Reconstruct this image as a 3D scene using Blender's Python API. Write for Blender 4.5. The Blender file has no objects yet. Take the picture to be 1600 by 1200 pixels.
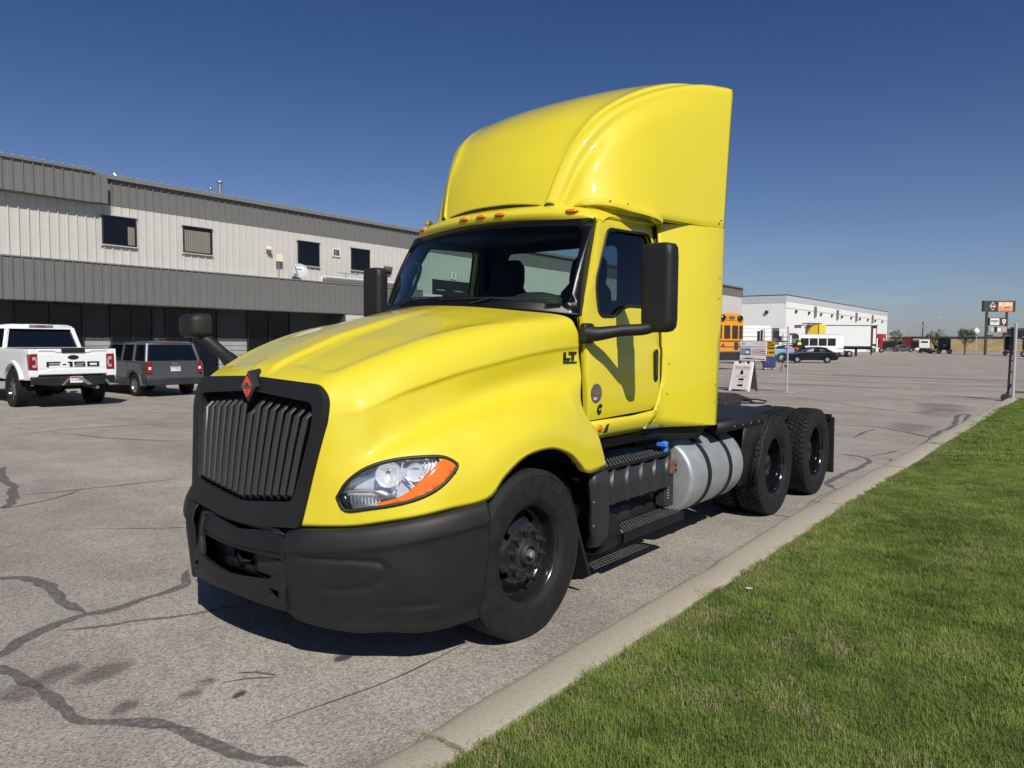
import bpy, bmesh, math, random
from mathutils import Vector, Matrix, noise
from mathutils.bvhtree import BVHTree
R = math.radians
random.seed(11)
S = bpy.context.scene
C = S.collection

# ------------------------------------------------------------------ camera
yaw, pitch, roll = R(39.1), R(3.3), R(0.4)
fw = Vector((-math.sin(yaw)*math.cos(pitch), math.cos(yaw)*math.cos(pitch), -math.sin(pitch)))
r0 = Vector((math.cos(yaw), math.sin(yaw), 0)); u0 = r0.cross(fw)
rt = r0*math.cos(roll) + u0*math.sin(roll); up = rt.cross(fw)
cam_data = bpy.data.cameras.new('camera')
cam = bpy.data.objects.new('camera', cam_data); C.objects.link(cam)
cam.matrix_world = Matrix(((rt.x, up.x, -fw.x, 3.84), (rt.y, up.y, -fw.y, -3.426), (rt.z, up.z, -fw.z, 1.766), (0, 0, 0, 1)))
cam_data.sensor_fit = 'HORIZONTAL'; cam_data.sensor_width = 36; cam_data.lens = 36*1150/1600
cam_data.clip_start = 0.05; cam_data.clip_end = 3000
S.camera = cam

# ------------------------------------------------------------------ world, sun, exposure
SUN_TO = Vector((0.92, -0.60, 1.0)).normalized()
el = math.asin(SUN_TO.z); az = math.atan2(SUN_TO.x, SUN_TO.y)
W = bpy.data.worlds.new('World'); S.world = W; W.use_nodes = True
nt = W.node_tree; nt.nodes.clear()
sky = nt.nodes.new('ShaderNodeTexSky'); sky.sky_type = 'NISHITA'; sky.sun_disc = False
sky.sun_elevation = el; sky.sun_rotation = az; sky.altitude = 900; sky.air_density = 1.0; sky.dust_density = 1.3; sky.ozone_density = 2.0
bg = nt.nodes.new('ShaderNodeBackground'); bg.inputs[1].default_value = 0.060
wo = nt.nodes.new('ShaderNodeOutputWorld')
mx = nt.nodes.new('ShaderNodeMix'); mx.data_type = 'RGBA'; mx.blend_type = 'MULTIPLY'; mx.inputs[0].default_value = 1; t0 = nt.nodes.new('ShaderNodeTexCoord'); s0 = nt.nodes.new('ShaderNodeSeparateXYZ'); tr_ = nt.nodes.new('ShaderNodeValToRGB'); nt.links.new(t0.outputs['Generated'], s0.inputs[0]); nt.links.new(s0.outputs['Z'], tr_.inputs[0])
tr_.color_ramp.elements[0].position = 0.0; tr_.color_ramp.elements[0].color = (.98, 1.02, 1.24, 1); tr_.color_ramp.elements[1].position = .42; tr_.color_ramp.elements[1].color = (.47, .655, 1.0, 1)
tr_.color_ramp.interpolation = 'EASE'; nt.links.new(tr_.outputs[0], mx.inputs[7])
nt.links.new(sky.outputs[0], mx.inputs[6]); 
wt = nt.nodes.new('ShaderNodeTexCoord'); wm = nt.nodes.new('ShaderNodeMapping'); wm.inputs['Scale'].default_value = (2.2, 2.2, 26); wn = nt.nodes.new('ShaderNodeTexNoise'); wn.inputs['Scale'].default_value = 1.6; wn.inputs['Detail'].default_value = 7; wn.inputs['Roughness'].default_value = .6
wr = nt.nodes.new('ShaderNodeMapRange'); wr.inputs['From Min'].default_value = .54; wr.inputs['From Max'].default_value = .78; wr.inputs['To Max'].default_value = .22
ws = nt.nodes.new('ShaderNodeSeparateXYZ'); wb = nt.nodes.new('ShaderNodeMapRange'); wb.interpolation_type = 'SMOOTHSTEP'; wb.inputs['From Min'].default_value = .17; wb.inputs['From Max'].default_value = .05
wp = nt.nodes.new('ShaderNodeMath'); wp.operation = 'MULTIPLY'; wc = nt.nodes.new('ShaderNodeMix'); wc.data_type = 'RGBA'; wc.inputs[7].default_value = (9.5, 10, 11, 1)
nt.links.new(wt.outputs['Generated'], wm.inputs[0]); nt.links.new(wm.outputs[0], wn.inputs['Vector']); nt.links.new(wn.outputs['Fac'], wr.inputs['Value']); nt.links.new(wt.outputs['Generated'], ws.inputs[0]); nt.links.new(ws.outputs['Z'], wb.inputs['Value'])
nt.links.new(wr.outputs[0], wp.inputs[0]); nt.links.new(wb.outputs[0], wp.inputs[1]); nt.links.new(wp.outputs[0], wc.inputs[0]); nt.links.new(mx.outputs[2], wc.inputs[6]); nt.links.new(wc.outputs[2], bg.inputs[0]); nt.links.new(bg.outputs[0], wo.inputs[0])
sd = bpy.data.lights.new('sun', 'SUN'); sd.energy = 4.8; sd.angle = R(0.53); sd.color = (1.0, 0.95, 0.87)
sun = bpy.data.objects.new('sun', sd); C.objects.link(sun)
sun.rotation_euler = (-SUN_TO).to_track_quat('-Z', 'Y').to_euler(); sun.location = (30, -20, 40)
S.view_settings.view_transform = 'Standard'; S.view_settings.look = 'None'
S.view_settings.exposure = 0.0; S.view_settings.gamma = 1.0; S.view_settings.use_curve_mapping = False
S.render.engine = 'CYCLES'
S.cycles.max_bounces = 8; S.cycles.transparent_max_bounces = 16

# ------------------------------------------------------------------ materials
def mat(name, col, rough=0.5, metal=0.0, coat=0.0, var=0.0, vs=5.0, bump=0.0, bs=40.0, col2=None, spec=0.5, coatr=0.03, rvar=0.0):
    m = bpy.data.materials.new(name); m.use_nodes = True
    n = m.node_tree.nodes; L = m.node_tree.links; b = n['Principled BSDF']
    b.inputs['Base Color'].default_value = (*col, 1); b.inputs['Roughness'].default_value = rough
    b.inputs['Metallic'].default_value = metal; b.inputs['Coat Weight'].default_value = coat
    b.inputs['Coat Roughness'].default_value = coatr; b.inputs['Specular IOR Level'].default_value = spec
    tc = n.new('ShaderNodeTexCoord')
    if var > 0 or col2 or rvar > 0:
        nz = n.new('ShaderNodeTexNoise'); nz.inputs['Scale'].default_value = vs; nz.inputs['Detail'].default_value = 6; nz.inputs['Roughness'].default_value = .62
        L.new(tc.outputs['Object'], nz.inputs['Vector'])
        if var > 0 or col2:
            rp = n.new('ShaderNodeValToRGB'); c2 = col2 or tuple(min(1, c*(1+var)) for c in col); c1 = col if col2 else tuple(c*(1-var) for c in col)
            rp.color_ramp.elements[0].position = .32; rp.color_ramp.elements[1].position = .68
            rp.color_ramp.elements[0].color = (*c1, 1); rp.color_ramp.elements[1].color = (*c2, 1)
            L.new(nz.outputs['Fac'], rp.inputs[0]); L.new(rp.outputs[0], b.inputs['Base Color'])
        if rvar > 0:
            mr = n.new('ShaderNodeMapRange'); mr.inputs['From Min'].default_value = .3; mr.inputs['From Max'].default_value = .7
            mr.inputs['To Min'].default_value = max(0, rough-rvar); mr.inputs['To Max'].default_value = rough+rvar
            L.new(nz.outputs['Fac'], mr.inputs['Value']); L.new(mr.outputs[0], b.inputs['Roughness'])
    if bump > 0:
        n2 = n.new('ShaderNodeTexNoise'); n2.inputs['Scale'].default_value = bs; n2.inputs['Detail'].default_value = 5
        bp = n.new('ShaderNodeBump'); bp.inputs['Strength'].default_value = bump; bp.inputs['Distance'].default_value = .01
        L.new(tc.outputs['Object'], n2.inputs['Vector']); L.new(n2.outputs['Fac'], bp.inputs['Height']); L.new(bp.outputs[0], b.inputs['Normal'])
    return m
def glassmat(name, tint=(.25, .33, .32), refl_rough=0.0, ior=1.5):
    """architectural / car glass: tinted see-through plus a fresnel reflection"""
    m = bpy.data.materials.new(name); m.use_nodes = True
    n = m.node_tree.nodes; L = m.node_tree.links; n.clear()
    o = n.new('ShaderNodeOutputMaterial'); t = n.new('ShaderNodeBsdfTransparent'); t.inputs[0].default_value = (*tint, 1)
    g = n.new('ShaderNodeBsdfGlossy'); g.inputs['Roughness'].default_value = refl_rough; g.inputs['Color'].default_value = (1, 1, 1, 1)
    fr = n.new('ShaderNodeFresnel'); fr.inputs[0].default_value = ior
    mx = n.new('ShaderNodeMixShader'); L.new(fr.outputs[0], mx.inputs[0]); L.new(t.outputs[0], mx.inputs[1]); L.new(g.outputs[0], mx.inputs[2]); L.new(mx.outputs[0], o.inputs[0])
    return m

# ------------------------------------------------------------------ mesh helpers
class MB:
    def __init__(s): s.v = []; s.f = []
    def add(s, vs, fs):
        o = len(s.v); s.v += [tuple(p) for p in vs]; s.f += [tuple(i+o for i in f) for f in fs]; return s
    def box(s, x0, x1, y0, y1, z0, z1, M=None):
        vs = [Vector((x, y, z)) for x in (x0, x1) for y in (y0, y1) for z in (z0, z1)]
        if M is not None: vs = [M @ p for p in vs]
        return s.add(vs, [(0, 1, 3, 2), (4, 6, 7, 5), (0, 4, 5, 1), (2, 3, 7, 6), (0, 2, 6, 4), (1, 5, 7, 3)])
    def tube(s, pts, r, n=8, closed=False, caps=True):
        pts = [Vector(p) for p in pts]; N = len(pts); rs = r if isinstance(r, (list, tuple)) else [r]*N
        prev = None; vs = []
        for i, p in enumerate(pts):
            a = pts[(i-1) % N] if (i > 0 or closed) else p; b = pts[(i+1) % N] if (i < N-1 or closed) else p
            t = (b-a).normalized()
            if prev is None: q = t.orthogonal().normalized()
            else:
                q = prev - t*prev.dot(t)
                q = q.normalized() if q.length > 1e-6 else t.orthogonal().normalized()
            prev = q; w = t.cross(q)
            for k in range(n):
                an = 2*math.pi*k/n; vs.append(p + (q*math.cos(an)+w*math.sin(an))*rs[i])
        fs = []
        for i in range(N if closed else N-1):
            for k in range(n):
                a = i*n+k; b = i*n+(k+1) % n; j = (i+1) % N; fs.append((a, b, j*n+(k+1) % n, j*n+k))
        if caps and not closed: fs += [tuple(range(n))[::-1], tuple((N-1)*n+k for k in range(n))]
        return s.add(vs, fs)
    def cyl(s, a, b, r, r2=None, n=16): return s.tube([a, b], [r, r if r2 is None else r2], n)
    def lathe(s, prof, c=(0, 0, 0), axis='X', n=48, closed=False, a0=0.0, a1=2*math.pi):
        """prof: (along, radius)"""
        full = abs(a1-a0-2*math.pi) < 1e-6; m = n if full else n+1; vs = []
        for (h, r) in prof:
            for k in range(m):
                an = a0+(a1-a0)*k/n; u, w = r*math.cos(an), r*math.sin(an)
                p = (h, u, w) if axis == 'X' else ((u, h, w) if axis == 'Y' else (u, w, h))
                vs.append((p[0]+c[0], p[1]+c[1], p[2]+c[2]))
        P = len(prof); fs = []
        for i in range(P if closed else P-1):
            j = (i+1) % P
            for k in range(m if full else m-1):
                k2 = (k+1) % m; fs.append((i*m+k, i*m+k2, j*m+k2, j*m+k))
        return s.add(vs, fs)
    def prism(s, poly, a0, a1, axis='X', M=None):
        """poly: 2D points of the plane normal to axis; X:(y,z) Y:(x,z) Z:(x,y)"""
        def p3(p, a): return Vector((a, p[0], p[1])) if axis == 'X' else (Vector((p[0], a, p[1])) if axis == 'Y' else Vector((p[0], p[1], a)))
        n = len(poly); vs = [p3(p, a0) for p in poly]+[p3(p, a1) for p in poly]
        if M is not None: vs = [M @ p for p in vs]
        fs = [tuple(range(n)), tuple(range(n, 2*n))[::-1]]+[(i, i+n, (i+1) % n+n, (i+1) % n) for i in range(n)]
        return s.add(vs, fs)
    def grid(s, rows, flip=False, wrap=False):
        n = len(rows[0]); vs = [p for r in rows for p in r]; fs = []
        for i in range(len(rows)-1):
            for k in range(n if wrap else n-1):
                k2 = (k+1) % n; q = (i*n+k, i*n+k2, (i+1)*n+k2, (i+1)*n+k); fs.append(q[::-1] if flip else q)
        return s.add(vs, fs)
    def ell(s, c, rx, ry, rz, n=12, m=8):
        vs = []; fs = []
        for i in range(m+1):
            t = math.pi*i/m
            for k in range(n):
                a = 2*math.pi*k/n; vs.append((c[0]+rx*math.sin(t)*math.cos(a), c[1]+ry*math.sin(t)*math.sin(a), c[2]+rz*math.cos(t)))
        for i in range(m):
            for k in range(n): fs.append((i*n+k, i*n+(k+1) % n, (i+1)*n+(k+1) % n, (i+1)*n+k))
        return s.add(vs, fs)
    def mirror(s):
        o = len(s.v); s.v += [(-p[0], p[1], p[2]) for p in s.v[:o]]; s.f += [tuple(i+o for i in f)[::-1] for f in list(s.f)]; return s
    def build(s, name, m, parent=None, smooth=35, bevel=0.0, seg=2, merge=True, solid=0.0, offs=0.0):
        me = bpy.data.meshes.new(name); bm = bmesh.new()
        bv = [bm.verts.new(p) for p in s.v]
        for f in s.f:
            ids = []
            for i in f:
                if i not in ids: ids.append(i)
            if len(ids) < 3: continue
            try: bm.faces.new([bv[i] for i in ids])
            except ValueError: pass
        if merge: bmesh.ops.remove_doubles(bm, verts=bm.verts, dist=1e-5)
        bmesh.ops.recalc_face_normals(bm, faces=bm.faces)
        bm.to_mesh(me); bm.free()
        return finish(me, name, m, parent, smooth, bevel, seg, solid, offs)
def finish(me, name, m, parent=None, smooth=35, bevel=0.0, seg=2, solid=0.0, offs=0.0):
    me.materials.append(m)
    if smooth:
        for p in me.polygons: p.use_smooth = True
        if smooth < 180: me.set_sharp_from_angle(angle=R(smooth))
    o = bpy.data.objects.new(name, me); C.objects.link(o)
    if parent is not None: o.parent = parent
    if solid:
        d = o.modifiers.new('solid', 'SOLIDIFY'); d.thickness = solid; d.offset = offs
    if bevel:
        d = o.modifiers.new('bevel', 'BEVEL'); d.width = bevel; d.segments = seg; d.limit_method = 'ANGLE'; d.angle_limit = R(35)
        d.harden_normals = False
    return o
def plate(name, outer, holes, fn, m, parent=None, cu=(), cv=(), solid=0.0, offs=0.0, bevel=0.0, smooth=35, mirror=False):
    """a sheet drawn in (u,v) with holes, cut along cu / cv lines, then bent into place by fn(u,v)"""
    bm = bmesh.new(); es = []
    for loop in [outer]+list(holes):
        vs = [bm.verts.new((p[0], p[1], 0)) for p in loop]
        es += [bm.edges.new((vs[i], vs[(i+1) % len(vs)])) for i in range(len(vs))]
    bmesh.ops.triangle_fill(bm, edges=es, use_beauty=True)
    for c in cu: bmesh.ops.bisect_plane(bm, geom=bm.verts[:]+bm.edges[:]+bm.faces[:], plane_co=(c, 0, 0), plane_no=(1, 0, 0), dist=1e-5)
    for c in cv: bmesh.ops.bisect_plane(bm, geom=bm.verts[:]+bm.edges[:]+bm.faces[:], plane_co=(0, c, 0), plane_no=(0, 1, 0), dist=1e-5)
    for v in bm.verts: v.co = Vector(fn(v.co.x, v.co.y))
    if mirror:
        for v in bm.verts: v.co.x = -v.co.x
    bmesh.ops.recalc_face_normals(bm, faces=bm.faces)
    me = bpy.data.meshes.new(name); bm.to_mesh(me); bm.free()
    return finish(me, name, m, parent, smooth, bevel, 2, solid, offs)
def rrect(x0, x1, y0, y1, r, n=5):
    pts = []
    for cx, cy, a in ((x1-r, y1-r, 0), (x0+r, y1-r, 90), (x0+r, y0+r, 180), (x1-r, y0+r, 270)):
        for k in range(n+1):
            t = R(a+90*k/n); pts.append((cx+r*math.cos(t), cy+r*math.sin(t)))
    return pts
def roundpoly(pts, r, n=4):
    """round the corners of a polygon; r is a number or one per corner"""
    out = []; N = len(pts)
    for i, p in enumerate(pts):
        ri = r[i] if isinstance(r, (list, tuple)) else r
        p = Vector(p); a = Vector(pts[i-1])-p; b = Vector(pts[(i+1) % N])-p
        d = min(ri, a.length*.45, b.length*.45)
        if d < 1e-4: out.append(tuple(p)); continue
        a = p+a.normalized()*d; b = p+b.normalized()*d
        for k in range(n+1):
            t = k/n; out.append(tuple(a*(1-t)**2+p*2*t*(1-t)+b*t*t))
    return out
def cr(P, t):
    """uniform Catmull-Rom through list P at parameter t (0..len-1)"""
    n = len(P); i = min(int(t), n-2); f = t-i
    p1, p2 = Vector(P[i]), Vector(P[i+1]); p0 = Vector(P[i-1]) if i > 0 else p1*2-p2; p3 = Vector(P[i+2]) if i+2 < n else p2*2-p1
    return .5*((2*p1)+(p2-p0)*f+(2*p0-5*p1+4*p2-p3)*f*f+(3*p1-p0-3*p2+p3)*f**3)
def crpath(P, k=6): return [cr(P, i/k) for i in range((len(P)-1)*k+1)]
def lerp(x, xs, ys):
    if x <= xs[0]: return ys[0]
    for a in range(len(xs)-1):
        if x <= xs[a+1]:
            t = (x-xs[a])/(xs[a+1]-xs[a]); return ys[a]*(1-t)+ys[a+1]*t
    return ys[-1]
def netgrid(net, ku, kv):
    """net[row][col] control points -> dense rows, Catmull-Rom both ways"""
    cols = len(net[0]); dense = [crpath([r[j] for r in net], ku) for j in range(cols)]
    return [crpath([dense[j][i] for j in range(cols)], kv) for i in range(len(dense[0]))]
def thing(name, label, cat, loc=(0, 0, 0), rotz=0, group=None):
    o = bpy.data.objects.new(name, None); C.objects.link(o); o.location = loc; o.rotation_euler = (0, 0, rotz); o.empty_display_size = .3
    o['label'] = label; o['category'] = cat
    if group: o['group'] = group
    return o
def tag(o, label, cat, group=None):
    o['label'] = label; o['category'] = cat
    if group: o['group'] = group
    return o
def struct(o): o['kind'] = 'structure'; return o
def stuff(o): o['kind'] = 'stuff'; return o
def link_copy(o, parent, loc=None, rot=None, label=None):
    c = o.copy(); C.objects.link(c); c.parent = parent
    if loc is not None: c.location = loc
    if rot is not None: c.rotation_euler = rot
    return c
def copy_tree(o, parent=None):
    c = o.copy(); C.objects.link(c); c.parent = parent
    for ch in list(o.children): copy_tree(ch, c)
    return c
def text(name, body, size, m, parent, loc, xdir, ydir, depth=.002, align='CENTER', sx=1.0, bold=0.0, shear=0.0):
    """flat lettering: xdir = reading direction, ydir = up direction of the letters"""
    cu = bpy.data.curves.new(name, 'FONT'); cu.body = body; cu.size = size; cu.align_x = align; cu.align_y = 'CENTER'
    cu.extrude = depth/2; cu.offset = bold; cu.shear = shear; cu.resolution_u = 3
    t = bpy.data.objects.new(name, cu); C.objects.link(t)
    dg = bpy.context.evaluated_depsgraph_get(); me = bpy.data.meshes.new_from_object(t.evaluated_get(dg))
    C.objects.unlink(t); bpy.data.objects.remove(t)
    X = Vector(xdir).normalized(); Y = Vector(ydir).normalized(); Z = X.cross(Y)
    Mx = Matrix(((X.x*sx, Y.x, Z.x, loc[0]), (X.y*sx, Y.y, Z.y, loc[1]), (X.z*sx, Y.z, Z.z, loc[2]), (0, 0, 0, 1)))
    me.transform(Mx); me.materials.clear()
    return finish(me, name, m, parent, 0)
# ------------------------------------------------------------------ shared materials
YEL = mat('yellow_paint', (.675, .565, .026), .5, coat=1.0, var=.015, vs=1.2, bump=.006, bs=260, coatr=.035, spec=.25)
YEL2 = mat('bus_yellow', (.75, .30, .01), .35, coat=.5)
PLA = mat('textured_black_plastic', (.0125, .013, .0135), .52, var=.18, vs=3, bump=.12, bs=420, rvar=.06, spec=.4)
PLB = mat('worn_dark_plastic', (.026, .027, .028), .48, var=.2, vs=2.5, bump=.06, bs=300, rvar=.08)
BLK = mat('gloss_black', (.008, .008, .009), .18, coat=.6, rvar=.06, vs=8)
BLKM = mat('frame_black', (.008, .008, .009), .6, spec=.35, var=.35, vs=9, bump=.15, bs=60)
RUB = mat('tyre_rubber', (.0115, .0115, .012), .75, spec=.35, var=.30, vs=14, bump=.1, bs=160, rvar=.1)
RUBT = mat('tyre_tread_dusty', (.035, .033, .031), .85, var=.35, vs=20, bump=.3, bs=120)
RUBL = mat('tyre_lettering', (.022, .022, .023), .6)
SEAL = mat('window_rubber', (.01, .01, .01), .6)
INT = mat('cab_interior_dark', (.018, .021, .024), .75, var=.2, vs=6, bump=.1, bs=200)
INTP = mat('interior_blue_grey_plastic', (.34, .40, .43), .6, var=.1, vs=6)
FRIT = mat('windshield_black_border', (.005, .005, .006), .3, spec=.3)
DASH = mat('dashboard_vinyl', (.035, .042, .04), .6, bump=.1, bs=300)
ALU = mat('tank_aluminium', (.40, .42, .43), .42, metal=.45, var=.13, vs=4.5, bump=.08, bs=30, rvar=.10)
LMPI = mat('lamp_reflector', (.86, .88, .90), .16, metal=.55, bump=.4, bs=25)
CHR = mat('reflector_chrome', (.85, .86, .87), .12, metal=1.0)
STL = mat('galvanised_steel', (.33, .34, .35), .42, metal=.7, var=.15, vs=7)
LAMPO = mat('amber_lens', (.75, .16, .01), .15, coat=.8)
LAMPR = mat('red_lens', (.22, .006, .010), .15, coat=.8)
WHT = mat('white_paint', (.78, .79, .80), .3, coat=.6, var=.02)
WHTM = mat('white_matte', (.70, .70, .69), .6, var=.05)
GRYP = mat('suv_grey_paint', (.085, .095, .105), .3, metal=.4, coat=.8)
DRKP = mat('dark_navy_paint', (.006, .007, .012), .35, coat=.12, spec=.25)
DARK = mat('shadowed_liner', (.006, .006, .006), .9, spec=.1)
REDP = mat('dark_red_paint', (.28, .015, .02), .35, coat=.6)
RUST = mat('rusty_brown_steel', (.16, .07, .04), .8, var=.4, vs=20)
BLUE = mat('blue_plastic', (.02, .05, .22), .5)
CAPB = mat('bright_blue_cap', (.05, .22, .75), .4)
BRNZ = mat('decal_grey', (.10, .10, .105), .5)
GLW = glassmat('windshield_glass', (.62, .74, .70), ior=1.22)
GLD = glassmat('tinted_side_glass', (.20, .26, .30))
GLC = glassmat('clear_lens', (.92, .93, .95))
GLK = mat('dark_glass', (.004, .006, .010), .06, spec=.35)
# =================================================================== GROUND
def nodemat(name):
    m = bpy.data.materials.new(name); m.use_nodes = True; n = m.node_tree.nodes; L = m.node_tree.links
    return m, n, L, n['Principled BSDF']
def asphalt():
    m, n, L, b = nodemat('aged_asphalt')
    tc = n.new('ShaderNodeTexCoord'); b.inputs['Roughness'].default_value = .88; b.inputs['Specular IOR Level'].default_value = .35
    def nz(s, d, r=.6, st=None):
        x = n.new('ShaderNodeTexNoise'); x.inputs['Scale'].default_value = s; x.inputs['Detail'].default_value = d; x.inputs['Roughness'].default_value = r
        if st:
            mp = n.new('ShaderNodeMapping'); mp.inputs['Scale'].default_value = st; mp.inputs['Rotation'].default_value = (0, 0, R(8)); L.new(tc.outputs['Object'], mp.inputs[0]); L.new(mp.outputs[0], x.inputs['Vector'])
        else: L.new(tc.outputs['Object'], x.inputs['Vector'])
        return x
    def ramp(src, p0, p1, c0, c1):
        r = n.new('ShaderNodeValToRGB'); r.color_ramp.elements[0].position = p0; r.color_ramp.elements[1].position = p1
        r.color_ramp.elements[0].color = (*c0, 1); r.color_ramp.elements[1].color = (*c1, 1); L.new(src, r.inputs[0]); return r
    def mul(a, c, f=1.0):
        x = n.new('ShaderNodeMix'); x.data_type = 'RGBA'; x.blend_type = 'MULTIPLY'; x.inputs[0].default_value = f; L.new(a, x.inputs[6]); L.new(c, x.inputs[7]); return x.outputs[2]
    base = ramp(nz(.35, 6).outputs['Fac'], .35, .68, (.330, .304, .262), (.415, .386, .338))
    pat = ramp(nz(1.7, 7, .7).outputs['Fac'], .30, .62, (.80, .80, .81), (1.04, 1.03, 1.02))
    streak = ramp(nz(.5, 5, .65, (.25, 1.3, 1)).outputs['Fac'], .34, .60, (.80, .79, .80), (1, 1, 1))
    vo = n.new('ShaderNodeTexVoronoi'); vo.inputs['Scale'].default_value = 95; L.new(tc.outputs['Object'], vo.inputs['Vector'])
    sp = ramp(vo.outputs['Color'], .10, .90, (.48, .48, .49), (1.45, 1.43, 1.40))
    fine = ramp(nz(230, 3, .8).outputs['Fac'], .30, .70, (.42, .42, .43), (1.50, 1.49, 1.47))
    pits = ramp(nz(38, 4, .8).outputs['Fac'], .27, .36, (.55, .54, .53), (1, 1, 1))
    oil = ramp(nz(.9, 3, .5, (1, .35, 1)).outputs['Fac'], .66, .80, (1, 1, 1), (.66, .65, .65))
    c = mul(base.outputs[0], pat.outputs[0]); c = mul(c, streak.outputs[0]); c = mul(c, sp.outputs[0], .8); c = mul(c, fine.outputs[0], .9); c = mul(c, pits.outputs[0], .8); c = mul(c, oil.outputs[0])
    L.new(c, b.inputs['Base Color'])
    bp = n.new('ShaderNodeBump'); bp.inputs['Strength'].default_value = .55; bp.inputs['Distance'].default_value = .004; L.new(vo.outputs['Distance'], bp.inputs['Height'])
    bp2 = n.new('ShaderNodeBump'); bp2.inputs['Strength'].default_value = .5; bp2.inputs['Distance'].default_value = .004; L.new(nz(150, 4, .7).outputs['Fac'], bp2.inputs['Height']); L.new(bp.outputs[0], bp2.inputs['Normal'])
    L.new(bp2.outputs[0], b.inputs['Normal'])
    return m
ASP = asphalt()
lot = MB().add([(-400, -80, 0), (300, -80, 0), (300, 215, 0), (-400, 215, 0)], [(0, 1, 2, 3)]).build('parking_lot', ASP, None, smooth=0); struct(lot)
EARTH = mat('dry_earth', (.20, .16, .10), .95, var=.3, vs=.3)
gr = MB().add([(-1500, -300, -.05), (1500, -300, -.05), (1500, 2500, -.05), (-1500, 2500, -.05)], [(0, 1, 2, 3)]).build('ground', EARTH, None, smooth=0); struct(gr)
# ---- tar-filled cracks: thin worn ribbons lying on the asphalt
def tarmat():
    m, n, L, b = nodemat('crack_sealant'); b.inputs['Roughness'].default_value = .6
    tc = n.new('ShaderNodeTexCoord'); nz = n.new('ShaderNodeTexNoise'); nz.inputs['Scale'].default_value = 26; nz.inputs['Detail'].default_value = 8; nz.inputs['Roughness'].default_value = .75
    L.new(tc.outputs['Object'], nz.inputs['Vector'])
    r = n.new('ShaderNodeValToRGB'); r.color_ramp.elements[0].position = .3; r.color_ramp.elements[1].position = .75; r.color_ramp.elements[0].color = (.10, .096, .094, 1); r.color_ramp.elements[1].color = (.17, .165, .16, 1)
    L.new(nz.outputs['Fac'], r.inputs[0]); L.new(r.outputs[0], b.inputs['Base Color'])
    a = n.new('ShaderNodeValToRGB'); a.color_ramp.elements[0].position = .40; a.color_ramp.elements[1].position = .68; a.color_ramp.elements[0].color = (.85, .85, .85, 1); a.color_ramp.elements[1].color = (.10, .10, .10, 1)
    L.new(nz.outputs['Fac'], a.inputs[0]); L.new(a.outputs[0], b.inputs['Alpha'])
    return m
TAR = tarmat()
def ribbon(name, pts, w, m=TAR, z=.004, jit=.6, fade=True):
    w = w*(1.4 if m is TAR else 1)
    P = crpath([Vector((x, y, 0)) for x, y in pts], 10); rng = random.Random(int(abs(pts[0][0])*977+abs(pts[0][1])*131+len(pts)*17)); rows = []
    s0 = rng.random()*50; acc = 0
    for i, p in enumerate(P):
        t = (P[min(i+1, len(P)-1)]-P[max(i-1, 0)]); t = t.normalized() if t.length > 0 else Vector((1, 0, 0)); nn = Vector((-t.y, t.x, 0))
        acc += (p-P[max(i-1, 0)]).length
        wob = noise.noise(Vector((acc*7, s0, 0)))*w*.3+noise.noise(Vector((acc*2, s0+9, 0)))*w*.6
        ww = w*(.5+.5*jit*noise.noise(Vector((acc*5, s0+4, 0))))
        if fade: ww *= min(1, (i+.3)/6, (len(P)-.7-i)/6+.05)
        rows.append([p+nn*(wob+ww)+Vector((0, 0, z)), p+nn*(wob-ww*(1+.4*noise.noise(Vector((acc*9, s0+7, 0)))))+Vector((0, 0, z))])
    return struct(MB().grid(rows).build(name, m, None, smooth=0))
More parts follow.
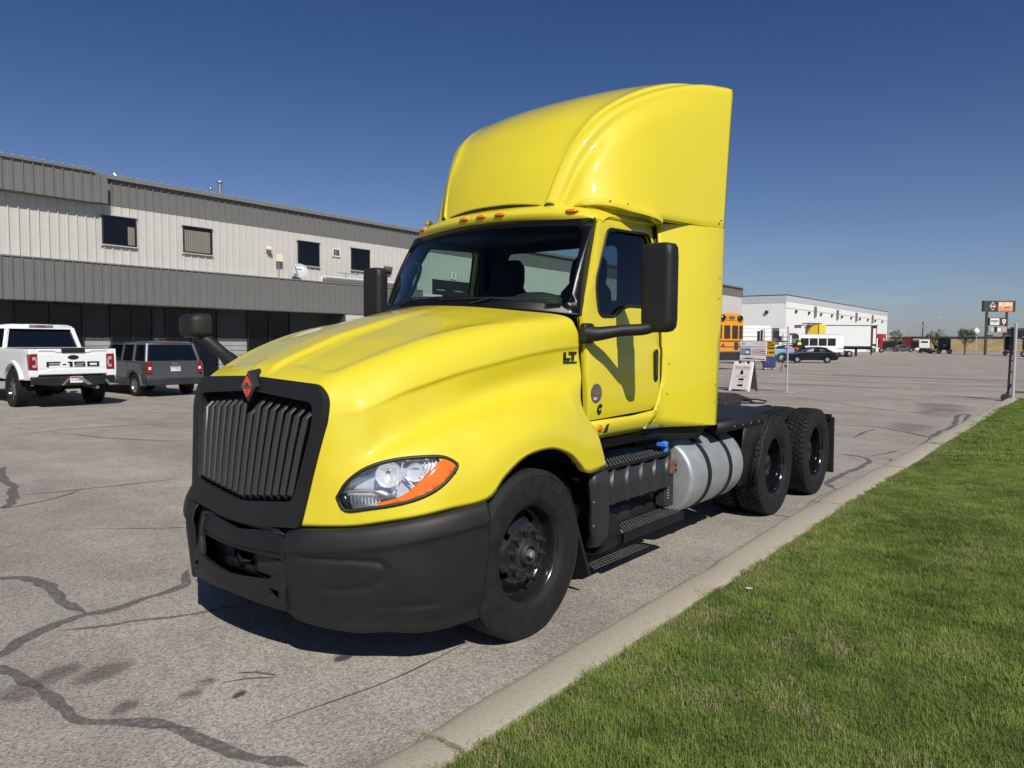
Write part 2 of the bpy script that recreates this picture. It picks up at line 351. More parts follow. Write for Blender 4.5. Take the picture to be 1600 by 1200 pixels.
CR = [([(-2.9, -2.1), (-2.41, -1.67), (-2.27, -1.56), (-2.03, -1.51), (-1.7, -1.54), (-1.48, -1.56), (-1.21, -1.56)], .055),
 ([(-.80, -2.5), (-.91, -2.1), (-1.04, -1.99), (-1.11, -1.83), (-1.18, -1.66), (-1.19, -1.57), (-1.18, -1.37), (-1.20, -1.15), (-1.23, -.95), (-1.36, -.79), (-1.58, -.67)], .055),
 ([(-1.03, -1.78), (-.91, -1.6), (-.81, -1.39), (-.70, -1.2), (-.61, -.89), (-.5, -.4)], .025),
 ([(-1.1, -2.45), (-.75, -2.2), (-.67, -2.17), (-.48, -2.14), (-.23, -2.12), (.01, -2.11), (.21, -2.1), (.33, -2.03), (.47, -1.94), (.65, -1.87), (.81, -1.83), (1.0, -1.79), (1.15, -1.75), (1.33, -1.67)], .045),
 ([(-7.9, .0), (-7.54, -.19), (-6.37, -.43), (-5.7, -.59), (-5.11, -.82), (-5.07, -.9)], .07), ([(-5.9, -1.0), (-5.07, -.9), (-5.06, -.6), (-5.24, -.19), (-5.45, .04)], .03), ([(-5.63, -.58), (-5.52, -.23), (-5.38, .32), (-5.26, 1.22)], .03),
 ([(.48, 8.97), (.78, 8.96), (1.07, 8.56), (1.13, 7.79), (1.11, 7.04), (1.12, 6.3), (1.31, 5.88)], .06), ([(.97, 8.99), (1.07, 9.49), (1.19, 10.19)], .04), ([(1.03, 8.91), (1.31, 8.9), (1.41, 8.04)], .04),
 ([(-.81, 13.36), (-.02, 13.58), (.67, 13.03), (1.22, 12.48), (1.22, 13.53), (1.26, 14.75), (.96, 17.66), (1.1, 18.3), (1.3, 15.85)], .07), ([(.16, 11.32), (.05, 12.47), (.14, 13.23)], .05),
 ([(-4.33, 20.62), (-2.98, 20.25), (-1.74, 19.0), (-.29, 17.91), (.55, 18.33)], .05), ([(-.67, 24.43), (.19, 24.43), (1.33, 23.88)], .10), ([(-7.03, 20.49), (-4.89, 23.31), (-2.62, 23.52)], .08), ([(1.22, 12.48), (1.33, 11.63), (1.32, 10.62)], .06),
 ([(-11.48, .95), (-11.82, 2.33), (-11.28, 4.38)], .05), ([(-11.67, 1.78), (-9.65, 2.25), (-8.4, 2.93)], .05), ([(.42, 2.27), (.61, 3.75), (1.22, 4.1), (1.49, 4.07)], .025),
 ([(-14.5, 4.3), (-11, 7.0), (-9, 9)], .05), ([(-30, 31), (-12, 33), (0, 34), (12, 33.5)], .10), ([(-22, 46), (-8, 44), (4, 47)], .12), ([(-26, 62), (-10, 65), (8, 61)], .14), ([(-6, 27), (-2, 31), (4, 40)], .09), ([(-14, 38), (-5, 37), (3, 39)], .09)]
for pts, w in CR: ribbon('crack_seal', pts, w)
# fine open cracks
FC = mat('open_crack', (.09, .082, .075), .95)
for pts in ([(.36, -1.50), (.42, -1.38), (.52, -1.28)], [(.52, -1.95), (.60, -1.86), (.70, -1.80)], [(-4, -1.2), (-2.6, .2), (-1.9, 1.4)], [(.9, -1.6), (1.0, -.9), (.98, -.3)], [(1.38, 4.4), (1.30, 5.2), (1.34, 6.3)]):
    ribbon('fine_crack', pts, .010, FC, z=.0035, jit=.6)
# stains
def stainmat(dark):
    m, n, L, b = nodemat('oil_stain'); b.inputs['Roughness'].default_value = .75; b.inputs['Base Color'].default_value = (.05, .047, .045, 1)
    tc = n.new('ShaderNodeTexCoord'); gr = n.new('ShaderNodeTexGradient'); gr.gradient_type = 'SPHERICAL'
    mp = n.new('ShaderNodeMapping'); nz = n.new('ShaderNodeTexNoise'); nz.inputs['Scale'].default_value = 3.2; nz.inputs['Detail'].default_value = 9; nz.inputs['Roughness'].default_value = .8
    ad = n.new('ShaderNodeMix'); ad.data_type = 'RGBA'; ad.blend_type = 'LINEAR_LIGHT'; ad.inputs[0].default_value = .6
    L.new(tc.outputs['Object'], ad.inputs[6]); L.new(nz.outputs['Color'], ad.inputs[7]); L.new(tc.outputs['Object'], nz.inputs['Vector']); L.new(ad.outputs[2], gr.inputs[0])
    mr = n.new('ShaderNodeMapRange'); mr.inputs['From Min'].default_value = .12; mr.inputs['From Max'].default_value = .55; mr.inputs['To Max'].default_value = dark; L.new(gr.outputs['Fac'], mr.inputs['Value']); L.new(mr.outputs[0], b.inputs['Alpha'])
    return m
ST1, ST2, ST3 = stainmat(.70), stainmat(.34), stainmat(.20)
for x, y, a, b_, rz, mm in ((-.22, -1.84, .13, .22, .2, ST2), (.25, -1.93, .07, .11, .4, ST2), (.30, -1.55, .06, .09, .1, ST2), (.36, -1.66, .06, .09, 0, ST2), (.55, -1.51, .035, .06, .3, ST1), (.60, -.91, .055, .08, 0, ST1), (-.30, -2.20, .16, .12, 0, ST2), (-.38, -2.0, .12, .2, .5, ST2), (-1.45, .5, .2, .5, .2, ST3), (.6, 14, .6, 1.4, .2, ST3), (.4, 18.5, .8, 2.0, .1, ST3), (.2, 20.5, .9, 2.2, .3, ST3), (-7, 29, 5, .9, .05, ST3), (-5, 40, 9, 1.2, 0, ST3)):
    o = MB().add([(-1.3, -1.3, 0), (1.3, -1.3, 0), (1.3, 1.3, 0), (-1.3, 1.3, 0)], [(0, 1, 2, 3)]).build('oil_stain', mm, None, smooth=0); o.location = (x, y, .008); o.scale = (a, b_, 1); o.rotation_euler = (0, 0, rz); struct(o)
# ---- curb, in cast lengths
CONC = mat('curb_concrete', (.38, .335, .265), .9, var=.13, vs=60, bump=.7, bs=160)
def cX(y): return lerp(y, [-6, -1.1, 1.4, 3.5, 6.8, 10.7, 17.4, 24.6], [1.60, 1.583, 1.535, 1.44, 1.415, 1.385, 1.37, 1.33])
def cW(y): return lerp(y, [-6, 1.0, 3.0, 24], [.275, .285, .345, .34])
ends = [-6.0, -4.2, -1.29, 1.7, 4.62, 7.6, 10.6, 13.6, 16.7, 19.4, 22.0, 24.5]
curb = MB(); first_c = None
cr_root = bpy.data.objects.new('curb', None); C.objects.link(cr_root); struct(cr_root)
for i in range(len(ends)-1):
    a, b_ = ends[i]+.006, ends[i+1]-.006; rows = []; rg = random.Random(i); dz = rg.uniform(-.008, .008); dx = rg.uniform(-.012, .012)
    for k in range(13):
        y = a+(b_-a)*k/12; x = cX(y)+dx; j = lambda s: .006*noise.noise(Vector((x*3+s, y*4, s)))
        e = .012 if k in (0, 12) else 0
        rows.append([(x+j(0), y, -.05), (x+j(1), y, .012), (x+.035+j(2), y, .085+dz+j(3)-e), (x+.06+j(4), y, .104+dz+j(3)-e), (x+.10, y, .112+dz-e*.7), (x+cW(y)-.03+j(5), y, .112+dz-e*.7), (x+cW(y)-.005+j(6), y, .098+dz-e), (x+cW(y), y, -.05)])
    m = MB().grid(rows); m.add(rows[0], [tuple(range(8))]); m.add(rows[-1], [tuple(range(8))]); m.build('curb_segment', CONC, cr_root, smooth=50)
dirt = mat('joint_dirt', (.10, .085, .06), .95)
# ---- lawn
def lawnmat():
    m, n, L, b = nodemat('lawn_soil'); b.inputs['Roughness'].default_value = .95
    tc = n.new('ShaderNodeTexCoord'); nz = n.new('ShaderNodeTexNoise'); nz.inputs['Scale'].default_value = 3; nz.inputs['Detail'].default_value = 8; L.new(tc.outputs['Object'], nz.inputs['Vector'])
    r = n.new('ShaderNodeValToRGB'); r.color_ramp.elements[0].color = (.022, .045, .010, 1); r.color_ramp.elements[1].color = (.06, .085, .022, 1); L.new(nz.outputs['Fac'], r.inputs[0]); L.new(r.outputs[0], b.inputs['Base Color']); return m
rows = []
for k in range(63):
    y = -6+30.5*k/62; rows.append([(cX(y)+xo+cW(y)-.33, y, .075+.05*min(1, xo/3)+.02*noise.noise(Vector((xo, y*.4, 3)))) for xo in (.29, .5, 1, 2, 3, 5, 8, 14, 24)])
lawn = MB().grid(rows).build('lawn', lawnmat(), None); struct(lawn)
def grassmat(name, hue):
    m, n, L, b = nodemat(name); b.inputs['Roughness'].default_value = .55; b.inputs['Specular IOR Level'].default_value = .35
    oi = n.new('ShaderNodeObjectInfo'); geo = n.new('ShaderNodeNewGeometry'); nz = n.new('ShaderNodeTexNoise'); nz.inputs['Scale'].default_value = .9; nz.inputs['Detail'].default_value = 4
    L.new(geo.outputs['Position'], nz.inputs['Vector'])
    nz2 = n.new('ShaderNodeTexNoise'); nz2.inputs['Scale'].default_value = 4.5; nz2.inputs['Detail'].default_value = 3; L.new(geo.outputs['Position'], nz2.inputs['Vector'])
    r = n.new('ShaderNodeValToRGB'); cr_ = r.color_ramp; cr_.elements[0].position = .36; cr_.elements[1].position = .62
    cr_.elements[0].color = tuple(a*b_ for a, b_ in zip((.090, .160, .024, 1), hue)); cr_.elements[1].color = tuple(a*b_ for a, b_ in zip((.27, .36, .075, 1), hue))
    mx = n.new('ShaderNodeMath'); mx.operation = 'ADD'; mm = n.new('ShaderNodeMath'); mm.operation = 'MULTIPLY'; mm.inputs[1].default_value = .5
    L.new(nz.outputs['Fac'], mx.inputs[0]); L.new(nz2.outputs['Fac'], mx.inputs[1]); L.new(mx.outputs[0], mm.inputs[0]); L.new(mm.outputs[0], r.inputs[0]); L.new(r.outputs[0], b.inputs['Base Color'])
    tr = n.new('ShaderNodeBsdfTranslucent'); L.new(r.outputs[0], tr.inputs[0]); ms = n.new('ShaderNodeMixShader'); ms.inputs[0].default_value = .30
    o = n['Material Output']; L.new(b.outputs[0], ms.inputs[1]); L.new(tr.outputs[0], ms.inputs[2]); L.new(ms.outputs[0], o.inputs[0]); return m
GM = [grassmat('grass_green', (1, 1, 1, 1)), grassmat('grass_light', (1.30, 1.18, 1.3, 1)), mat('grass_straw', (.30, .25, .13), .8)]
def tuft(seed, nb, rad, hmin, hmax, wd, straw):
    rng = random.Random(seed); me = bpy.data.meshes.new('grass_patch'); vs = []; fs = []; mi = []
    for _ in range(nb):
        x, y = rng.uniform(-rad, rad), rng.uniform(-rad, rad); a = rng.uniform(0, 6.283); h = rng.uniform(hmin, hmax); ln = rng.uniform(.25, 1.1)*h; w = wd*rng.uniform(.7, 1.2)
        dx, dy = math.cos(a), math.sin(a); px, py = -dy*w, dx*w; o = len(vs)
        vs += [(x-px, y-py, -.01), (x+px, y+py, -.01), (x+dx*ln*.35-px*.8, y+dy*ln*.35-py*.8, h*.62), (x+dx*ln*.35+px*.8, y+dy*ln*.35+py*.8, h*.62), (x+dx*ln, y+dy*ln, h*rng.uniform(.75, 1))]
        fs += [(o, o+1, o+3, o+2), (o+2, o+3, o+4)]
        k = 2 if rng.random() < straw else (1 if rng.random() < .35 else 0); mi += [k, k]
    me.from_pydata(vs, [], fs)
    for m_ in GM: me.materials.append(m_)
    for p, k in zip(me.polygons, mi): p.material_index = k
    return me
def scatter(name, variants, pts, scl, parent=None):
    """pts: (x,y,z); instances picked at random"""
    me = bpy.data.meshes.new(name); me.from_pydata(pts, [], []); ob = bpy.data.objects.new(name, me); C.objects.link(ob)
    col = bpy.data.collections.new(name+'_source')
    for v in variants: col.objects.link(bpy.data.objects.new('grass_patch', v))
    ng = bpy.data.node_groups.new(name, 'GeometryNodeTree'); ng.interface.new_socket('Geometry', in_out='INPUT', socket_type='NodeSocketGeometry'); ng.interface.new_socket('Geometry', in_out='OUTPUT', socket_type='NodeSocketGeometry')
    N = ng.nodes; K = ng.links; gi = N.new('NodeGroupInput'); go = N.new('NodeGroupOutput'); ip = N.new('GeometryNodeInstanceOnPoints'); ci = N.new('GeometryNodeCollectionInfo'); mp = N.new('GeometryNodeMeshToPoints')
    ci.inputs[0].default_value = col; ci.inputs[1].default_value = True; ci.inputs[2].default_value = True
    rv = N.new('FunctionNodeRandomValue'); rv.data_type = 'FLOAT_VECTOR'; rv.inputs[0].default_value = (-.04, -.04, 0); rv.inputs[1].default_value = (.04, .04, 6.283)
    rs = N.new('FunctionNodeRandomValue'); rs.data_type = 'FLOAT'; rs.inputs[2].default_value = scl[0]; rs.inputs[3].default_value = scl[1]
    ip.inputs['Pick Instance'].default_value = True
    K.new(gi.outputs[0], mp.inputs[0]); K.new(mp.outputs[0], ip.inputs['Points']); K.new(ci.outputs[0], ip.inputs['Instance']); K.new(rv.outputs[0], ip.inputs['Rotation']); K.new(rs.outputs[1], ip.inputs['Scale']); K.new(ip.outputs[0], go.inputs[0])
    md = ob.modifiers.new('scatter', 'NODES'); md.node_group = ng
    return stuff(ob)
DRYSPOTS = ((3.05, 3.5, 26, .16), (3.0, 3.0, 12, .12), (2.75, .75, 16, .10), (2.45, -.25, 16, .10), (3.35, -.55, 26, .12), (2.8, -.1, 14, .1), (2.5, .65, 12, .12), (2.5, 6.2, 14, .2), (4.6, 3.2, 16, .25), (4.2, 6.5, 20, .4), (3.2, 1.0, 14, .14))
rng = random.Random(5); near = []; far = []; edge = []
def gz(x, y):
    xo = x-cX(y); return .075+.05*min(1, xo/3)+.02*noise.noise(Vector((xo, y*.4, 3)))
y = -4.0
while y < 24.4:
    st = .17 if y < 9 else .30
    x = cX(y)+cW(y)+.115
    while x < (10 if y < 9 else 21):
        px, py = x+rng.uniform(-.03, .03), y+rng.uniform(-.03, .03)
        (near if y < 9 else far).append((px, py, gz(px, py))); x += st
    if y < 14:
        for _ in range(3): ey = y+rng.uniform(0, st); edge.append((cX(ey)+cW(ey)+.035+rng.uniform(-.005, .06), ey, .075))
    y += st
sc = [tuft(i, 820, .115, .014, .040, .0012, .02) for i in range(4)]+[tuft(9, 700, .115, .012, .036, .0012, .10)]
scatter('grass', sc, near, (.85, 1.2))
scatter('grass', [tuft(20+i, 520, .19, .022, .045, .003, .03) for i in range(3)], far, (.9, 1.2))
scatter('grass', [tuft(30+i, 34, .035, .012, .034, .0013, .45) for i in range(3)], edge, (.7, 1.2))
dry = []
for cx_, cy_, n_, sp_ in DRYSPOTS:
    for _ in range(n_): x_, y_ = rng.gauss(cx_, sp_), rng.gauss(cy_, sp_*1.3); dry.append((x_, y_, gz(x_, y_)+.004))
for _ in range(420): y_ = rng.uniform(-2, 14); x_ = cX(y_)+cW(y_)+abs(rng.gauss(.08, .14)); dry.append((x_, y_, gz(x_, y_)+.002))
scatter('dry_grass', [tuft(50+i, 60, .06, .015, .042, .0014, .75) for i in range(3)], dry, (.7, 1.2))
# weeds in the gutter and the curb joint
wd = [(1.52+random.uniform(-.02, .03), .30+random.uniform(-.3, .3), .0) for _ in range(9)]+[(cX(-1.29)+.05+.28*i/9, -1.29+random.uniform(-.01, .01), .09) for i in range(10)]+[(cX(4.62)+.02+.3*i/9, 4.62, .09) for i in range(10)]+[(cX(1.7)+.3, 1.7+i*.03, .10) for i in range(3)]
scatter('weeds', [tuft(40, 16, .018, .01, .03, .0016, .5)], wd, (.6, 1.2))
# ---- dry grass bank at the far side of the lot
BANK = mat('dry_grass_bank', (.24, .17, .075), .95, var=.0, col2=(.36, .27, .13), vs=.35, bump=1.0, bs=2.5)
rows = []
for i in range(121):
    x = -150+300*i/120*1.5; rows.append([(x, 206+yy+1.5*noise.noise(Vector((x*.05, yy*.1, 0))), max(-.04, z+(.35*noise.noise(Vector((x*.12, yy*.15, 5)))+.2*noise.noise(Vector((x*.5, yy*.5, 8))) if z > .1 else 0))) for yy, z in ((-3, -.04), (0, .1), (3, .8), (6, 1.7), (10, 2.6), (14, 3.2), (20, 3.4), (40, 3.3), (120, 3.0), (400, 3.0), (1500, 3.0))])
bank = MB().grid(rows).build('hillside', BANK, None); struct(bank)
# ---- far hills in haze? the horizon here is plain; air handled by the sky
# =================================================================== METAL OFFICE / SHOP BUILDING
GM1 = mat('grey_metal_siding', (.155, .153, .146), .45, metal=.0, var=.05, vs=2)
GM2 = mat('pale_metal_siding', (.52, .51, .47), .42, var=.05, vs=2)
GM3 = mat('eave_trim_grey', (.21, .205, .195), .45)
SID = mat('shade_darkened_siding', (.06, .06, .058), .7, var=.06, vs=3)  # siding tone deepened to carry the shade under the canopy
FRM = mat('dark_window_frame', (.02, .02, .022), .4)
BLD = mat('window_blind', (.22, .20, .16), .7)
SW = mat('sidewalk_concrete', (.36, .33, .29), .9, var=.1, vs=2, bump=.3)
BR = thing('metal_building', 'long two storey metal building with pale upper siding and grey canopy across the lot', 'building', (-25.1, 12.06, 0), R(2))
Y0, Y1 = -13.0, 62.0; PW = .915
def ribpanel(w, h):
    m = MB(); pr = [(0, .0), (.012, .050), (.040, .050), (.052, .0)]
    for k in (1, 2): c = .305*k; pr += [(c-.10, 0), (c-.085, .008), (c-.065, 0), (c-.0, 0), (c+.012, .050), (c+.040, .050), (c+.052, 0)]
    pr += [(w, .0)]
    m.grid([[(x, y, z) for y, x in pr] for z in (0, h)]); return m
def panelrow(name, m, y0, y1, z0, z1, x):
    w = PW; src = ribpanel(w, z1-z0).build(name, m, BR, smooth=0); src.location = (x, y0, z0); n = 1
    y = y0+w
    while y < y1-.05:
        c = src.copy(); C.objects.link(c); c.location = (x, y, z0); c.scale = (1, 1, 1); y += w
panelrow('upper_wall_panel', GM2, Y0, Y1, 4.30, 6.66, 0)
panelrow('grey_band_panel', GM1, Y0, Y1, 6.66, 7.60, .012)
panelrow('fascia_panel', GM1, Y0+.02, -4.5, 6.64, 7.66, .42)
MB().box(0, .42, -4.31, -4.29, 6.64, 7.66).box(.0, .45, Y0, -4.29, 6.62, 6.64).build('fascia_return', GM1, BR)
panelrow('canopy_panel', GM1, Y0, 11.0, 3.03, 4.40, 1.10)
ce = Y0+PW*27
MB().box(.0, 1.14, Y0, 11.75, 4.40, 4.44).build('canopy_flashing', GM3, BR)
MB().box(.0, 1.10, Y0, 11.7, 3.02, 3.05).build('canopy_soffit', GM3, BR)
MB().box(-.2, 1.12, 11.70, 11.74, 3.03, 4.40).build('canopy_return', GM1, BR)
# eave: gutter, roof sheet with ribs
MB().prism([(.02, 7.60), (.16, 7.60), (.18, 7.74), (.02, 7.74)], -4.29, Y1, 'Y').build('gutter', GM3, BR, bevel=.01)
MB().prism([(.02, 7.66), (.50, 7.66), (.52, 7.74), (.02, 7.76)], Y0, -4.29, 'Y').build('gutter', GM3, BR, bevel=.01)
rb = MB(); rb.add([(.10, Y0, 7.76), (.10, Y1, 7.76), (-22, Y1, 8.8), (-22, Y0, 8.8)], [(0, 1, 2, 3)])
y = Y0
while y < Y1: rb.prism([(y, 7.76), (y+.03, 7.81), (y+.07, 7.81), (y+.10, 7.76)], -.6, .14 if y > -4.3 else .5); y += .305
rb.build('roof', mat('galvalume_roof', (.45, .46, .47), .35, metal=.5), BR, smooth=20)
# end wall and back so that the block is closed
MB().box(-22, -.01, Y1-.05, Y1, 0, 7.6).box(-22, -21.9, Y0, Y1, 0, 8.7).box(-22, -.01, Y0, Y0+.05, 0, 7.6).build('end_wall', GM2, BR)
MB().box(-22, .10, Y1, Y1+.03, 6.66, 7.74).build('end_trim', GM1, BR)
# lower wall
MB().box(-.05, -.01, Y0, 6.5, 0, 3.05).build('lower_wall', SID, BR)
SIDL = mat('sunlit_pale_siding', (.30, .30, .285), .7, var=.06, vs=3); z = .15  # boards below the canopy's shadow edge, sunlight put into their paler colour
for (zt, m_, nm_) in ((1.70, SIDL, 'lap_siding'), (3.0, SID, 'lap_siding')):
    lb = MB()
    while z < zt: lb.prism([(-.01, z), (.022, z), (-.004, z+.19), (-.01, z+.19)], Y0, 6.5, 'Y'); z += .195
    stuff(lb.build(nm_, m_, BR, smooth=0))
MB().box(-.02, 1.08, 6.5, 6.56, 0, 3.03).build('entry_side_wall', SID, BR)
panelrow('lower_wall_panel', GM2, 6.56, 11.6, .15, 3.03, 1.05)
panelrow('lower_wall_panel', GM2, 11.75, Y1, .15, 4.30, .0)
MB().box(-.05, -.005, 11.7, Y1, .0, 4.30).build('shop_wall_core', SID, BR)
sw_ = MB().box(.0, 2.2, Y0, 12.5, -.02, .15).build('sidewalk', SW, BR, bevel=.02)
def storefront(y0, y1, z0, z1, x=.0, div=1):
    f = MB(); t = .05
    f.box(x, x+.09, y0, y1, z1-t, z1).box(x, x+.09, y0, y1, z0, z0+t)
    for i in range(div+1): yy = y0+(y1-y0-t)*i/div; f.box(x+.001, x+.088, yy, yy+t, z0+t, z1-t)
    w = f.build('window', FRM, BR); MB().box(x+.03, x+.04, y0+t, y1-t, z0+t, z1-t).build('pane', GLK, w)
    return w
storefront(-6.78, -4.62, .15, 2.98, div=2); storefront(-3.68, -2.08, .15, 2.96, div=2); storefront(-1.60, .62, .15, 2.96, div=2); storefront(2.0, 4.2, .15, 2.96, div=2)
storefront(-11.2, -8.0, .6, 2.96, div=2)
def upwin(y0, y1, z0, z1, blind=None):
    f = MB(); t = .045; x = .056
    f.box(x, x+.05, y0-t, y1+t, z1, z1+t).box(x, x+.06, y0-t, y1+t, z0-t, z0).box(x, x+.05, y0-t, y0, z0, z1).box(x, x+.05, y1, y1+t, z0, z1)
    w = f.build('window', FRM, BR); MB().box(x, x+.012, y0, y1, z0, z1).build('pane', GLK, w)
    MB().box(x, x+.055, y0-.1, y1+.1, z1+t, z1+t+.04).build('window_trim', GM2, w); MB().box(x, x+.055, y0-.1, y1+.1, z0-t-.04, z0-t).build('window_trim', GM2, w)
    if blind:
        b = MB(); yy = blind[0]
        while yy < blind[1]: b.box(x+.0125, x+.016, yy, yy+.075, z0+.01, z1-(.12 if blind[2] else .3)); yy += .085
        b.build('blind', BLD, w)
upwin(-3.86, -2.72, 5.27, 6.25, (-2.98, -2.76, 0)); upwin(-.78, .37, 5.27, 6.25, (-.76, .30, 1)); upwin(4.69, 5.80, 5.25, 6.28); upwin(7.82, 8.93, 5.28, 6.27)
# bay door with its number, further along (seen through the cab)
f = MB(); f.box(.03, .07, 13.6, 18.2, .15, 5.2); d_ = f.build('bay_door', BLK, BR)
for i in range(6): MB().box(.07, .075, 13.65, 18.15, .2+i*.83, .2+i*.83+.79).build('door_section', GLK if i in (3, 4) else FRM, d_)
for i in range(3): MB().box(.0755, .08, 13.9+i*1.5, 14.6+i*1.5, 4.62, 4.64).build('door_section', WHT, d_)
nb = MB().box(.03, .062, 15.13, 15.60, 5.30, 5.72).build('number_plate', WHTM, BR)
text('bay_number', '1', .42, BLK, nb, (.0635, 15.36, 5.51), (0, 1, 0), (0, 0, 1), bold=.01)
for i in (0, 1, 2):
    f = MB(); yy = 22+i*8; f.box(.03, .06, yy, yy+4.6, .15, 5.0); f.build('bay_door', FRM, BR)
# ---- things fixed to the wall
def onwall(y, z, x=0.0):
    c, s_ = math.cos(R(2)), math.sin(R(2)); return (-25.1+x*c-y*s_, 12.06+x*s_+y*c, z)
def wallthing(name, label, cat, y, z, x=0.0, group=None): return thing(name, label, cat, onwall(y, z, x), R(2), group)
t = wallthing('security_light', 'small white wall light left of the square antenna panel', 'wall light', 3.07, 5.74)
MB().box(.03, .10, -.08, .08, -.10, .04).build('mounting_box', WHTM, t, bevel=.01); MB().prism([(.06, .0), (.26, -.05), (.28, .05), (.08, .13)], -.11, .11, 'Y').build('lamp_head', WHTM, t, bevel=.01)
MB().prism([(.10, -.04), (.26, -.07), (.26, -.055), (.10, -.02)], -.09, .09, 'Y').build('lamp_glass', GLK, t)
t = wallthing('panel_antenna', 'square cream antenna panel on a thin pole standing on the canopy', 'antenna', 3.52, 4.44, .25)
MB().box(.0, .05, -.165, .165, .80, 1.13).build('antenna_panel', mat('cream_panel', (.75, .70, .45), .5), t, bevel=.01); MB().cyl((-.03, 0, 0), (-.03, 0, .95), .02).build('pole', STL, t)
MB().box(.05, .053, -.08, .08, .94, .98).build('faint_label', WHTM, t)
t = wallthing('satellite_dish', 'white satellite dish on the canopy below the third upper window', 'satellite dish', 4.30, 4.44, .6)
DW = mat('dish_grey_white', (.42, .43, .44), .5)
dm = Matrix.Translation((.05, .0, .42)) @ Matrix.Rotation(R(-25), 4, 'Z') @ Matrix.Rotation(R(-32), 4, 'Y')
m = MB().lathe([(-.06, 0), (-.045, .15), (0, .30), (.035, .385), (.045, .39)], n=24); m.v = [tuple(dm @ Vector(p)) for p in m.v]; m.build('dish', DW, t, smooth=60, solid=.01)
MB().tube([dm @ Vector((.0, -.1, -.34)), dm @ Vector((.45, -.28, -.20)), dm @ Vector((.50, -.28, -.12))], .02, 6).build('feed_arm', STL, t); mm_ = dm @ Vector((.5, -.27, -.10)); MB().ell(mm_, .07, .06, .05).build('receiver', WHTM, t)
MB().tube([(0, 0, 0), (-.05, 0, .4)], .03).box(-.15, .15, -.15, .15, 0, .03).build('mast', STL, t)
sl = MB().box(.06, .063, -.15, .12, .06, .11); sl.v = [tuple(dm @ Vector((p[0]-.02, p[1], p[2]+.06))) for p in sl.v]; sl.build('dish_lettering', WHT, t)
t = wallthing('wall_vent', 'white framed louvre vent between the two right upper windows', 'vent', 6.89, 5.98)
MB().box(.03, .07, -.24, .24, .15, .20).box(.03, .07, -.24, .24, -.20, -.15).box(.03, .07, -.24, -.19, -.15, .15).box(.03, .07, .19, .24, -.15, .15).build('frame', WHTM, t)
for k in range(6): MB().prism([(.03, -.14+k*.048), (.06, -.15+k*.048), (.06, -.145+k*.048), (.03, -.11+k*.048)], -.19, .19, 'Y').build('louvre', STL, t)
t = wallthing('wall_pack_light', 'dark box wall light right of the passenger mirror', 'wall light', 10.2, 5.45)
MB().prism([(.03, -.15), (.16, -.12), (.24, .02), (.22, .14), (.03, .16)], -.22, .22, 'Y').build('housing', mat('bronze_light', (.12, .11, .10), .5), t, bevel=.01); MB().prism([(.05, -.25), (.16, -.22), (.18, -.12), (.05, -.15)], -.16, .16, 'Y').build('lens', GLK, t)
t = wallthing('tv_antenna', 'thin rooftop style aerial above the canopy right of the dish', 'antenna', 6.9, 4.44, .7)
m = MB().cyl((0, 0, 0), (0, 0, .55), .012, n=6).cyl((0, -.45, .52), (0, .85, .50), .010, n=6)
for k in range(7): m.cyl((-.14, -.4+.18*k, .52), (.14, -.4+.18*k, .52), .006, n=5)
for k in range(3): m.tube([(0, .0+.1*k, .52), (0, -.15+.1*k, .3)], .006, 5)
m.build('aerial', STL, t)
t = wallthing('duct_run', 'long horizontal duct with white end frame lying on the canopy edge', 'duct', 5.43, 4.45, .75)
MB().tube([(0, 0, 0), (0, 0, .20), (0, .06, .26), (0, 6.6, .26)], .035, 8).build('white_pipe', WHTM, t); m = MB()
k = 0
while k < 44: m.add([(-.1+.0, .25+k*.13, .05), (-.1, .33+k*.13, .05), (.1, .33+k*.13, .20), (.1, .25+k*.13, .20)], [(0, 1, 2, 3)]); k += 1
MB().box(-.10, .08, .15, 6.2, .04, .18).build('duct_body', GM1, t, bevel=.02); stuff(m.build('duct_bands', FRM, t, solid=.01))
t = wallthing('shop_sign', 'white shop sign with black letters on the wall behind the passenger mirror', 'sign', 11.76, 3.1, .05)
MB().box(.0, .03, -2.0, 2.6, .12, 1.25).build('board', WHTM, t); MB().box(.031, .035, -1.95, 2.5, 1.07, 1.12).build('stripe', mat('pink_stripe', (.55, .15, .16), .6), t)
text('lettering', 'SHOP', .62, BLK, t, (.036, -1.62, .68), (0, 1, 0), (0, 0, 1), bold=.012, align='LEFT')
for (y, r_, h, nm, lb_) in ((1.28, .10, .62, 'roof_vent_pipe', 'tall flue pipe with cap standing on the roof edge'), (.85, .07, .28, 'roof_vent_pipe', 'short flue pipe with cap beside the taller one on the roof')):
    t = wallthing(nm, lb_, 'vent pipe', y, 7.78, -.7, 'flue pipes on the roof of the metal building'); MB().cyl((0, 0, 0), (0, 0, h), r_*.8).build('pipe', STL, t, smooth=60); MB().lathe([(h, r_*.8), (h+.02, r_*1.5), (h+.06, r_*1.4), (h+.10, 0)], axis='Z', n=16).build('cap', STL, t)
t = wallthing('roof_peak_vent', 'small white pointed vent standing up behind the roof edge', 'roof vent', -3.01, 7.78, -.8)
MB().lathe([(0, .18), (.10, .18), (.28, .02), (.28, 0)], axis='Z', n=4).build('cone', WHT, t, smooth=0)
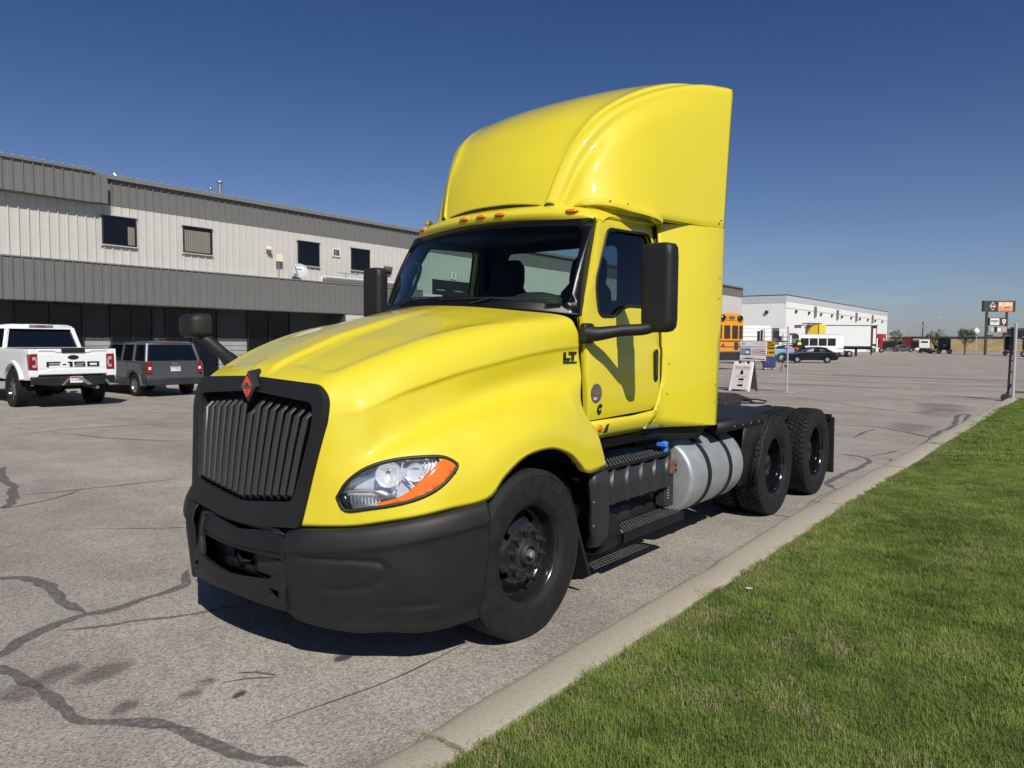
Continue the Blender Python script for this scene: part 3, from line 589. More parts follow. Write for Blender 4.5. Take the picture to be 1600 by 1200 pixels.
# =================================================================== WHITE WAREHOUSE
WH = mat('warehouse_white', (.80, .80, .77), .6, var=.03, vs=.3); WH2 = mat('warehouse_grey_band', (.50, .51, .52), .6)
a = Vector((-38.87, 122.12, 0)); b_ = Vector((-40.56, 202.15, 0)); th = math.atan2(-(b_-a).x, (b_-a).y); Ln = (b_-a).length
WR = thing('white_warehouse', 'large white flat roofed warehouse beyond the school bus with wall lights and downpipes', 'warehouse', a, th)
seg = 8; 
for i in range(seg):
    y0 = Ln*i/seg; y1 = Ln*(i+1)/seg; MB().box(-.3, 0, y0+.03, y1-.03, 0, 8.85).build('wall_panel', WH, WR); MB().box(-.3, .03, y0+.03, y1-.03, 8.85, 9.9).build('parapet_panel', WH2, WR)
for i in range(4):
    x0 = -10*i; MB().box(x0-10+.03, x0-.03-(.3 if i == 0 else 0), 0, .3, 0, 8.6).build('wall_panel', WH, WR); MB().box(x0-10+.03, x0-.03, -.03, .3, 8.6, 9.9).build('parapet_panel', WH2, WR)
MB().box(-40, -.3, .3, Ln, 0, 9.5).build('building_core', WH, WR)
MB().box(-40, .08, -.08, Ln+.05, 9.9, 10.0).build('roof_edge', FRM, WR)
for i in range(10):
    y = 5+i*7.6; MB().prism([(.0, 7.55), (.35, 7.55), (.30, 7.2), (.0, 6.9)], y-.25, y+.25, 'Y').build('wall_lamp', FRM, WR)
for i in range(4): y = 16.5+i*15.5; MB().box(.0, .28, y-.45, y+.45, 6.7, 8.6).build('wall_louvre', mat('louvre_grey', (.14, .14, .14), .6), WR)
MB().box(0, .05, 0, Ln, 7.75, 7.83).build('joint_line', WH2, WR)
MB().ell((-12, -.2, 7.4), .6, .2, .45).build('wall_lamp', FRM, WR); MB().ell((-3.2, -.2, 7.1), .35, .2, .3).build('wall_lamp', FRM, WR)
MB().box(0, .12, Ln-7, Ln-1.5, .3, 4.3).build('red_door', REDP, WR); MB().box(0, .14, Ln-6.2, Ln-3.5, .3, 3.4).build('door_panel', WH, WR)
# =================================================================== THE YELLOW TRUCK (front axle at y=0, nose towards -y)
T = thing('semi_truck', 'large yellow day cab semi truck parked beside the curb with black grille and bumper', 'semi truck', (0, 0, 0))
# ---- hood
def Yedge(z): return -1.04-.10*(1.51-z)/.73
belt = [(-1.06, .642, 1.39), (-1.0, .70, 1.395), (-.92, .77, 1.415), (-.82, .81, 1.455), (-.70, .85, 1.50), (-.56, .885, 1.54), (-.42, .915, 1.578), (-.27, .945, 1.615), (-.10, .97, 1.648), (.08, .987, 1.678), (.25, 1.0, 1.705), (.40, 1.007, 1.722), (.52, 1.01, 1.735), (.62, 1.013, 1.742), (.71, 1.015, 1.748), (.79, 1.016, 1.752)]
creaseY = [-1.05, -.99, -.90, -.80, -.69, -.56, -.41, -.26, -.10, .06, .21, .35, .45, .54, .63, .71]
def crease(y): return (lerp(y, [-1.05, -.97, -.71, -.32, .12, .71], [.56, .60, .69, .78, .87, .93]), lerp(y, [-1.05, -1.0, -.9, -.71, -.52, -.32, -.1, .12, .4, .71], [1.515, 1.548, 1.595, 1.675, 1.742, 1.80, 1.845, 1.878, 1.915, 1.945]))
bottom = [(.545, -1.145, .778), (.68, -1.075, .785), (.82, -.99, .795), (.95, -.895, .82), (1.07, -.775, .845), (1.15, -.63, .87), (1.21, -.39, .893), (1.233, -.27, 1.005), (1.24, -.13, 1.085), (1.243, .02, 1.118), (1.243, .19, 1.115), (1.243, .36, 1.06), (1.242, .47, .985), (1.24, .56, .918), (1.233, .69, .917), (1.22, .82, .925)]
def ss(a, b, x):
    t = max(0, min(1, (x-a)/(b-a))); return t*t*(3-2*t)
def q(y, xs, a): return lerp(y, xs, a)
net = []
for i in range(16):
    by, bx, bz = belt[i][0], belt[i][1], belt[i][2]
    cy = creaseY[i]; cx, cz = crease(cy)
    t = i/15
    y0 = -1.075+1.405*((cy+1.05)/1.76); z0 = lerp(y0, [-1.075, -1.0, -.9, -.55, -.1, .15, .33], [1.545, 1.60, 1.645, 1.785, 1.925, 1.985, 2.02])
    row = [(0, y0, z0)]
    for fr in (.18, .42, .72):
        x = cx*fr; row.append((x, y0+(cy-y0)*fr**2, z0+(cz-z0)*fr**1.9))
    row.append((cx, cy, cz))
    mx, my, mz = (cx+bx)/2, (cy+by)/2, (cz+bz)/2
    ff = ss(-.95, -.45, by); row.append((mx+.014+.016*ff, my, mz+.012+.010*ff))
    row.append((bx, by, bz))
    if i == 0:
        row += [(.648, Yedge(1.33), 1.33), (.625, Yedge(1.19), 1.19), (.598, Yedge(1.06), 1.06), (.568, Yedge(.92), .92), (.53, -1.145, .778)]
    else:
        y = by
        vx = q(y, [-1.0, -.92, -.7, -.45, -.1, .3, .8], [.727, .793, .878, .925, .953, .99, 1.028]); vz = q(y, [-1.0, -.9, -.7, -.45, -.1, .3, .8], [1.20, 1.22, 1.28, 1.35, 1.44, 1.51, 1.545])
        row.append((bx-.012*ff+.012*(1-ff), by+.0, bz-.055))
        row.append((vx, by-.01*(1-t), vz))
        kx = q(y, [-1.0, -.9, -.75, -.55, -.3, 0, .3, .62, .71, .79], [.695, .80, .905, 1.01, 1.085, 1.125, 1.14, 1.135, 1.12, 1.10]); kz = q(y, [-1.0, -.9, -.75, -.55, -.3, 0, .3, .62, .79], [1.055, 1.08, 1.14, 1.22, 1.305, 1.36, 1.37, 1.355, 1.345])
        ky = q(y, [-1.0, -.9, -.75, -.55, -.3, .79], [-1.055, -.975, -.86, -.65, -.36, .69]) if y < -.3 else q(y, [-.3, 0, .5, .79], [-.36, -.04, .46, .69])
        row.append((kx, ky, kz))
        b = bottom[i]
        w = .5
        jx = kx+(b[0]-kx)*.62+.022; jz = kz+(b[2]-kz)*.5; jy = ky+(b[1]-ky)*.5
        if i < 5: jx = kx+(b[0]-kx)*.55+.012*i/4
        row.append((jx, jy, jz)); row.append(b)
    net.append(row)
dense = netgrid(net, 8, 7)
NR, NC = len(dense), len(dense[0])
def ss(a, b, x):
    t = max(0, min(1, (x-a)/(b-a))); return t*t*(3-2*t)
for r in dense:
    for k, p in enumerate(r):
        if k <= 28:                                     # the raised centre spine and the two shallow scooped panels on top
            x, y = p.x, p.y; edge = crease(y)[0] if y > -1.05 else .57
            fade = 1-ss(-.55, .25, y); front = ss(-1.06, -.98, y)
            sp = 1-ss(.085+.05*ss(-1.0, -.2, y), .135+.07*ss(-1.0, -.2, y), x)
            p.z += .022*sp*fade*front
            pan = ss(.16, .24, x)*(1-ss(edge-.10, edge-.03, x))*ss(-.97, -.90, y)*(1-ss(-.3, .45, y))
            p.z -= .009*pan
HL_T = Vector((.613, .79, 0)); HL_N = Vector((.79, -.613, 0)); HL_O = Vector((.76, -1.06, 0))
HL = [(-.005, .945), (.05, 1.03), (.15, 1.10), (.288, 1.138), (.44, 1.150), (.545, 1.145), (.61, 1.115), (.622, 1.085), (.545, 1.01), (.446, .955), (.317, .918), (.16, .893), (.038, .880)]
def inpoly(x, y, P):
    c = False
    for i in range(len(P)):
        x1, y1 = P[i]; x2, y2 = P[i-1]
        if (y1 > y) != (y2 > y) and x < (x2-x1)*(y-y1)/(y2-y1)+x1: c = not c
    return c
HLs = [(.3+(p[0]-.3)*.985, 1.02+(p[1]-1.02)*.965) for p in crpath([Vector((a, b)) for a, b in HL]+[Vector(HL[0])], 4)][:-1]
verts = [p for r in dense for p in r]; faces = []; facesH = []
for i in range(NR-1):
    for k in range(NC-1):
        qd = (i*NC+k, i*NC+k+1, (i+1)*NC+k+1, (i+1)*NC+k)
        facesH.append(qd)
        c = (verts[qd[0]]+verts[qd[1]]+verts[qd[2]]+verts[qd[3]])/4
        if c.x > .7 and c.z < 1.2 and inpoly((c-HL_O).dot(HL_T), c.z, HLs): continue
        faces.append(qd)
hoodbvh = BVHTree.FromPolygons(verts, facesH)
hb = MB().add(verts, faces)
# inward turned flange round the wheel arch and along the rear edge
arch = [dense[i][-1] for i in range(NR)]
hb.grid([arch, [p+Vector((-.05, 0, .004)) for p in arch]])
rear = dense[-1]
hb.grid([rear, [p+Vector((-.03 if k > 40 else 0, .0, -.03)) for k, p in enumerate(rear)]])
hb.mirror()
hood = hb.build('hood', YEL, T, smooth=50)
hood.modifiers.new('w', 'WEIGHTED_NORMAL')
def onhood(s, z, off=0.0):
    o = HL_O+HL_T*s+HL_N*.6; o.z = z
    h = hoodbvh.ray_cast(o, -HL_N)
    if h[0] is None: return HL_O+HL_T*s+Vector((0, 0, z))+HL_N*off
    return h[0]+HL_N*off
def onside(y, z, off=0.0):
    h = hoodbvh.ray_cast(Vector((3, y, z)), Vector((-1, 0, 0)))
    return (h[0] if h[0] is not None else Vector((1.1, y, z)))+Vector((off, 0, 0))
# ---- headlights
def headlight(mir):
    def P(s, z, off): p = onhood(s, z, off); return (-p.x, p.y, p.z) if mir else p
    outl = [tuple(p) for p in crpath([Vector((a, b)) for a, b in HL]+[Vector(HL[0])], 4)][:-1]
    hs = plate('headlight', [( .3+(a-.3)*.93, 1.02+(b-1.02)*.88) for a, b in outl], [], lambda s, z: P(s, z, -.075-.02*math.sin(s*9)), LMPI, T, cu=[i*.03 for i in range(21)], cv=[.88+i*.02 for i in range(14)], solid=.004)
    # gasket
    rim = MB(); pr = [P(a, b, .002) for a, b in outl]; rim.tube(pr, .0105, 8, closed=True); rim.build('gasket', SEAL, hs)
    w = MB(); inn = [P(.3+(a-.3)*.93, 1.02+(b-1.02)*.88, -.078) for a, b in outl]; ou = [P(a, b, .0) for a, b in outl]
    w.grid([ou+[ou[0]], inn+[inn[0]]]); w.build('housing', LMPI, hs)
    # lens over everything, split into clear and amber
    bd = [(.555, 1.146), (.43, 1.042), (.35, .975), (.29, .945), (.20, .925), (.19, .893)]
    amb = [(.555, 1.146), (.61, 1.118), (.622, 1.085), (.545, 1.01), (.446, .955), (.317, .918), (.20, .898), (.20, .922), (.29, .942), (.35, .972), (.43, 1.040)]
    cl = [(.0, .945), (.05, 1.03), (.15, 1.10), (.288, 1.135), (.44, 1.146), (.545, 1.142), (.42, 1.046), (.34, .98), (.28, .95), (.19, .928), (.17, .895), (.038, .882)]
    plate('lens', cl, [], lambda s, z: P(s, z, .004), GLC, hs, cu=[i*.04 for i in range(16)], cv=[.9+i*.04 for i in range(7)])
    plate('turn_signal', amb, [], lambda s, z: P(s, z, .006), LAMPO, hs, cu=[i*.04 for i in range(16)], cv=[.9+i*.04 for i in range(7)], solid=.02, offs=1 if mir else -1)
    plate('lamp_divider', [(.02, .965), (.06, .985), (.24, .985), (.30, .945), (.25, .935), (.18, .972), (.06, .972)], [], lambda s, z: P(s, z, -.012), STL, hs, cu=[.1, .2], solid=.05)
    plate('lamp_divider', [(-.005, .95), (.02, .97), (.045, .965), (.075, .885), (.04, .883)], [], lambda s, z: P(s, z, -.004), BLK, hs, solid=.02)
    for (s, z, r) in ((.26, 1.062, .070), (.40, 1.072, .052)):
        b = MB(); c = Vector(P(s, z, -.07)); n = Vector((-HL_N.x, HL_N.y, 0)) if mir else HL_N
        prof = [(0.0, .012), (.012, r*.6), (.035, r*.9), (.055, r)]
        qm = n.to_track_quat('X', 'Z').to_matrix().to_4x4(); qm.translation = c
        m2 = MB().lathe(prof, n=20); m2.v = [tuple(qm @ Vector(p)) for p in m2.v]; m2.build('reflector_bowl', LMPI, hs, smooth=60)
    rb = MB()
    for k in range(9):
        s0 = .065+.018*k; rb.tube([P(s0, .955, -.03), P(s0+.004, .90, -.03)], .0075, 5)
    rb.build('fluted_reflector', LMPI, hs)
    rb = MB()
    for k in range(5):
        s0 = .455+.02*k; rb.tube([P(s0-.03, 1.045+.01*k, -.03), P(s0, 1.12, -.03)], .006, 5)
    rb.tube([P(.335, 1.12, -.02), P(.30, .985, -.02)], .006, 5); rb.tube([P(.335, 1.06, -.02), P(.40, .985, -.02)], .006, 5)
    rb.build('reflector_rib', LMPI, hs)
headlight(False); headlight(True)
# ---- grille
GY = lambda x, z, d=0: Yedge(z)-.012-.018*(1-(x/.66)**2)-d
outer = roundpoly([(-.59, 1.535), (0, 1.56), (.59, 1.535), (.655, 1.47), (.672, 1.36), (.549, .775), (.0, .715), (-.549, .775), (-.672, 1.36), (-.655, 1.47)], [.11, .1, .11, .07, .25, .01, .3, .01, .25, .07])
inner = roundpoly([(-.575, 1.435), (0, 1.475), (.575, 1.435), (.58, 1.3), (.493, .905), (0, .845), (-.493, .905), (-.58, 1.3)], .05)
gs = plate('grille_surround', outer, [inner], lambda x, z: (x, GY(x, z, .012), z), PLA, T, cu=[-.6+.1*i for i in range(13)], cv=[.75+.06*i for i in range(14)], solid=.07, offs=-1, bevel=.012, smooth=40)
plate('grille_shroud', [(-.60, 1.46), (.60, 1.46), (.55, .86), (-.55, .86)], [], lambda x, z: (x, GY(x, z)+.16, z), BLKM, T, solid=.02)
ms = MB()
for k in range(56):
    x = -.56+k*.02; ms.box(x-.002, x+.002, -.985, -.98, .86, 1.44)
for k in range(30):
    z = .87+k*.02; ms.box(-.56, .56, -.987, -.983, z-.002, z+.002)
stuff(ms.build('grille_screen', BLKM, T, smooth=0))
GBAR = mat('grille_bar_grey', (.033, .034, .035), .42, bump=.05, bs=300)
MB().prism([(-.545, 1.30), (-.530, 1.30), (-.495, .97), (-.51, .97)], -1.09, -1.06, 'Y').build('grille_side_strip', BRNZ, T)
for k in range(15):
    f = (k-7)/7; xt = f*.515; xb = f*.455
    zt = 1.475-.045*abs(f)-.02; zb = .838+.055*abs(f)
    if abs(k-7) == 0: zt = 1.40
    pts = [(xt, GY(xt, zt)+.07, zt), (xt*.998, GY(xt, zt-.055, .0), zt-.06), (xt*.6+xb*.4, GY(xt, 1.2, .004), 1.2), (xb, GY(xb, zb+.05, .004), zb+.045), (xb, GY(xb, zb)+.05, zb-.004)]
    b = MB(); N = 8; rows = []
    for j, p in enumerate(pts):
        w, d = .0205, .011
        if j in (0, 4): w = .015
        rows.append([Vector(p)+Vector((w*c, -d*s_ if s_ > 0 else -.006*s_, 0)) for c, s_ in ((1, -1), (1, .1), (.75, .8), (.3, 1.1), (-.3, 1.1), (-.75, .8), (-1, .1), (-1, -1))])
    b.grid(rows, wrap=True); b.add(rows[0], [tuple(range(8))]); b.add(rows[-1], [tuple(range(8))])
    b.build('grille_bar', GBAR, T, smooth=25)
# emblem
em = MB(); ch, cw, cz = .100, .082, 1.502
yb = -1.06
f = [(0, -1.135, cz+ch*.86), (cw*.98, -1.135, cz), (0, -1.135, cz-ch*.98), (-cw*.98, -1.135, cz)]
bk = [(0, yb, cz+ch), (cw*1.12, yb, cz+.012), (0, yb, cz-ch*.8), (-cw*1.12, yb, cz+.012)]
em.add(f+bk, [(0, 1, 2, 3), (0, 4, 5, 1), (1, 5, 6, 2), (2, 6, 7, 3), (3, 7, 4, 0)])
emb = em.build('emblem', PLA, T, smooth=0, bevel=.004); emb.location = (0, .03, 0)
EMR = mat('emblem_red', (.80, .075, .035), .35, coat=.3); EMG = mat('emblem_trim_grey', (.16, .17, .18), .3, metal=.6)
def dia(hw, hh, y0, y1, m, nm, zc=cz-.006):
    return MB().prism([(0, zc+hh), (hw, zc), (0, zc-hh), (-hw, zc)], y0, y1, 'Y').build(nm, m, emb, smooth=0)
dia(.071, .081, -1.139, -1.134, EMG, 'emblem_border'); dia(.064, .073, -1.142, -1.138, BLK, 'emblem_field')
for sgn in (-1, 1):
    MB().prism([(sgn*.002, cz+.048), (sgn*.002, cz+.004), (sgn*.013, cz+.004), (sgn*.013, cz-.0), (sgn*.025, cz+.004)][:0] or [(sgn*.0015, cz+.056), (sgn*.047, cz+.003), (sgn*.018, cz+.003), (sgn*.018, cz+.014), (sgn*.0015, cz+.018)], -1.1445, -1.1415, 'Y').build('emblem_mark', EMR, emb, smooth=0)
    MB().prism([(sgn*.006, cz-.016), (sgn*.046, cz-.016), (sgn*.006, cz-.066)], -1.1445, -1.1415, 'Y').build('emblem_mark', EMR, emb, smooth=0)
MB().box(-.060, .060, -1.1455, -1.1415, cz-.012, cz-.001).build('emblem_bar', EMG, emb, smooth=0)
# ---- bumper
def bump_side(mir):
    TOP = [(.475, -1.165, .745), (.56, -1.165, .762), (.68, -1.115, .772), (.82, -1.03, .782), (.95, -.93, .803), (1.08, -.80, .832), (1.17, -.64, .858), (1.235, -.43, .885)]
    rows = []
    for i, (x, y, z) in enumerate(TOP):
        t = i/7
        n = Vector((max(0, x-.3), y+.2, 0)).normalized()
        zb = [.315, .285, .25, .235, .245, .24, .245, .255][i]; xi = [0, 0, 0, .0, -.005, -.012, -.03, -.045][i]; yi = [.005, .02, .05, .055, .045, .02, -.01, -.03][i]
        row = [Vector((x, y, z))+n*-.03+Vector((0, 0, .002)), Vector((x, y, z)), Vector((x, y, z-.03))+n*.022, Vector((x, y, z-.09))+n*.034, Vector((x, y, z-.13))+n*.024, Vector((x, y+yi*.15, (z*.55+zb*.45)))+n*.022, Vector((x+xi*.5, y+yi*.55, zb+.15))+n*.022, Vector((x+xi, y+yi*.9, zb+.06))+n*.020, Vector((x+xi, y+yi, zb))+n*.012, Vector((x+xi, y+yi, zb))-n*.05]
        rows.append(row)
    d = netgrid(rows, 14, 9)
    CP = [Vector(p) for p in ((.60, .630), (.85, .632), (.955, .625), (.985, .585), (.965, .530), (.90, .487), (.80, .470), (.70, .470))]
    C2 = [Vector(p) for p in ((.93, .38), (1.05, .385), (1.14, .39))]
    def dseg(p, P):
        best = 9
        for a, b in zip(P, P[1:]):
            ab = b-a; t = max(0, min(1, (p-a).dot(ab)/ab.length_squared)); best = min(best, (p-a-ab*t).length)
        return best
    for ri, r in enumerate(d):
        for p in r:
            q2 = Vector((p.x, p.z)); g1 = dseg(q2, CP); g2 = dseg(q2, C2)
            inside = inpoly(p.x, p.z, [(a.x, a.y) for a in CP]+[(.60, .47)])
            n = Vector((max(0, p.x-.3), p.y+.2, 0)).normalized()
            p -= n*(.011*math.exp(-(g1/.014)**2)+.007*math.exp(-(g2/.016)**2))
            if mir: p.x = -p.x
    MB().grid(d).build('bumper_end', PLB if False else PLA, T, smooth=60, solid=.012)
bump_side(False); bump_side(True)
PLI = mat('bumper_insert_black', (.007, .007, .008), .55, var=.3, vs=10, bump=.1)
BY = lambda x, z: -1.165-.062*(1-(x/.5)**2)-.035*math.exp(-((z-.40)/.1)**2)+.03*max(0, (z-.62)/.12)
bo = roundpoly([(-.485, .315), (0, .345), (.485, .315), (.478, .745), (.438, .742), (.425, .56), (.36, .475), (0, .445), (-.36, .475), (-.425, .56), (-.438, .742), (-.478, .745)], .012)
bi = roundpoly([(-.425, .615), (0, .60), (.425, .615), (.415, .52), (.36, .475), (0, .44), (-.36, .475), (-.415, .52)], .03)
hook = lambda s: roundpoly([(s*.375, .435), (s*.44, .425), (s*.45, .385), (s*.41, .372), (s*.382, .385)], .008)
plate('bumper_insert', roundpoly([(-.45, .735), (0, .688), (.45, .735), (.437, .615), (0, .60), (-.437, .615)], .01), [], lambda x, z: (x, BY(x, z)+.028, z), PLI, T, cu=[-.4+.1*i for i in range(9)], solid=.02, bevel=.006)
plate('bumper_center', bo, [hook(1), hook(-1)], lambda x, z: (x, BY(x, z), z), PLA, T, cu=[-.45+.05*i for i in range(19)], cv=[.33+.04*i for i in range(11)], solid=.03, offs=-1, bevel=.006, smooth=40)
plate('bumper_inner_panel', [(-.46, .66), (.46, .66), (.46, .46), (.3, .42), (-.3, .42), (-.46, .46)], [roundpoly([(-.10, .60), (.10, .60), (.10, .47), (-.12, .50)], .02)], lambda x, z: (x, BY(x, .5)+.10, z), PLI, T, cu=[-.4+.1*i for i in range(9)], solid=.01)
plate('bumper_inner_step', [(-.44, .64), (.44, .64), (.44, .575), (-.44, .575)], [], lambda x, z: (x, BY(x, .5)+.05, z), PLI, T, cu=[-.4+.1*i for i in range(9)], solid=.02, bevel=.004)
MB().tube([(-.06, -1.12, .58), (-.03, -1.16, .52), (.02, -1.17, .50), (.06, -1.14, .50), (.07, -1.10, .53)], .011, 8).build('tow_hook', BLKM, T)
MB().box(.14, .40, -1.15, -1.13, .455, .565).build('license_plate_bracket', PLB, T, bevel=.006)
MB().box(-.6, .6, -1.06, -.98, .60, .80).build('radiator_support', BLKM, T, bevel=.01)
MB().box(-.95, .95, -.95, -.80, .42, .62).build('bumper_beam', BLKM, T, bevel=.01)
MB().prism([(-.42, .705), (.42, .715), (.38, .74), (.1, .735), (-.1, .722), (-.40, .73)], -1.16, -1.11, 'Y').build('bumper_seal', PLB, T, smooth=30)
# unseen panel added under the bumper to stop light leaking into its shadow
MB().prism([(-.50, -1.19), (0, -1.24), (.50, -1.19), (.85, -1.0), (1.08, -.80), (1.17, -.50), (1.10, .0), (-1.10, .0), (-1.17, -.50), (-1.08, -.80), (-.85, -1.0)], .33, .36, 'Z').build('bumper_light_block', BLKM, T)
# ---- wheel arch liners, engine bay filler, frame
for s in (1, -1):
    m = MB(); m.lathe([(0, .60), (.50, .60)], c=(.58, .06, .50), n=20, a0=R(-6), a1=R(186))
    m.prism([(-.56, .50), (-.50, .75), (-.3, 1.0), (.1, 1.12), (.45, .98), (.60, .75), (.66, .45), (.5, .35), (-.5, .35)], .56, .60)
    if s < 0: m.mirror(); m.v = m.v[len(m.v)//2:]; h = len(m.f)//2; n0 = len(m.v); m.f = [tuple(i-n0 for i in f) for f in m.f[h:]]
    m.build('wheel_arch_liner', DARK, T, solid=.006)
MB().box(-.50, .50, -.92, .55, .55, 1.36).box(-.40, .40, -.80, .75, 1.3, 1.55).build('engine_cover', BLKM, T, bevel=.03)
for s in (1, -1):
    x = s*.43; m = MB(); m.box(x-.04, x+.04, -.95, 6.05, .70, .97); m.build('frame_rail', BLKM, T, bevel=.006)
fr = MB()
for y in (2.3, 3.2, 3.7, 4.82, 5.95): fr.box(-.40, .40, y-.05, y+.05, .74, .94)
fr.build('crossmember', BLKM, T, bevel=.006)
ax = MB(); ax.tube([(-1.0, 0, .50), (-.7, 0, .44), (.7, 0, .44), (1.0, 0, .50)], .06, 8).build('front_axle', BLKM, T)
for y in (4.14, 5.5):
    m = MB(); m.tube([(-1.0, y, .50), (-.25, y, .50)], .07, 10).tube([(.25, y, .50), (1.0, y, .50)], .07, 10).ell((0, y, .52), .26, .24, .24); m.build('drive_axle', BLKM, T)
# ---- wheels
def tyreprof(w, Ro, ribs):
    h = w/2
    side = [(h-.034, .288), (h-.022, .300), (h-.010, .318), (h-.0085, .322), (h-.004, .345), (h, .385), (h-.001, .42), (h-.006, .452), (h-.011, .470), (h-.008, .474), (h-.012, .480), (h-.020, .492), (h-.032, Ro-.004)]
    tr = []
    g = ribs
    for x in g:
        tr += [(x+.006, Ro), (x+.004, Ro-.013), (x-.004, Ro-.013), (x-.006, Ro)]
    return side+[(h-.036, Ro-.001)]+tr+[(-(h-.036), Ro-.001)]+[(-a, b) for a, b in side[::-1]]
RIM = mat('gloss_black_rim', (.006, .006, .007), .13, coat=.9, rvar=.05, vs=12)
HUB = mat('dusty_black_hub', (.020, .019, .0185), .6, var=.35, vs=25, bump=.2, bs=80)
def rimmesh(front):
    m = MB(); n = 60
    if front: prof = [(.112, .292), (.117, .303), (.112, .306), (.106, .300), (.103, .290), (.085, .281), (.05, .276), (.015, .270), (-.004, .262), (-.006, .252), (.004, .243), (.026, .228), (.047, .205), (.062, .182), (.070, .160), (.072, .10), (.072, .0)]
    else: prof = [(.112, .292), (.117, .303), (.112, .306), (.106, .300), (.100, .290), (.07, .281), (.0, .277), (-.05, .272), (-.07, .262), (-.078, .245), (-.07, .22), (-.05, .195), (-.04, .165), (-.038, .09), (-.038, .0)]
    vs = []; fs = []
    for (h, r) in prof:
        for k in range(n): a = 2*math.pi*k/n; vs.append((h, r*math.cos(a), r*math.sin(a)))
    for i in range(len(prof)-1):
        for k in range(n):
            rm = (prof[i][1]+prof[i+1][1])/2
            if front and ((i == 11 and (k+4) % 12 < 4) or (i in (10, 12) and (k+3) % 12 < 2)): continue
            if not front and i in (9, 10) and (k+4) % 12 < 3: continue
            fs.append((i*n+k, i*n+(k+1) % n, (i+1)*n+(k+1) % n, (i+1)*n+k))
    m.add(vs, fs)
    return m
def drumdark(parent, x):
    pass
def make_front():
    w = rimmesh(True).build('wheel', mat('satin_black_rim', (.014, .014, .015), .22, coat=.5, coatr=.12), T, smooth=60) if True else rimmesh(True).build('wheel', RIM, T, smooth=60)
    MB().lathe(tyreprof(.285, .507, (.078, .028, -.028, -.078)), n=80).build('tyre', RUB, w, smooth=40)
    MB().lathe([(-.03, .255), (-.02, .245), (-.02, .05), (-.1, .05)], n=32).build('brake_drum', BLKM, w)
    hb_ = MB().lathe([(.07, .095), (.076, .093), (.078, .082), (.086, .072), (.110, .068), (.118, .060), (.114, .045), (.100, .040), (.100, .0)], n=32); hb_.build('hub', HUB, w, smooth=40)
    MB().lathe([(.095, .028), (.128, .026), (.134, .018), (.134, 0)], n=6).build('hub_cap', STL, w, smooth=0)
    for k in range(10):
        a = R(36*k+18); y, z = .1425*math.cos(a), .1425*math.sin(a)
        m = MB().lathe([(.070, .022), (.076, .022), (.078, .0165), (.098, .016), (.100, .0095), (.122, .009), (.122, 0)], c=(0, y, z), n=10); m.build('lug_nut', HUB, w, smooth=40)
    return w
fw_ = make_front()
for k, chh in enumerate('FORTUNE'):
    if False: pass
    a = R(66-8.2*k); rr = .415
    # outward facing +x: reading clockwise
    p = (.1445, -0, 0)
    c = Vector((.1435, -rr*math.cos(a+math.pi/2)*-1*-1, 0))
    ang = R(64-9.5*k)
    pos = Vector((.1435, math.cos(ang)*rr*-1*-1, math.sin(ang)*rr))
    upd = Vector((0, math.cos(ang), math.sin(ang))); rd = upd.cross(Vector((1, 0, 0)))
    text('lettering', chh, .062, RUBL, fw_, pos, rd, upd, depth=.006, bold=.001)
fw_.location = (1.093, 0, .502)
fl = copy_tree(fw_, T); fl.location = (-1.093, 0, .502); fl.rotation_euler = (0, 0, math.pi)
for sgn, rt_ in ((1, 0),): fw_.rotation_euler = (R(8), 0, R(0))
# drive tyre: deep blocks
def drive_tyre(w):
    m = MB(); Ro = .507; h = .1375
    prof = [(h-.030, .288), (h-.018, .300), (h-.008, .320), (h-.006, .325), (h-.002, .35), (h, .385), (h-.002, .43), (h-.010, .462), (h-.016, .478), (h-.022, .487)]
    m.lathe(prof+[(-a, b) for a, b in prof[::-1]], n=72)
    n = 52; da = 2*math.pi/n
    rng = random.Random(3)
    for row, (x0, x1, st, sk) in enumerate(((.078, .121, 0, .12), (.032, .072, .5, -.25), (-.014, .026, .2, .25), (-.062, -.020, .7, -.25), (-.121, -.068, .35, .12))):
        for k in range(n):
            a = (k+st)*da; hw = da*.40
            for_sh = .018 if row in (0, 4) else 0
            pts = []
            for rr in (.476, Ro):
                for (x, aa) in ((x0, a-hw+sk*da), (x1, a-hw-sk*da), (x1, a+hw-sk*da), (x0, a+hw+sk*da)):
                    r2 = rr
                    if rr == Ro and row == 0 and x == x1: r2 = Ro-.010
                    if rr == Ro and row == 4 and x == x0: r2 = Ro-.010
                    if rr != Ro: x = x+(.004 if row == 0 and x == x1 else 0)-(.004 if row == 4 and x == x0 else 0)
                    pts.append((x, r2*math.cos(aa), r2*math.sin(aa)))
            m.add(pts, [(0, 1, 2, 3), (4, 5, 6, 7), (0, 1, 5, 4), (1, 2, 6, 5), (2, 3, 7, 6), (3, 0, 4, 7)])
    return m.build('tyre', RUB, w, smooth=30, merge=False)
dw = rimmesh(False).build('wheel', RIM, T, smooth=60)
drive_tyre(dw)
MB().lathe([(-.05, .15), (-.035, .145), (-.03, .12), (.03, .115), (.045, .09), (.05, .0)], n=28).build('hub', BLK, dw, smooth=40)
ln = MB()
for k in range(10):
    a = R(36*k); ln.lathe([(-.042, .022), (-.02, .020), (-.02, .012), (0.0, .0105), (0.0, 0)], c=(0, .1425*math.cos(a), .1425*math.sin(a)), n=8)
ln.build('lug_nut', BLK, dw)
first = True
for y in (4.14, 5.50):
    for s in (1, -1):
        for xo in (1.083, .775):
            w = dw if first else copy_tree(dw, T)
            first = False
            w.location = (s*xo, y, .502); fl_ = (xo < 1) != (s < 0)
            w.rotation_euler = (R(random.uniform(0, 360)) if not (s > 0 and xo > 1) else R(20), 0, math.pi if fl_ else 0)
            if xo < 1:
                pass
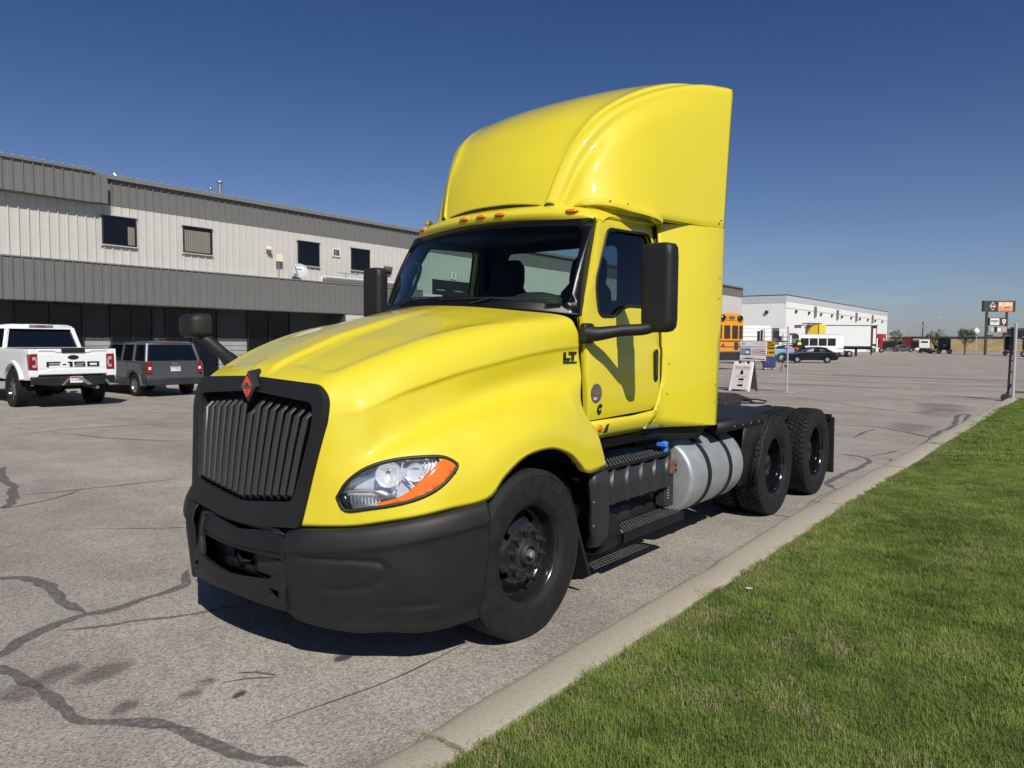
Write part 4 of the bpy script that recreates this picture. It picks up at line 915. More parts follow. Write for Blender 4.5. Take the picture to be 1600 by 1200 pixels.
# ------------------------------------------------------------------ cab
Yb = lambda x: .345+.46*x*x
Yt = lambda x: .93+.19*x*x
def WS(u, v, off=0.0):
    hw = 1.0*(1-v)+.922*v; x = u*hw
    y = Yb(x)*(1-v)+Yt(x)*v-.03*math.sin(math.pi*v); z = (2.025-.075*x*x)*(1-v)+(2.675-.03*x*x)*v
    n = Vector((.35*x, -.72, .62)).normalized()
    p = Vector((x, y, z))+n*off; return (p.x, p.y, p.z)
cu = [-1+i*.1 for i in range(21)]; cv = [i*.1 for i in range(11)]
plate('windshield_frame', rrect(-1, 1, -.02, 1.0, .04), [rrect(-.95, .95, .07, .91, .10)], lambda u, v: WS(u, v, .006), FRIT, T, cu=cu, cv=cv, solid=.01)
plate('windshield', rrect(-.985, .985, .0, .985, .05), [], lambda u, v: WS(u, v, .002), GLW, T, cu=cu, cv=cv)
MB().tube([WS(-.4, .07, .03), WS(-.15, .055, .035), WS(.35, .075, .03)], .005, 6).tube([WS(-.4, .02, .02), WS(-.15, .055, .04)], .006, 6).build('wiper', PLA, T)
MB().tube([WS(.1, .03, .03), WS(.5, .06, .035), WS(.9, .10, .03)], .005, 6).tube([WS(.35, .0, .02), WS(.5, .06, .04)], .006, 6).build('wiper', PLA, T)
cw_ = MB().grid([[(x, Yb(x)-.0, 2.005-.075*x*x) for x in [-.98+.098*i for i in range(21)]], [(x, Yb(x)+.05, 2.03-.075*x*x) for x in [-.98+.098*i for i in range(21)]], [(x, Yb(x)+.05, 1.90) for x in [-.98+.098*i for i in range(21)]]]); cw_.build('cowl', PLA, T, solid=.01)
for s in (1, -1):
    a_ = [Vector(WS(s*.99, v/8, .012)) for v in range(9)]; d_ = [(1.035, .80, 1.94), (1.015, .872, 2.05), (1.0, .90, 2.10), (.985, .955, 2.21), (.967, 1.0, 2.31), (.955, 1.045, 2.40), (.943, 1.085, 2.49), (.930, 1.125, 2.58), (.922, 1.15, 2.655)]
    MB().grid([[p+Vector((-s*.012, .01, -.01)) for p in a_], [p+Vector((s*.012, .004, .004)) for p in a_], [Vector((s*(q_[0]-.016), q_[1]+.022, q_[2]-.004)) for q_ in d_], [Vector((s*(q_[0]-.05), q_[1]+.06, q_[2]-.01)) for q_ in d_]]).build('pillar_trim', PLA, T, smooth=60)
# roof cap
rr = [[(0, .925, 2.668), (.3, .94, 2.666), (.6, .985, 2.656), (.80, 1.045, 2.645), (.905, 1.10, 2.636), (.945, 1.17, 2.632)],
      [(0, .905, 2.70), (.3, .92, 2.698), (.6, .967, 2.69), (.80, 1.03, 2.678), (.915, 1.095, 2.662), (.950, 1.18, 2.652)],
      [(0, .905, 2.735), (.3, .922, 2.733), (.6, .972, 2.722), (.80, 1.04, 2.708), (.905, 1.12, 2.690), (.948, 1.22, 2.672)],
      [(0, .96, 2.775), (.3, .98, 2.774), (.6, 1.03, 2.762), (.79, 1.10, 2.745), (.89, 1.19, 2.720), (.945, 1.30, 2.690)],
      [(0, 1.12, 2.82), (.3, 1.14, 2.82), (.6, 1.18, 2.81), (.79, 1.25, 2.79), (.90, 1.35, 2.75), (.950, 1.48, 2.700)],
      [(0, 1.6, 2.86), (.3, 1.6, 2.86), (.6, 1.6, 2.85), (.80, 1.62, 2.82), (.92, 1.65, 2.77), (.965, 1.72, 2.712)],
      [(0, 2.02, 2.86), (.3, 2.02, 2.86), (.6, 2.02, 2.85), (.81, 2.02, 2.83), (.94, 2.02, 2.78), (.985, 2.02, 2.72)]]
d = netgrid([[Vector(p) for p in r] for r in rr], 5, 5)
MB().grid(d).mirror().build('cab_roof', YEL, T, smooth=60)
for x, y in ((0, .905), (-.185, .91), (.185, .91), (.77, 1.02), (-.77, 1.02)):
    l = MB(); z = 2.728-.03*x*x; ang = -math.atan(.38*x); Mx = Matrix.Translation((x, y+.002, z)) @ Matrix.Rotation(-ang, 4, 'Z')
    l.ell((0, 0, 0), .052, .026, .018, 16, 8); l.v = [tuple(Mx @ Vector(p)) for p in l.v]; lo = l.build('marker_lamp', LAMPO, T, smooth=80)
    b2 = MB(); b2.ell((0, .014, 0), .062, .022, .026, 16, 8); b2.v = [tuple(Mx @ Vector(p)) for p in b2.v]; b2.build('lamp_base', YEL, lo, smooth=80)
# doors
def DX(z): return lerp(z, [1.0, 1.22, 1.40, 1.71, 1.745, 1.95, 2.3, 2.72], [1.065, 1.072, 1.070, 1.052, 1.040, 1.024, .988, .925])
DOOR = roundpoly([(.806, 1.225), (1.76, 1.245), (1.845, 1.42), (1.875, 1.70), (1.885, 1.95), (1.935, 2.70), (1.145, 2.672), (.806, 1.945)], [.005, .12, .3, .1, .1, .05, .05, .02])
WIN = roundpoly([(1.235, 2.598), (1.868, 2.622), (1.845, 2.04), (1.43, 2.04), (1.33, 2.015), (1.23, 1.955), (1.005, 1.948), (.992, 2.19)], [.06, .06, .06, .05, .05, .06, .07, .1])
zc = [1.3, 1.4, 1.55, 1.71, 1.745, 1.85, 1.95, 2.1, 2.2, 2.3, 2.45, 2.6]
for s in (1, -1):
    dr = plate('door', DOOR, [WIN], lambda y, z: (s*DX(z), y, z), YEL, T, cu=[.9, 1.2, 1.5, 1.8], cv=zc, solid=.05, offs=-1 if s > 0 else 1, bevel=.008, smooth=25)
    # rubber round the window
    m = MB().tube([(s*(DX(z)+.001), y, z) for y, z in WIN], .011, 6, closed=True); m.build('window_seal', SEAL, dr)
    plate('side_window', WIN, [], lambda y, z: (s*(DX(z)-.022), y, z), GLD if s > 0 else GLW, dr, cv=zc[5:])
    hd = MB().prism(rrect(1.745, 1.805, 1.46, 1.715, .028, 6), s*1.064, s*1.077); h = hd.build('door_handle', PLA, dr, bevel=.006)
    MB().prism(rrect(1.757, 1.793, 1.49, 1.685, .016, 5), s*1.055, s*1.0785).build('handle_recess', BLK, dr, smooth=30)
    # inner door panel
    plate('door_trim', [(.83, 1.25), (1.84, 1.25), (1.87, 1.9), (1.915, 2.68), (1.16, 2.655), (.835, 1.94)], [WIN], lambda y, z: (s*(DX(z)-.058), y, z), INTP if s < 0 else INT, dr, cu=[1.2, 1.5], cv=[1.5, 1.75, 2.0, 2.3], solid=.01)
    # jamb closing strip behind the door gap
    m = MB(); loop = [(s*(DX(z)-.055), y, z) for y, z in [(.90+(a-.90)*1.0, b) for a, b in DOOR]]
    cen = (1.4, 1.95)
    m.grid([[(s*(DX(b)-.02), a+(a-cen[0])*.03, b+(b-cen[1])*.02) for a, b in DOOR+[DOOR[0]]], [(s*(DX(b)-.05), a-(a-cen[0])*.04, b-(b-cen[1])*.03) for a, b in DOOR+[DOOR[0]]]])
    m.build('door_jamb', SEAL, T, smooth=30)
    # rocker under the door
    rk = [[(s*1.072, y, 1.218 if y < 1.7 else 1.235) for y in (.80, 1.1, 1.4, 1.7, 1.80)], [(s*1.085, y, 1.19) for y in (.80, 1.1, 1.4, 1.68, 1.76)], [(s*1.075, y, 1.13) for y in (.80, 1.1, 1.4, 1.62, 1.68)], [(s*1.02, y, 1.08) for y in (.80, 1.1, 1.4, 1.56, 1.60)], [(s*.90, y, 1.06) for y in (.80, 1.1, 1.4, 1.56, 1.60)]]
    r_ = MB().grid(rk).build('rocker_panel', YEL, T, smooth=60, solid=.01)
    MB().ell((s*1.083, .945, 1.165), .016, .030, .028, 12, 8).build('side_marker', LAMPO, T, smooth=80)
    g = MB(); g.prism(roundpoly([(.985, 1.125), (1.03, 1.185), (1.06, 1.19), (1.03, 1.125)], .01), s*1.06, s*1.092); g.build('step_handle', PLA, T, bevel=.004)
    # black cab underside panel
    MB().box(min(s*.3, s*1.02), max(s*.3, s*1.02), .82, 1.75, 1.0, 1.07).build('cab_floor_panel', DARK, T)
    # mirror
    a = MB(); arm = crpath([(s*1.06, .80, 1.825), (s*1.13, .83, 1.822), (s*1.25, .93, 1.845), (s*1.37, 1.02, 1.855), (s*1.43, 1.06, 1.88)], 5)
    a.tube(arm, [.060-.020*min(1, i/9) for i in range(len(arm))], 14); mi = a.build('mirror', PLA, T, smooth=60)
    MB().prism(rrect(.745, .865, 1.755, 1.895, .03), s*1.035, s*1.085).build('mirror_foot', PLA, mi, bevel=.012)
    b = MB(); rows = []
    for z, k in ((1.835, .55), (1.845, .80), (1.87, .95), (1.92, 1.0), (2.1, 1.0), (2.34, 1.0), (2.40, .97), (2.425, .86), (2.432, .6)):
        rows.append([(s*1.455+cx_*k, 1.065+cy_*(k if k > .9 else k*.95), z) for cx_, cy_ in roundpoly([(-.116, -.055), (.116, -.055), (.125, .07), (-.125, .07)], [.06, .06, .04, .04], 8)])
    b.grid(rows, wrap=True); b.add(rows[0], [tuple(range(len(rows[0])))]); b.add(rows[-1], [tuple(range(len(rows[0])))])
    b.build('mirror_head', PLA, mi, smooth=50)
    MB().box(s*1.455-.10, s*1.455+.10, 1.1365, 1.139, 1.90, 2.38).build('mirror_glass', CHR, mi)
# hood mirror on the passenger side only
hm = MB().tube(crpath([(-.88, -.67, 1.58), (-.95, -.69, 1.64), (-1.05, -.73, 1.72), (-1.12, -.77, 1.78), (-1.15, -.80, 1.82)], 5), [.065, .062, .058, .055, .052, .050]+[.042]*15, 12).build('hood_mirror', PLA, T, smooth=60)
b = MB(); rows = []
for y, k in ((-.885, .45), (-.875, .8), (-.845, .97), (-.79, 1.0), (-.745, 1.0)):
    rows.append([(-1.165+a_*k, y, 1.865+c_*k) for a_, c_ in rrect(-.115, .115, -.090, .082, .05, 5)])
b.grid(rows, wrap=True); b.add(rows[0], [tuple(range(24))]); b.add(rows[-1], [tuple(range(24))]); b.build('mirror_head', PLA, hm, smooth=60)
# cab back wall with window, side rear quarter, pillars, headliner, floor
plate('cab_back_wall', [(-1.0, 1.1), (1.0, 1.1), (.97, 2.80), (-.97, 2.80)], [rrect(-.63, .63, 2.06, 2.60, .06)], lambda x, z: (x, 2.0, z), YEL, T, solid=.03)
plate('rear_wall_trim', [(-.99, 1.1), (.99, 1.1), (.955, 2.78), (-.955, 2.78)], [rrect(-.60, .60, 2.08, 2.58, .06)], lambda x, z: (x, 1.955, z), INT, T, solid=.02)
plate('rear_window', rrect(-.63, .63, 2.06, 2.60, .06), [], lambda x, z: (x, 1.99, z), GLW, T)
for s in (1, -1):
    plate('cab_quarter_panel', [(1.885, 1.1), (2.0, 1.1), (2.0, 2.74), (1.93, 2.74)], [], lambda y, z: (s*(DX(z)-.035), y, z), YEL, T, cv=[1.75, 1.95, 2.3], solid=.02)
    ap = crpath([(s*.90, .80, 1.95), (s*.905, .89, 2.12), (s*.90, .985, 2.35), (s*.87, 1.11, 2.60), (s*.84, 1.2, 2.70)], 4)
    p = MB(); p.grid([[Vector(q_)+Vector((s*.05, .02, 0)), Vector(q_)+Vector((s*.01, -.04, .03)), Vector(q_)+Vector((-s*.02, .0, .02)), Vector(q_)+Vector((-s*.02, .06, -.01)), Vector(q_)+Vector((s*.04, .09, -.02))] for q_ in ap], wrap=True)
    p.build('cab_pillar', INTP, T, smooth=50)
    gh = crpath([(s*.82, .80, 2.13), (s*.75, .795, 2.10), (s*.715, .82, 2.14), (s*.695, .88, 2.27), (s*.70, .925, 2.37), (s*.74, .935, 2.42), (s*.83, .95, 2.41)], 4)
    if s < 0: MB().tube(gh, .018, 8).build('grab_handle', INTP, T, smooth=60)
    bp = MB().box(min(s*.80, s*.87), max(s*.80, s*.87), 1.86, 1.98, 1.2, 2.70).build('rear_pillar', INT, T, bevel=.02)
plate('headliner', [(-.90, 1.12), (-.5, 1.0), (0, .97), (.5, 1.0), (.90, 1.12), (.93, 1.96), (-.93, 1.96)], [], lambda x, y: (x, y, 2.655), INT, T, solid=.02)
MB().box(-1.0, 1.0, .8, 1.98, 1.10, 1.16).build('cab_floor', INT, T)
ds = MB(); rows = []
for y, z in ((.0, 1.93), (.10, 2.02), (.35, 2.06), (.52, 2.04), (.60, 1.96), (.62, 1.6), (.50, 1.2)):
    rows.append([(x, Yb(x)+.06+y*(1-.35*abs(x)), z-.06*x*x+(.045*math.exp(-((x-.45)/.28)**2)*(1 if .2 < y < .58 else .3))) for x in [-.94+.094*i for i in range(21)]])
ds.grid(rows).build('dashboard', DASH, T, smooth=60)
hd = MB().ell((.46, 1.0, 2.05), .26, .14, .09, 20, 10).build('instrument_hood', DASH, T, smooth=80)
swm = Matrix.Translation((.46, 1.16, 1.90)) @ Matrix.Rotation(R(-52), 4, 'X')
m = MB(); ring = [swm @ Vector((.225*math.cos(R(k*15)), .225*math.sin(R(k*15)), 0)) for k in range(24)]; m.tube(ring, .017, 8, closed=True)
for a in (0, 120, 240): m.tube([swm @ Vector((0, 0, -.03)), swm @ Vector((.22*math.cos(R(a+30)), .22*math.sin(R(a+30)), 0))], .014, 6)
m.tube([swm @ Vector((0, 0, 0)), swm @ Vector((0, 0, -.5))], .03, 8).build('steering_wheel', INT, T, smooth=60)
def seat(x):
    b = MB(); rows = []
    for z, w, dy, t in ((1.62, .25, 0, .07), (1.70, .26, .0, .09), (1.95, .25, .03, .10), (2.18, .21, .07, .09), (2.25, .15, .09, .085), (2.30, .155, .10, .085), (2.43, .145, .12, .075), (2.49, .10, .13, .05)):
        rows.append([(x+a_, 1.62+dy+b_, z) for a_, b_ in roundpoly([(-w, -t), (w, -t), (w, t), (-w, t)], .06, 4)])
    b.grid(rows, wrap=True); b.add(rows[0], [tuple(range(len(rows[0])))]); b.add(rows[-1], [tuple(range(len(rows[0])))])
    s_ = b.build('seat', INT, T, smooth=60)
    MB().box(x-.25, x+.25, 1.15, 1.66, 1.50, 1.64).build('seat_cushion', INT, s_, bevel=.05, seg=3)
    MB().box(x-.18, x+.18, 1.25, 1.6, 1.16, 1.50).build('seat_base', INT, s_, bevel=.02)
seat(.46); seat(-.40)
for s in (1, -1):
    MB().tube(crpath([(s*.905, 1.12, 2.655), (s*.918, 1.30, 2.688), (s*.925, 1.6, 2.702), (s*.93, 1.95, 2.722)], 4), .024, 8).build('drip_rail', YEL, T, smooth=60)
# ---- roof fairing
rail = [(.595, 1.06, 2.785), (.63, 1.11, 2.93), (.675, 1.19, 3.12), (.735, 1.30, 3.30), (.812, 1.45, 3.47), (.895, 1.66, 3.62), (.975, 1.93, 3.755), (1.065, 2.22, 3.86), (1.15, 2.47, 3.92), (1.238, 2.72, 3.945)]
net = []
for i, (x, y, z) in enumerate(rail):
    t = i/9
    # centre dome line
    cyy = y-.055-.03*math.sin(math.pi*t)
    cz = z+lerp(t, [0, .2, .45, .75, 1], [.035, .035, .07, .095, .08])
    stp = .026*ss(.20, .27, t)*(1-ss(.55, .95, t)); lip = ss(.16, .34, t)*(1-ss(.80, 1.0, t))
    row = [(0, cyy+stp, cz-stp*.4), (x*.30, cyy+.004+stp, cz-.004-stp*.4), (x*.55, cyy+.015+stp, cz-.016-stp*.4)]
    vy = .007*lip; vz = -.005*lip
    row += [(x*.76, cyy+.030+vy*.6+stp*.7, cz-.034+vz*.6-stp*.3), (x*.845, cyy+.036+vy, cz-.050+vz), (x*.885, y-.026+vy*.25, z+.010)]
    row += [(x*.94, y-.008, z+.010), (x*.985, y+.012, z-.006), (x*1.012, y+.045*(1-ss(2.4, 2.7, y)), z-.05 if t > .02 else z-.02)]
    bx = lerp(y, [1.06, 1.12, 1.3, 1.6, 1.9, 2.7], [.72, .80, .925, 1.02, 1.085, 1.245]); 
    h = z-.05-2.735
    ye = y+.05+.03*min(1, h*4)-.16*ss(2.2, 2.7, y)
    bx2 = lerp(ye, [1.11, 1.2, 1.4, 1.7, 2.0, 2.7], [.72, .85, .965, 1.045, 1.10, 1.248])
    for fr in (.15, .4, .7, 1.0):
        row.append((x*1.015+(bx2-x*1.015)*fr**.6, y+.045*(1-ss(2.4, 2.7, y))+(ye-y-.045*(1-ss(2.4, 2.7, y)))*(min(1, fr*2) if t < .6 else fr), z-.05-h*fr if h > 0.02 else z-.02-.01*fr))
    net.append(row)
d = netgrid([[Vector(p) for p in r] for r in net], 8, 5)
rf = MB().grid(d)
# roll the lower edge inward a little
base = [r[-1] for r in d]
rf.grid([base, [p+Vector((-.03, .01, -.012)) for p in base]])
front = d[0]; rf.grid([front, [p+Vector((0, .03, -.02)) for p in front]])
bk = d[-1]; rf.grid([bk, [p+Vector((-.05 if k > 30 else 0, .0, -.05)) for k, p in enumerate(bk)]])
rf.mirror(); RF = rf.build('roof_fairing', YEL, T, smooth=60)
RF.modifiers.new('w', 'WEIGHTED_NORMAL')
MB().tube([p+Vector((0, .0, -.008)) for p in front if p.x < .60], .008, 6).tube([Vector((-p.x, p.y, p.z-.008)) for p in front if p.x < .60], .008, 6).build('fairing_shadow_line', SEAL, T)  # black tube drawn in as the shadow line under the fairing's front edge
BOLT = mat('bolt_steel', (.30, .29, .26), .35, metal=.8)
# mounting lip low on the fairing side
for s in (1, -1):
    lp = crpath([(s*.755, 1.075, 2.765), (s*.82, 1.11, 2.778), (s*.885, 1.175, 2.790), (s*.965, 1.30, 2.782), (s*1.01, 1.45, 2.765), (s*1.055, 1.62, 2.752), (s*1.085, 1.74, 2.735), (s*1.085, 1.80, 2.715)], 4)
    m = MB(); m.grid([[Vector(p)+Vector(w_)*min(1, .15+i_/7) for w_ in ((-s*.05, 0, .030), (s*.0, 0, .022), (s*.012, 0, .006), (s*.008, 0, -.022), (-s*.05, 0, -.03))] for i_, p in enumerate(lp)])
    m.build('fairing_lip', YEL, T, smooth=70)
    for (y, z, x) in ((1.25, 2.80, .955), (1.42, 2.795, 1.005)):
        MB().ell((s*x, y, z), .006, .008, .008, 8, 6).build('bolt', BOLT, T)
    # side extender
    EX = roundpoly([(1.60, 1.10), (1.785, 1.26), (1.868, 1.44), (1.892, 1.72), (1.902, 1.95), (1.93, 2.722), (2.625, 2.727), (2.535, 1.068)], [.01, .1, .3, .1, .1, .01, .01, .01])
    def EXX(y, z):
        f_ = DX(z)+.006; t = max(0, min(1, (y-1.86)/.70)); t0 = max(0, (y-1.86))
        k = 1.25; return f_+(k-f_)*(1-(1-t)**1.5)
    ex = plate('side_extender', EX, [], lambda y, z: (s*EXX(y, z), y, z), YEL, T, cu=[1.7, 1.8, 1.86, 1.9, 1.95, 2.0, 2.06, 2.12, 2.2, 2.3, 2.4, 2.5, 2.58], cv=[1.3, 1.5, 1.75, 2.0, 2.25, 2.5], solid=.02, offs=-1 if s > 0 else 1, smooth=30)
    for (y, z) in ((1.965, 2.68), (1.945, 1.60), (1.92, 1.36), (1.76, 1.15), (2.545, 2.32), (2.54, 2.15), (2.50, 1.42), (2.50, 1.27)):
        x = EXX(y, z); bo_ = MB().ell((s*(x+.000), y, z), .003, .015, .015, 12, 6).build('bolt_dimple', YEL, ex, smooth=80)
        MB().ell((s*(x+.002), y, z), .003, .007, .007, 8, 6).build('bolt', BOLT, ex)
    MB().ell((s*1.244, 2.55, 2.80), .008, .011, .011, 8, 6).build('bolt', BOLT, T)
    sk = plate('extender_skirt', [(1.58, 1.11), (2.50, 1.09), (2.42, .965), (1.62, .95)], [], lambda y, z: (s*(EXX(y, 1.1)-.05-.3*(1.1-z)), y, z), PLA, T, cu=[1.9, 2.1, 2.3], solid=.012)
# fairing shelf closing the cavity behind the cab roof
plate('roof_fairing_brace', [(-.9, 2.0), (.9, 2.0), (1.15, 2.6), (-1.15, 2.6)], [], lambda x, y: (x, y, 2.76), BLKM, T, solid=.02)
# ---- badges
def badge_LT():
    g = MB()
    def blk(y0, y1, z0, z1):
        pts = [onside(y, z, .004) for y, z in ((y0, z0), (y1, z0), (y1, z1), (y0, z1))]; pt2 = [p+Vector((.006, 0, 0)) for p in pts]
        g.add(pts+pt2, [(4, 5, 6, 7), (0, 1, 5, 4), (1, 2, 6, 5), (2, 3, 7, 6), (3, 0, 4, 7)])
    def B2(a, b_, c_, d_): blk(.605+.145*a, .605+.145*b_, 1.628+.070*c_, 1.628+.070*d_)
    B2(0, .16, .2, 1); B2(.16, .5, .2, .44); B2(.40, 1, .8, 1.05); B2(.62, .79, .2, .8); B2(0, 1, -.04, .08)
    return g.build('model_badge', BLK, T, smooth=0)
badge_LT()
st = MB().lathe([(0, .068), (.003, .068), (.003, 0)], c=(DX(1.40)+.001, .912, 1.41), n=32).build('round_decal', BRNZ, T, smooth=0)
WD = mat('decal_print', (.5, .5, .5), .6); OR = mat('decal_orange', (.35, .12, .02), .6)
MB().box(DX(1.4)+.004, DX(1.4)+.0055, .875, .915, 1.365, 1.383).build('decal_print', WD, st)
MB().box(DX(1.4)+.004, DX(1.4)+.0055, .870, .955, 1.424, 1.430).box(DX(1.4)+.004, DX(1.4)+.0055, .880, .950, 1.405, 1.415).build('decal_print', OR, st)
text('engine_badge', 'C', .085, BLK, T, (DX(1.30)+.006, .945, 1.295), (0, 1, 0), (0, .25, 1), depth=.008, bold=.007, sx=.75)
# ---- underside gear on the driver side (and mirrored plain on the other)
def dia_plate(name, x0, x1, y0, y1, z, parent, n=1):
    m = MB(); m.box(x0, x1, y0, y1, z-.025, z); p = m.build(name, BLKM, parent, bevel=.004)
    t = MB(); k = 0
    for i in range(int((x1-x0)/.035)):
        for j in range(int((y1-y0)/.045)):
            x = x0+.02+i*.035; y = y0+.025+j*.045; t.ell((x, y, z+.001), .007, .007, .006, 6, 3)
    stuff(t.build('tread_studs', STL, p, smooth=60)); return p
for s in (1, -1):
    a, b = (lambda x0, x1: (min(s*x0, s*x1), max(s*x0, s*x1)))(.72, 1.11)
    dia_plate('upper_step', a, b, .93, 1.97, .885, T)
    # ribbed cover
    pts = []; y = .97
    rows_top = []; 
    prof = []
    while y < 1.93:
        prof += [(y, 1.078), (y+.13, 1.078), (y+.14, 1.098), (y+.165, 1.098), (y+.175, 1.078)]; y += .21
    m = MB(); m.grid([[(s*(x-.0), yy, z) for yy, x in prof] for z in (.86, .70, .60)]+[[(s*(x-.02), yy, .585) for yy, x in prof]])
    m.build('ribbed_cover', PLB, T, smooth=30, solid=.01)
    a, b = (lambda x0, x1: (min(s*x0, s*x1), max(s*x0, s*x1)))(.60, 1.06)
    MB().box(a, b, .98, 1.95, .58, .86).build('equipment_box', BLKM, T, bevel=.02)
    # lower step: open grating
    a, b = (lambda x0, x1: (min(s*x0, s*x1), max(s*x0, s*x1)))(.98, 1.20)
    m = MB(); m.box(a, b, 1.10, 1.125, .34, .40); m.box(a, b, 2.03, 2.055, .34, .40); m.box(s*1.19-.012, s*1.19+.012, 1.10, 2.055, .335, .40); m.box(s*.98-.01, s*.98+.01, 1.10, 2.055, .345, .40)
    for k in range(5):
        x = s*(1.02+.036*k); m.box(x-.008, x+.008, 1.12, 2.04, .385, .398)
    for k in range(24):
        yy = 1.145+k*.038; m.box(a, b, yy-.007, yy+.007, .386, .397)
    ls = m.build('lower_step', BLKM, T, bevel=.003)
    t = MB()
    for k in range(24):
        for j in range(5): t.ell((s*(1.02+.036*j), 1.145+k*.038, .400), .008, .008, .006, 6, 3)
    stuff(t.build('tread_studs', STL, ls, smooth=60))
    # step hangers, plate behind the step
    m = MB(); m.prism([(1.12, .58), (1.16, .58), (1.16, .36), (1.12, .36)], s*.9, s*.98); m.prism([(1.99, .86), (2.03, .86), (2.05, .36), (1.99, .36)], s*.95, s*1.02); m.build('step_hanger', BLKM, T, bevel=.004)
    m = MB(); m.add([(s*.86, 1.1, .60), (s*.86, 2.0, .60), (s*.98, 2.0, .40), (s*.98, 1.1, .40)], [(0, 1, 2, 3)]); m.build('step_backing', PLB, T, solid=.01)
    # round air canister at the front of the step
    c = MB().lathe([(0, 0), (.0, .13), (.015, .145), (.20, .145), (.215, .13), (.215, 0)], c=(s*1.03, .905, .405), axis='Y', n=28).build('air_canister', BLKM, T, smooth=40)
    MB().tube([(s*1.16, 1.10, .44), (s*1.18, 1.11, .41), (s*1.165, 1.11, .37), (s*1.15, 1.11, .40), (s*1.16, 1.10, .44)], .005, 6).build('shackle', STL, T)
    # splash fender extension behind the front wheel
    rows = []
    for z, y0, y1, x in ((.885, .70, .90, 1.19), (.80, .715, .91, 1.19), (.65, .74, .92, 1.19), (.50, .755, .925, 1.185), (.42, .78, .94, 1.17), (.36, .82, .96, 1.14), (.33, .88, .97, 1.09)):
        rows.append([(s*(x-.07), y0-.0, z), (s*(x-.03), y0-.005, z), (s*x, y0+.02, z), (s*(x+.004), (y0+y1)/2, z), (s*x, y1-.02, z), (s*(x-.04), y1, z), (s*(x-.25), y1, z)])
    MB().grid(rows).build('fender_extension', PLB, T, smooth=45, solid=.012)
    for z in (.70, .54): MB().ell((s*1.208, .685, z), .008, .008, .008, 8, 5).build('bolt', STL, T)
    MB().prism([(.565, .62), (.60, .62), (.80, .16), (.775, .16)], s*.78, s*1.12).build('front_mud_flap', RUB, T, smooth=0)
    # brown bracket and blue cap
    if s > 0:
        MB().box(1.0, 1.11, 1.985, 2.10, .70, .80).build('rusty_bracket', RUST, T, bevel=.008)
        MB().box(.97, 1.08, 1.965, 2.11, .42, .70).box(.85, 1.05, 2.0, 2.12, .60, .90).build('valve_housing', PLB, T, bevel=.02)
        m = MB(); m.cyl((1.06, 1.965, .885), (1.06, 1.965, .95), .026).ell((1.06, 1.965, .955), .032, .032, .014, 12, 6).box(1.02, 1.10, 1.90, 1.95, .93, .96); m.build('fluid_cap', CAPB, T, smooth=40, bevel=.004)
        m = MB()
        for z in (.74, .78): m.cyl((1.11, 2.06, z), (1.13, 2.06, z), .012, n=6)
        for k in range(5): m.ell((1.085, 1.99, .50+.022*k), .012, .012, .009, 8, 5)
        m.build('fittings', STL, T)
    # fuel tank
    c0 = (s*.865, 0, .625); r = .335
    tk = MB().lathe([(2.20, 0), (2.20, r*.90), (2.205, r*.955), (2.222, r*.99), (2.24, r), (3.27, r), (3.29, r*.985), (3.305, r*.93), (3.31, 0)], c=(s*.865, 0, .625), axis='Y', n=56).build('fuel_tank', ALU, T, smooth=50)
    for y in (2.50, 2.95):
        MB().lathe([(y, r+.002), (y, r+.010), (y+.060, r+.010), (y+.060, r+.002)], c=c0, axis='Y', n=56).build('tank_strap', RUB, tk, smooth=40)
        m = MB(); m.prism([(y-.01, .98), (y+.09, .98), (y+.09, .30), (y-.01, .30)], s*.46, s*.52); m.build('tank_bracket', BLKM, tk)
    # quarter fender in front of the drive wheels
    prof = [(3.42, 1.045), (3.60, 1.045), (3.86, 1.055), (4.06, 1.06)]
    m = MB(); 
    m.grid([[(s*xx, y, z) for xx in (.47, .80, 1.14, 1.18)] for y, z in ((2.72, 1.05), (3.30, 1.06), (3.72, 1.075), (3.98, 1.10), (4.14, 1.10), (4.30, 1.085))])
    m.grid([[(s*1.18, y, z) for y, z in ((2.72, 1.05), (3.30, 1.06), (3.72, 1.072), (3.90, 1.06), (3.96, 1.02))], [(s*1.175, y, z) for y, z in ((2.72, .965), (3.30, .965), (3.60, .965), (3.80, .965), (3.90, .965))]])
    m.grid([[(s*1.175, y, z) for y, z in ((3.33, .965), (3.50, .965), (3.70, .965), (3.90, .965))], [(s*1.16, y, z) for y, z in ((3.33, .80), (3.45, .80), (3.60, .80), (3.74, .80))], [(s*1.14, y, z) for y, z in ((3.33, .60), (3.42, .60), (3.53, .60), (3.65, .60))], [(s*1.13, y, z) for y, z in ((3.33, .40), (3.41, .40), (3.51, .40), (3.61, .40))]])
    m.grid([[(s*1.175, y, z), (s*1.205, y+.02, z+.004), (s*1.205, y+.045, z+.004)] for y, z in ((3.96, 1.03), (3.90, .965), (3.74, .80), (3.65, .60), (3.61, .40))])
    m.grid([[(s*xx, y, z) for xx in (.62, 1.0, 1.13)] for y, z in ((3.96, 1.02), (3.78, .84), (3.67, .60), (3.63, .40))])
    m.build('quarter_fender', PLA, T, smooth=45, solid=.012)
    for y in (3.10, 3.30, 3.50, 3.70): MB().ell((s*1.18, y, 1.0), .006, .010, .010, 8, 5).build('bolt', STL, T)
    MB().tube([(s*.45, 3.62, .79), (s*1.17, 3.62, .79)], .028, 10).build('fender_bracket', BLKM, T)
    m = MB(); m.prism([(6.10, .86), (6.14, .86), (6.17, .17), (6.13, .17)], s*.64, s*1.22); m.build('rear_mud_flap', RUB, T, smooth=0, bevel=.004)
    MB().box(min(s*.4, s*1.2), max(s*.4, s*1.2), 6.03, 6.09, .84, .90).build('mud_flap_hanger', BLKM, T)
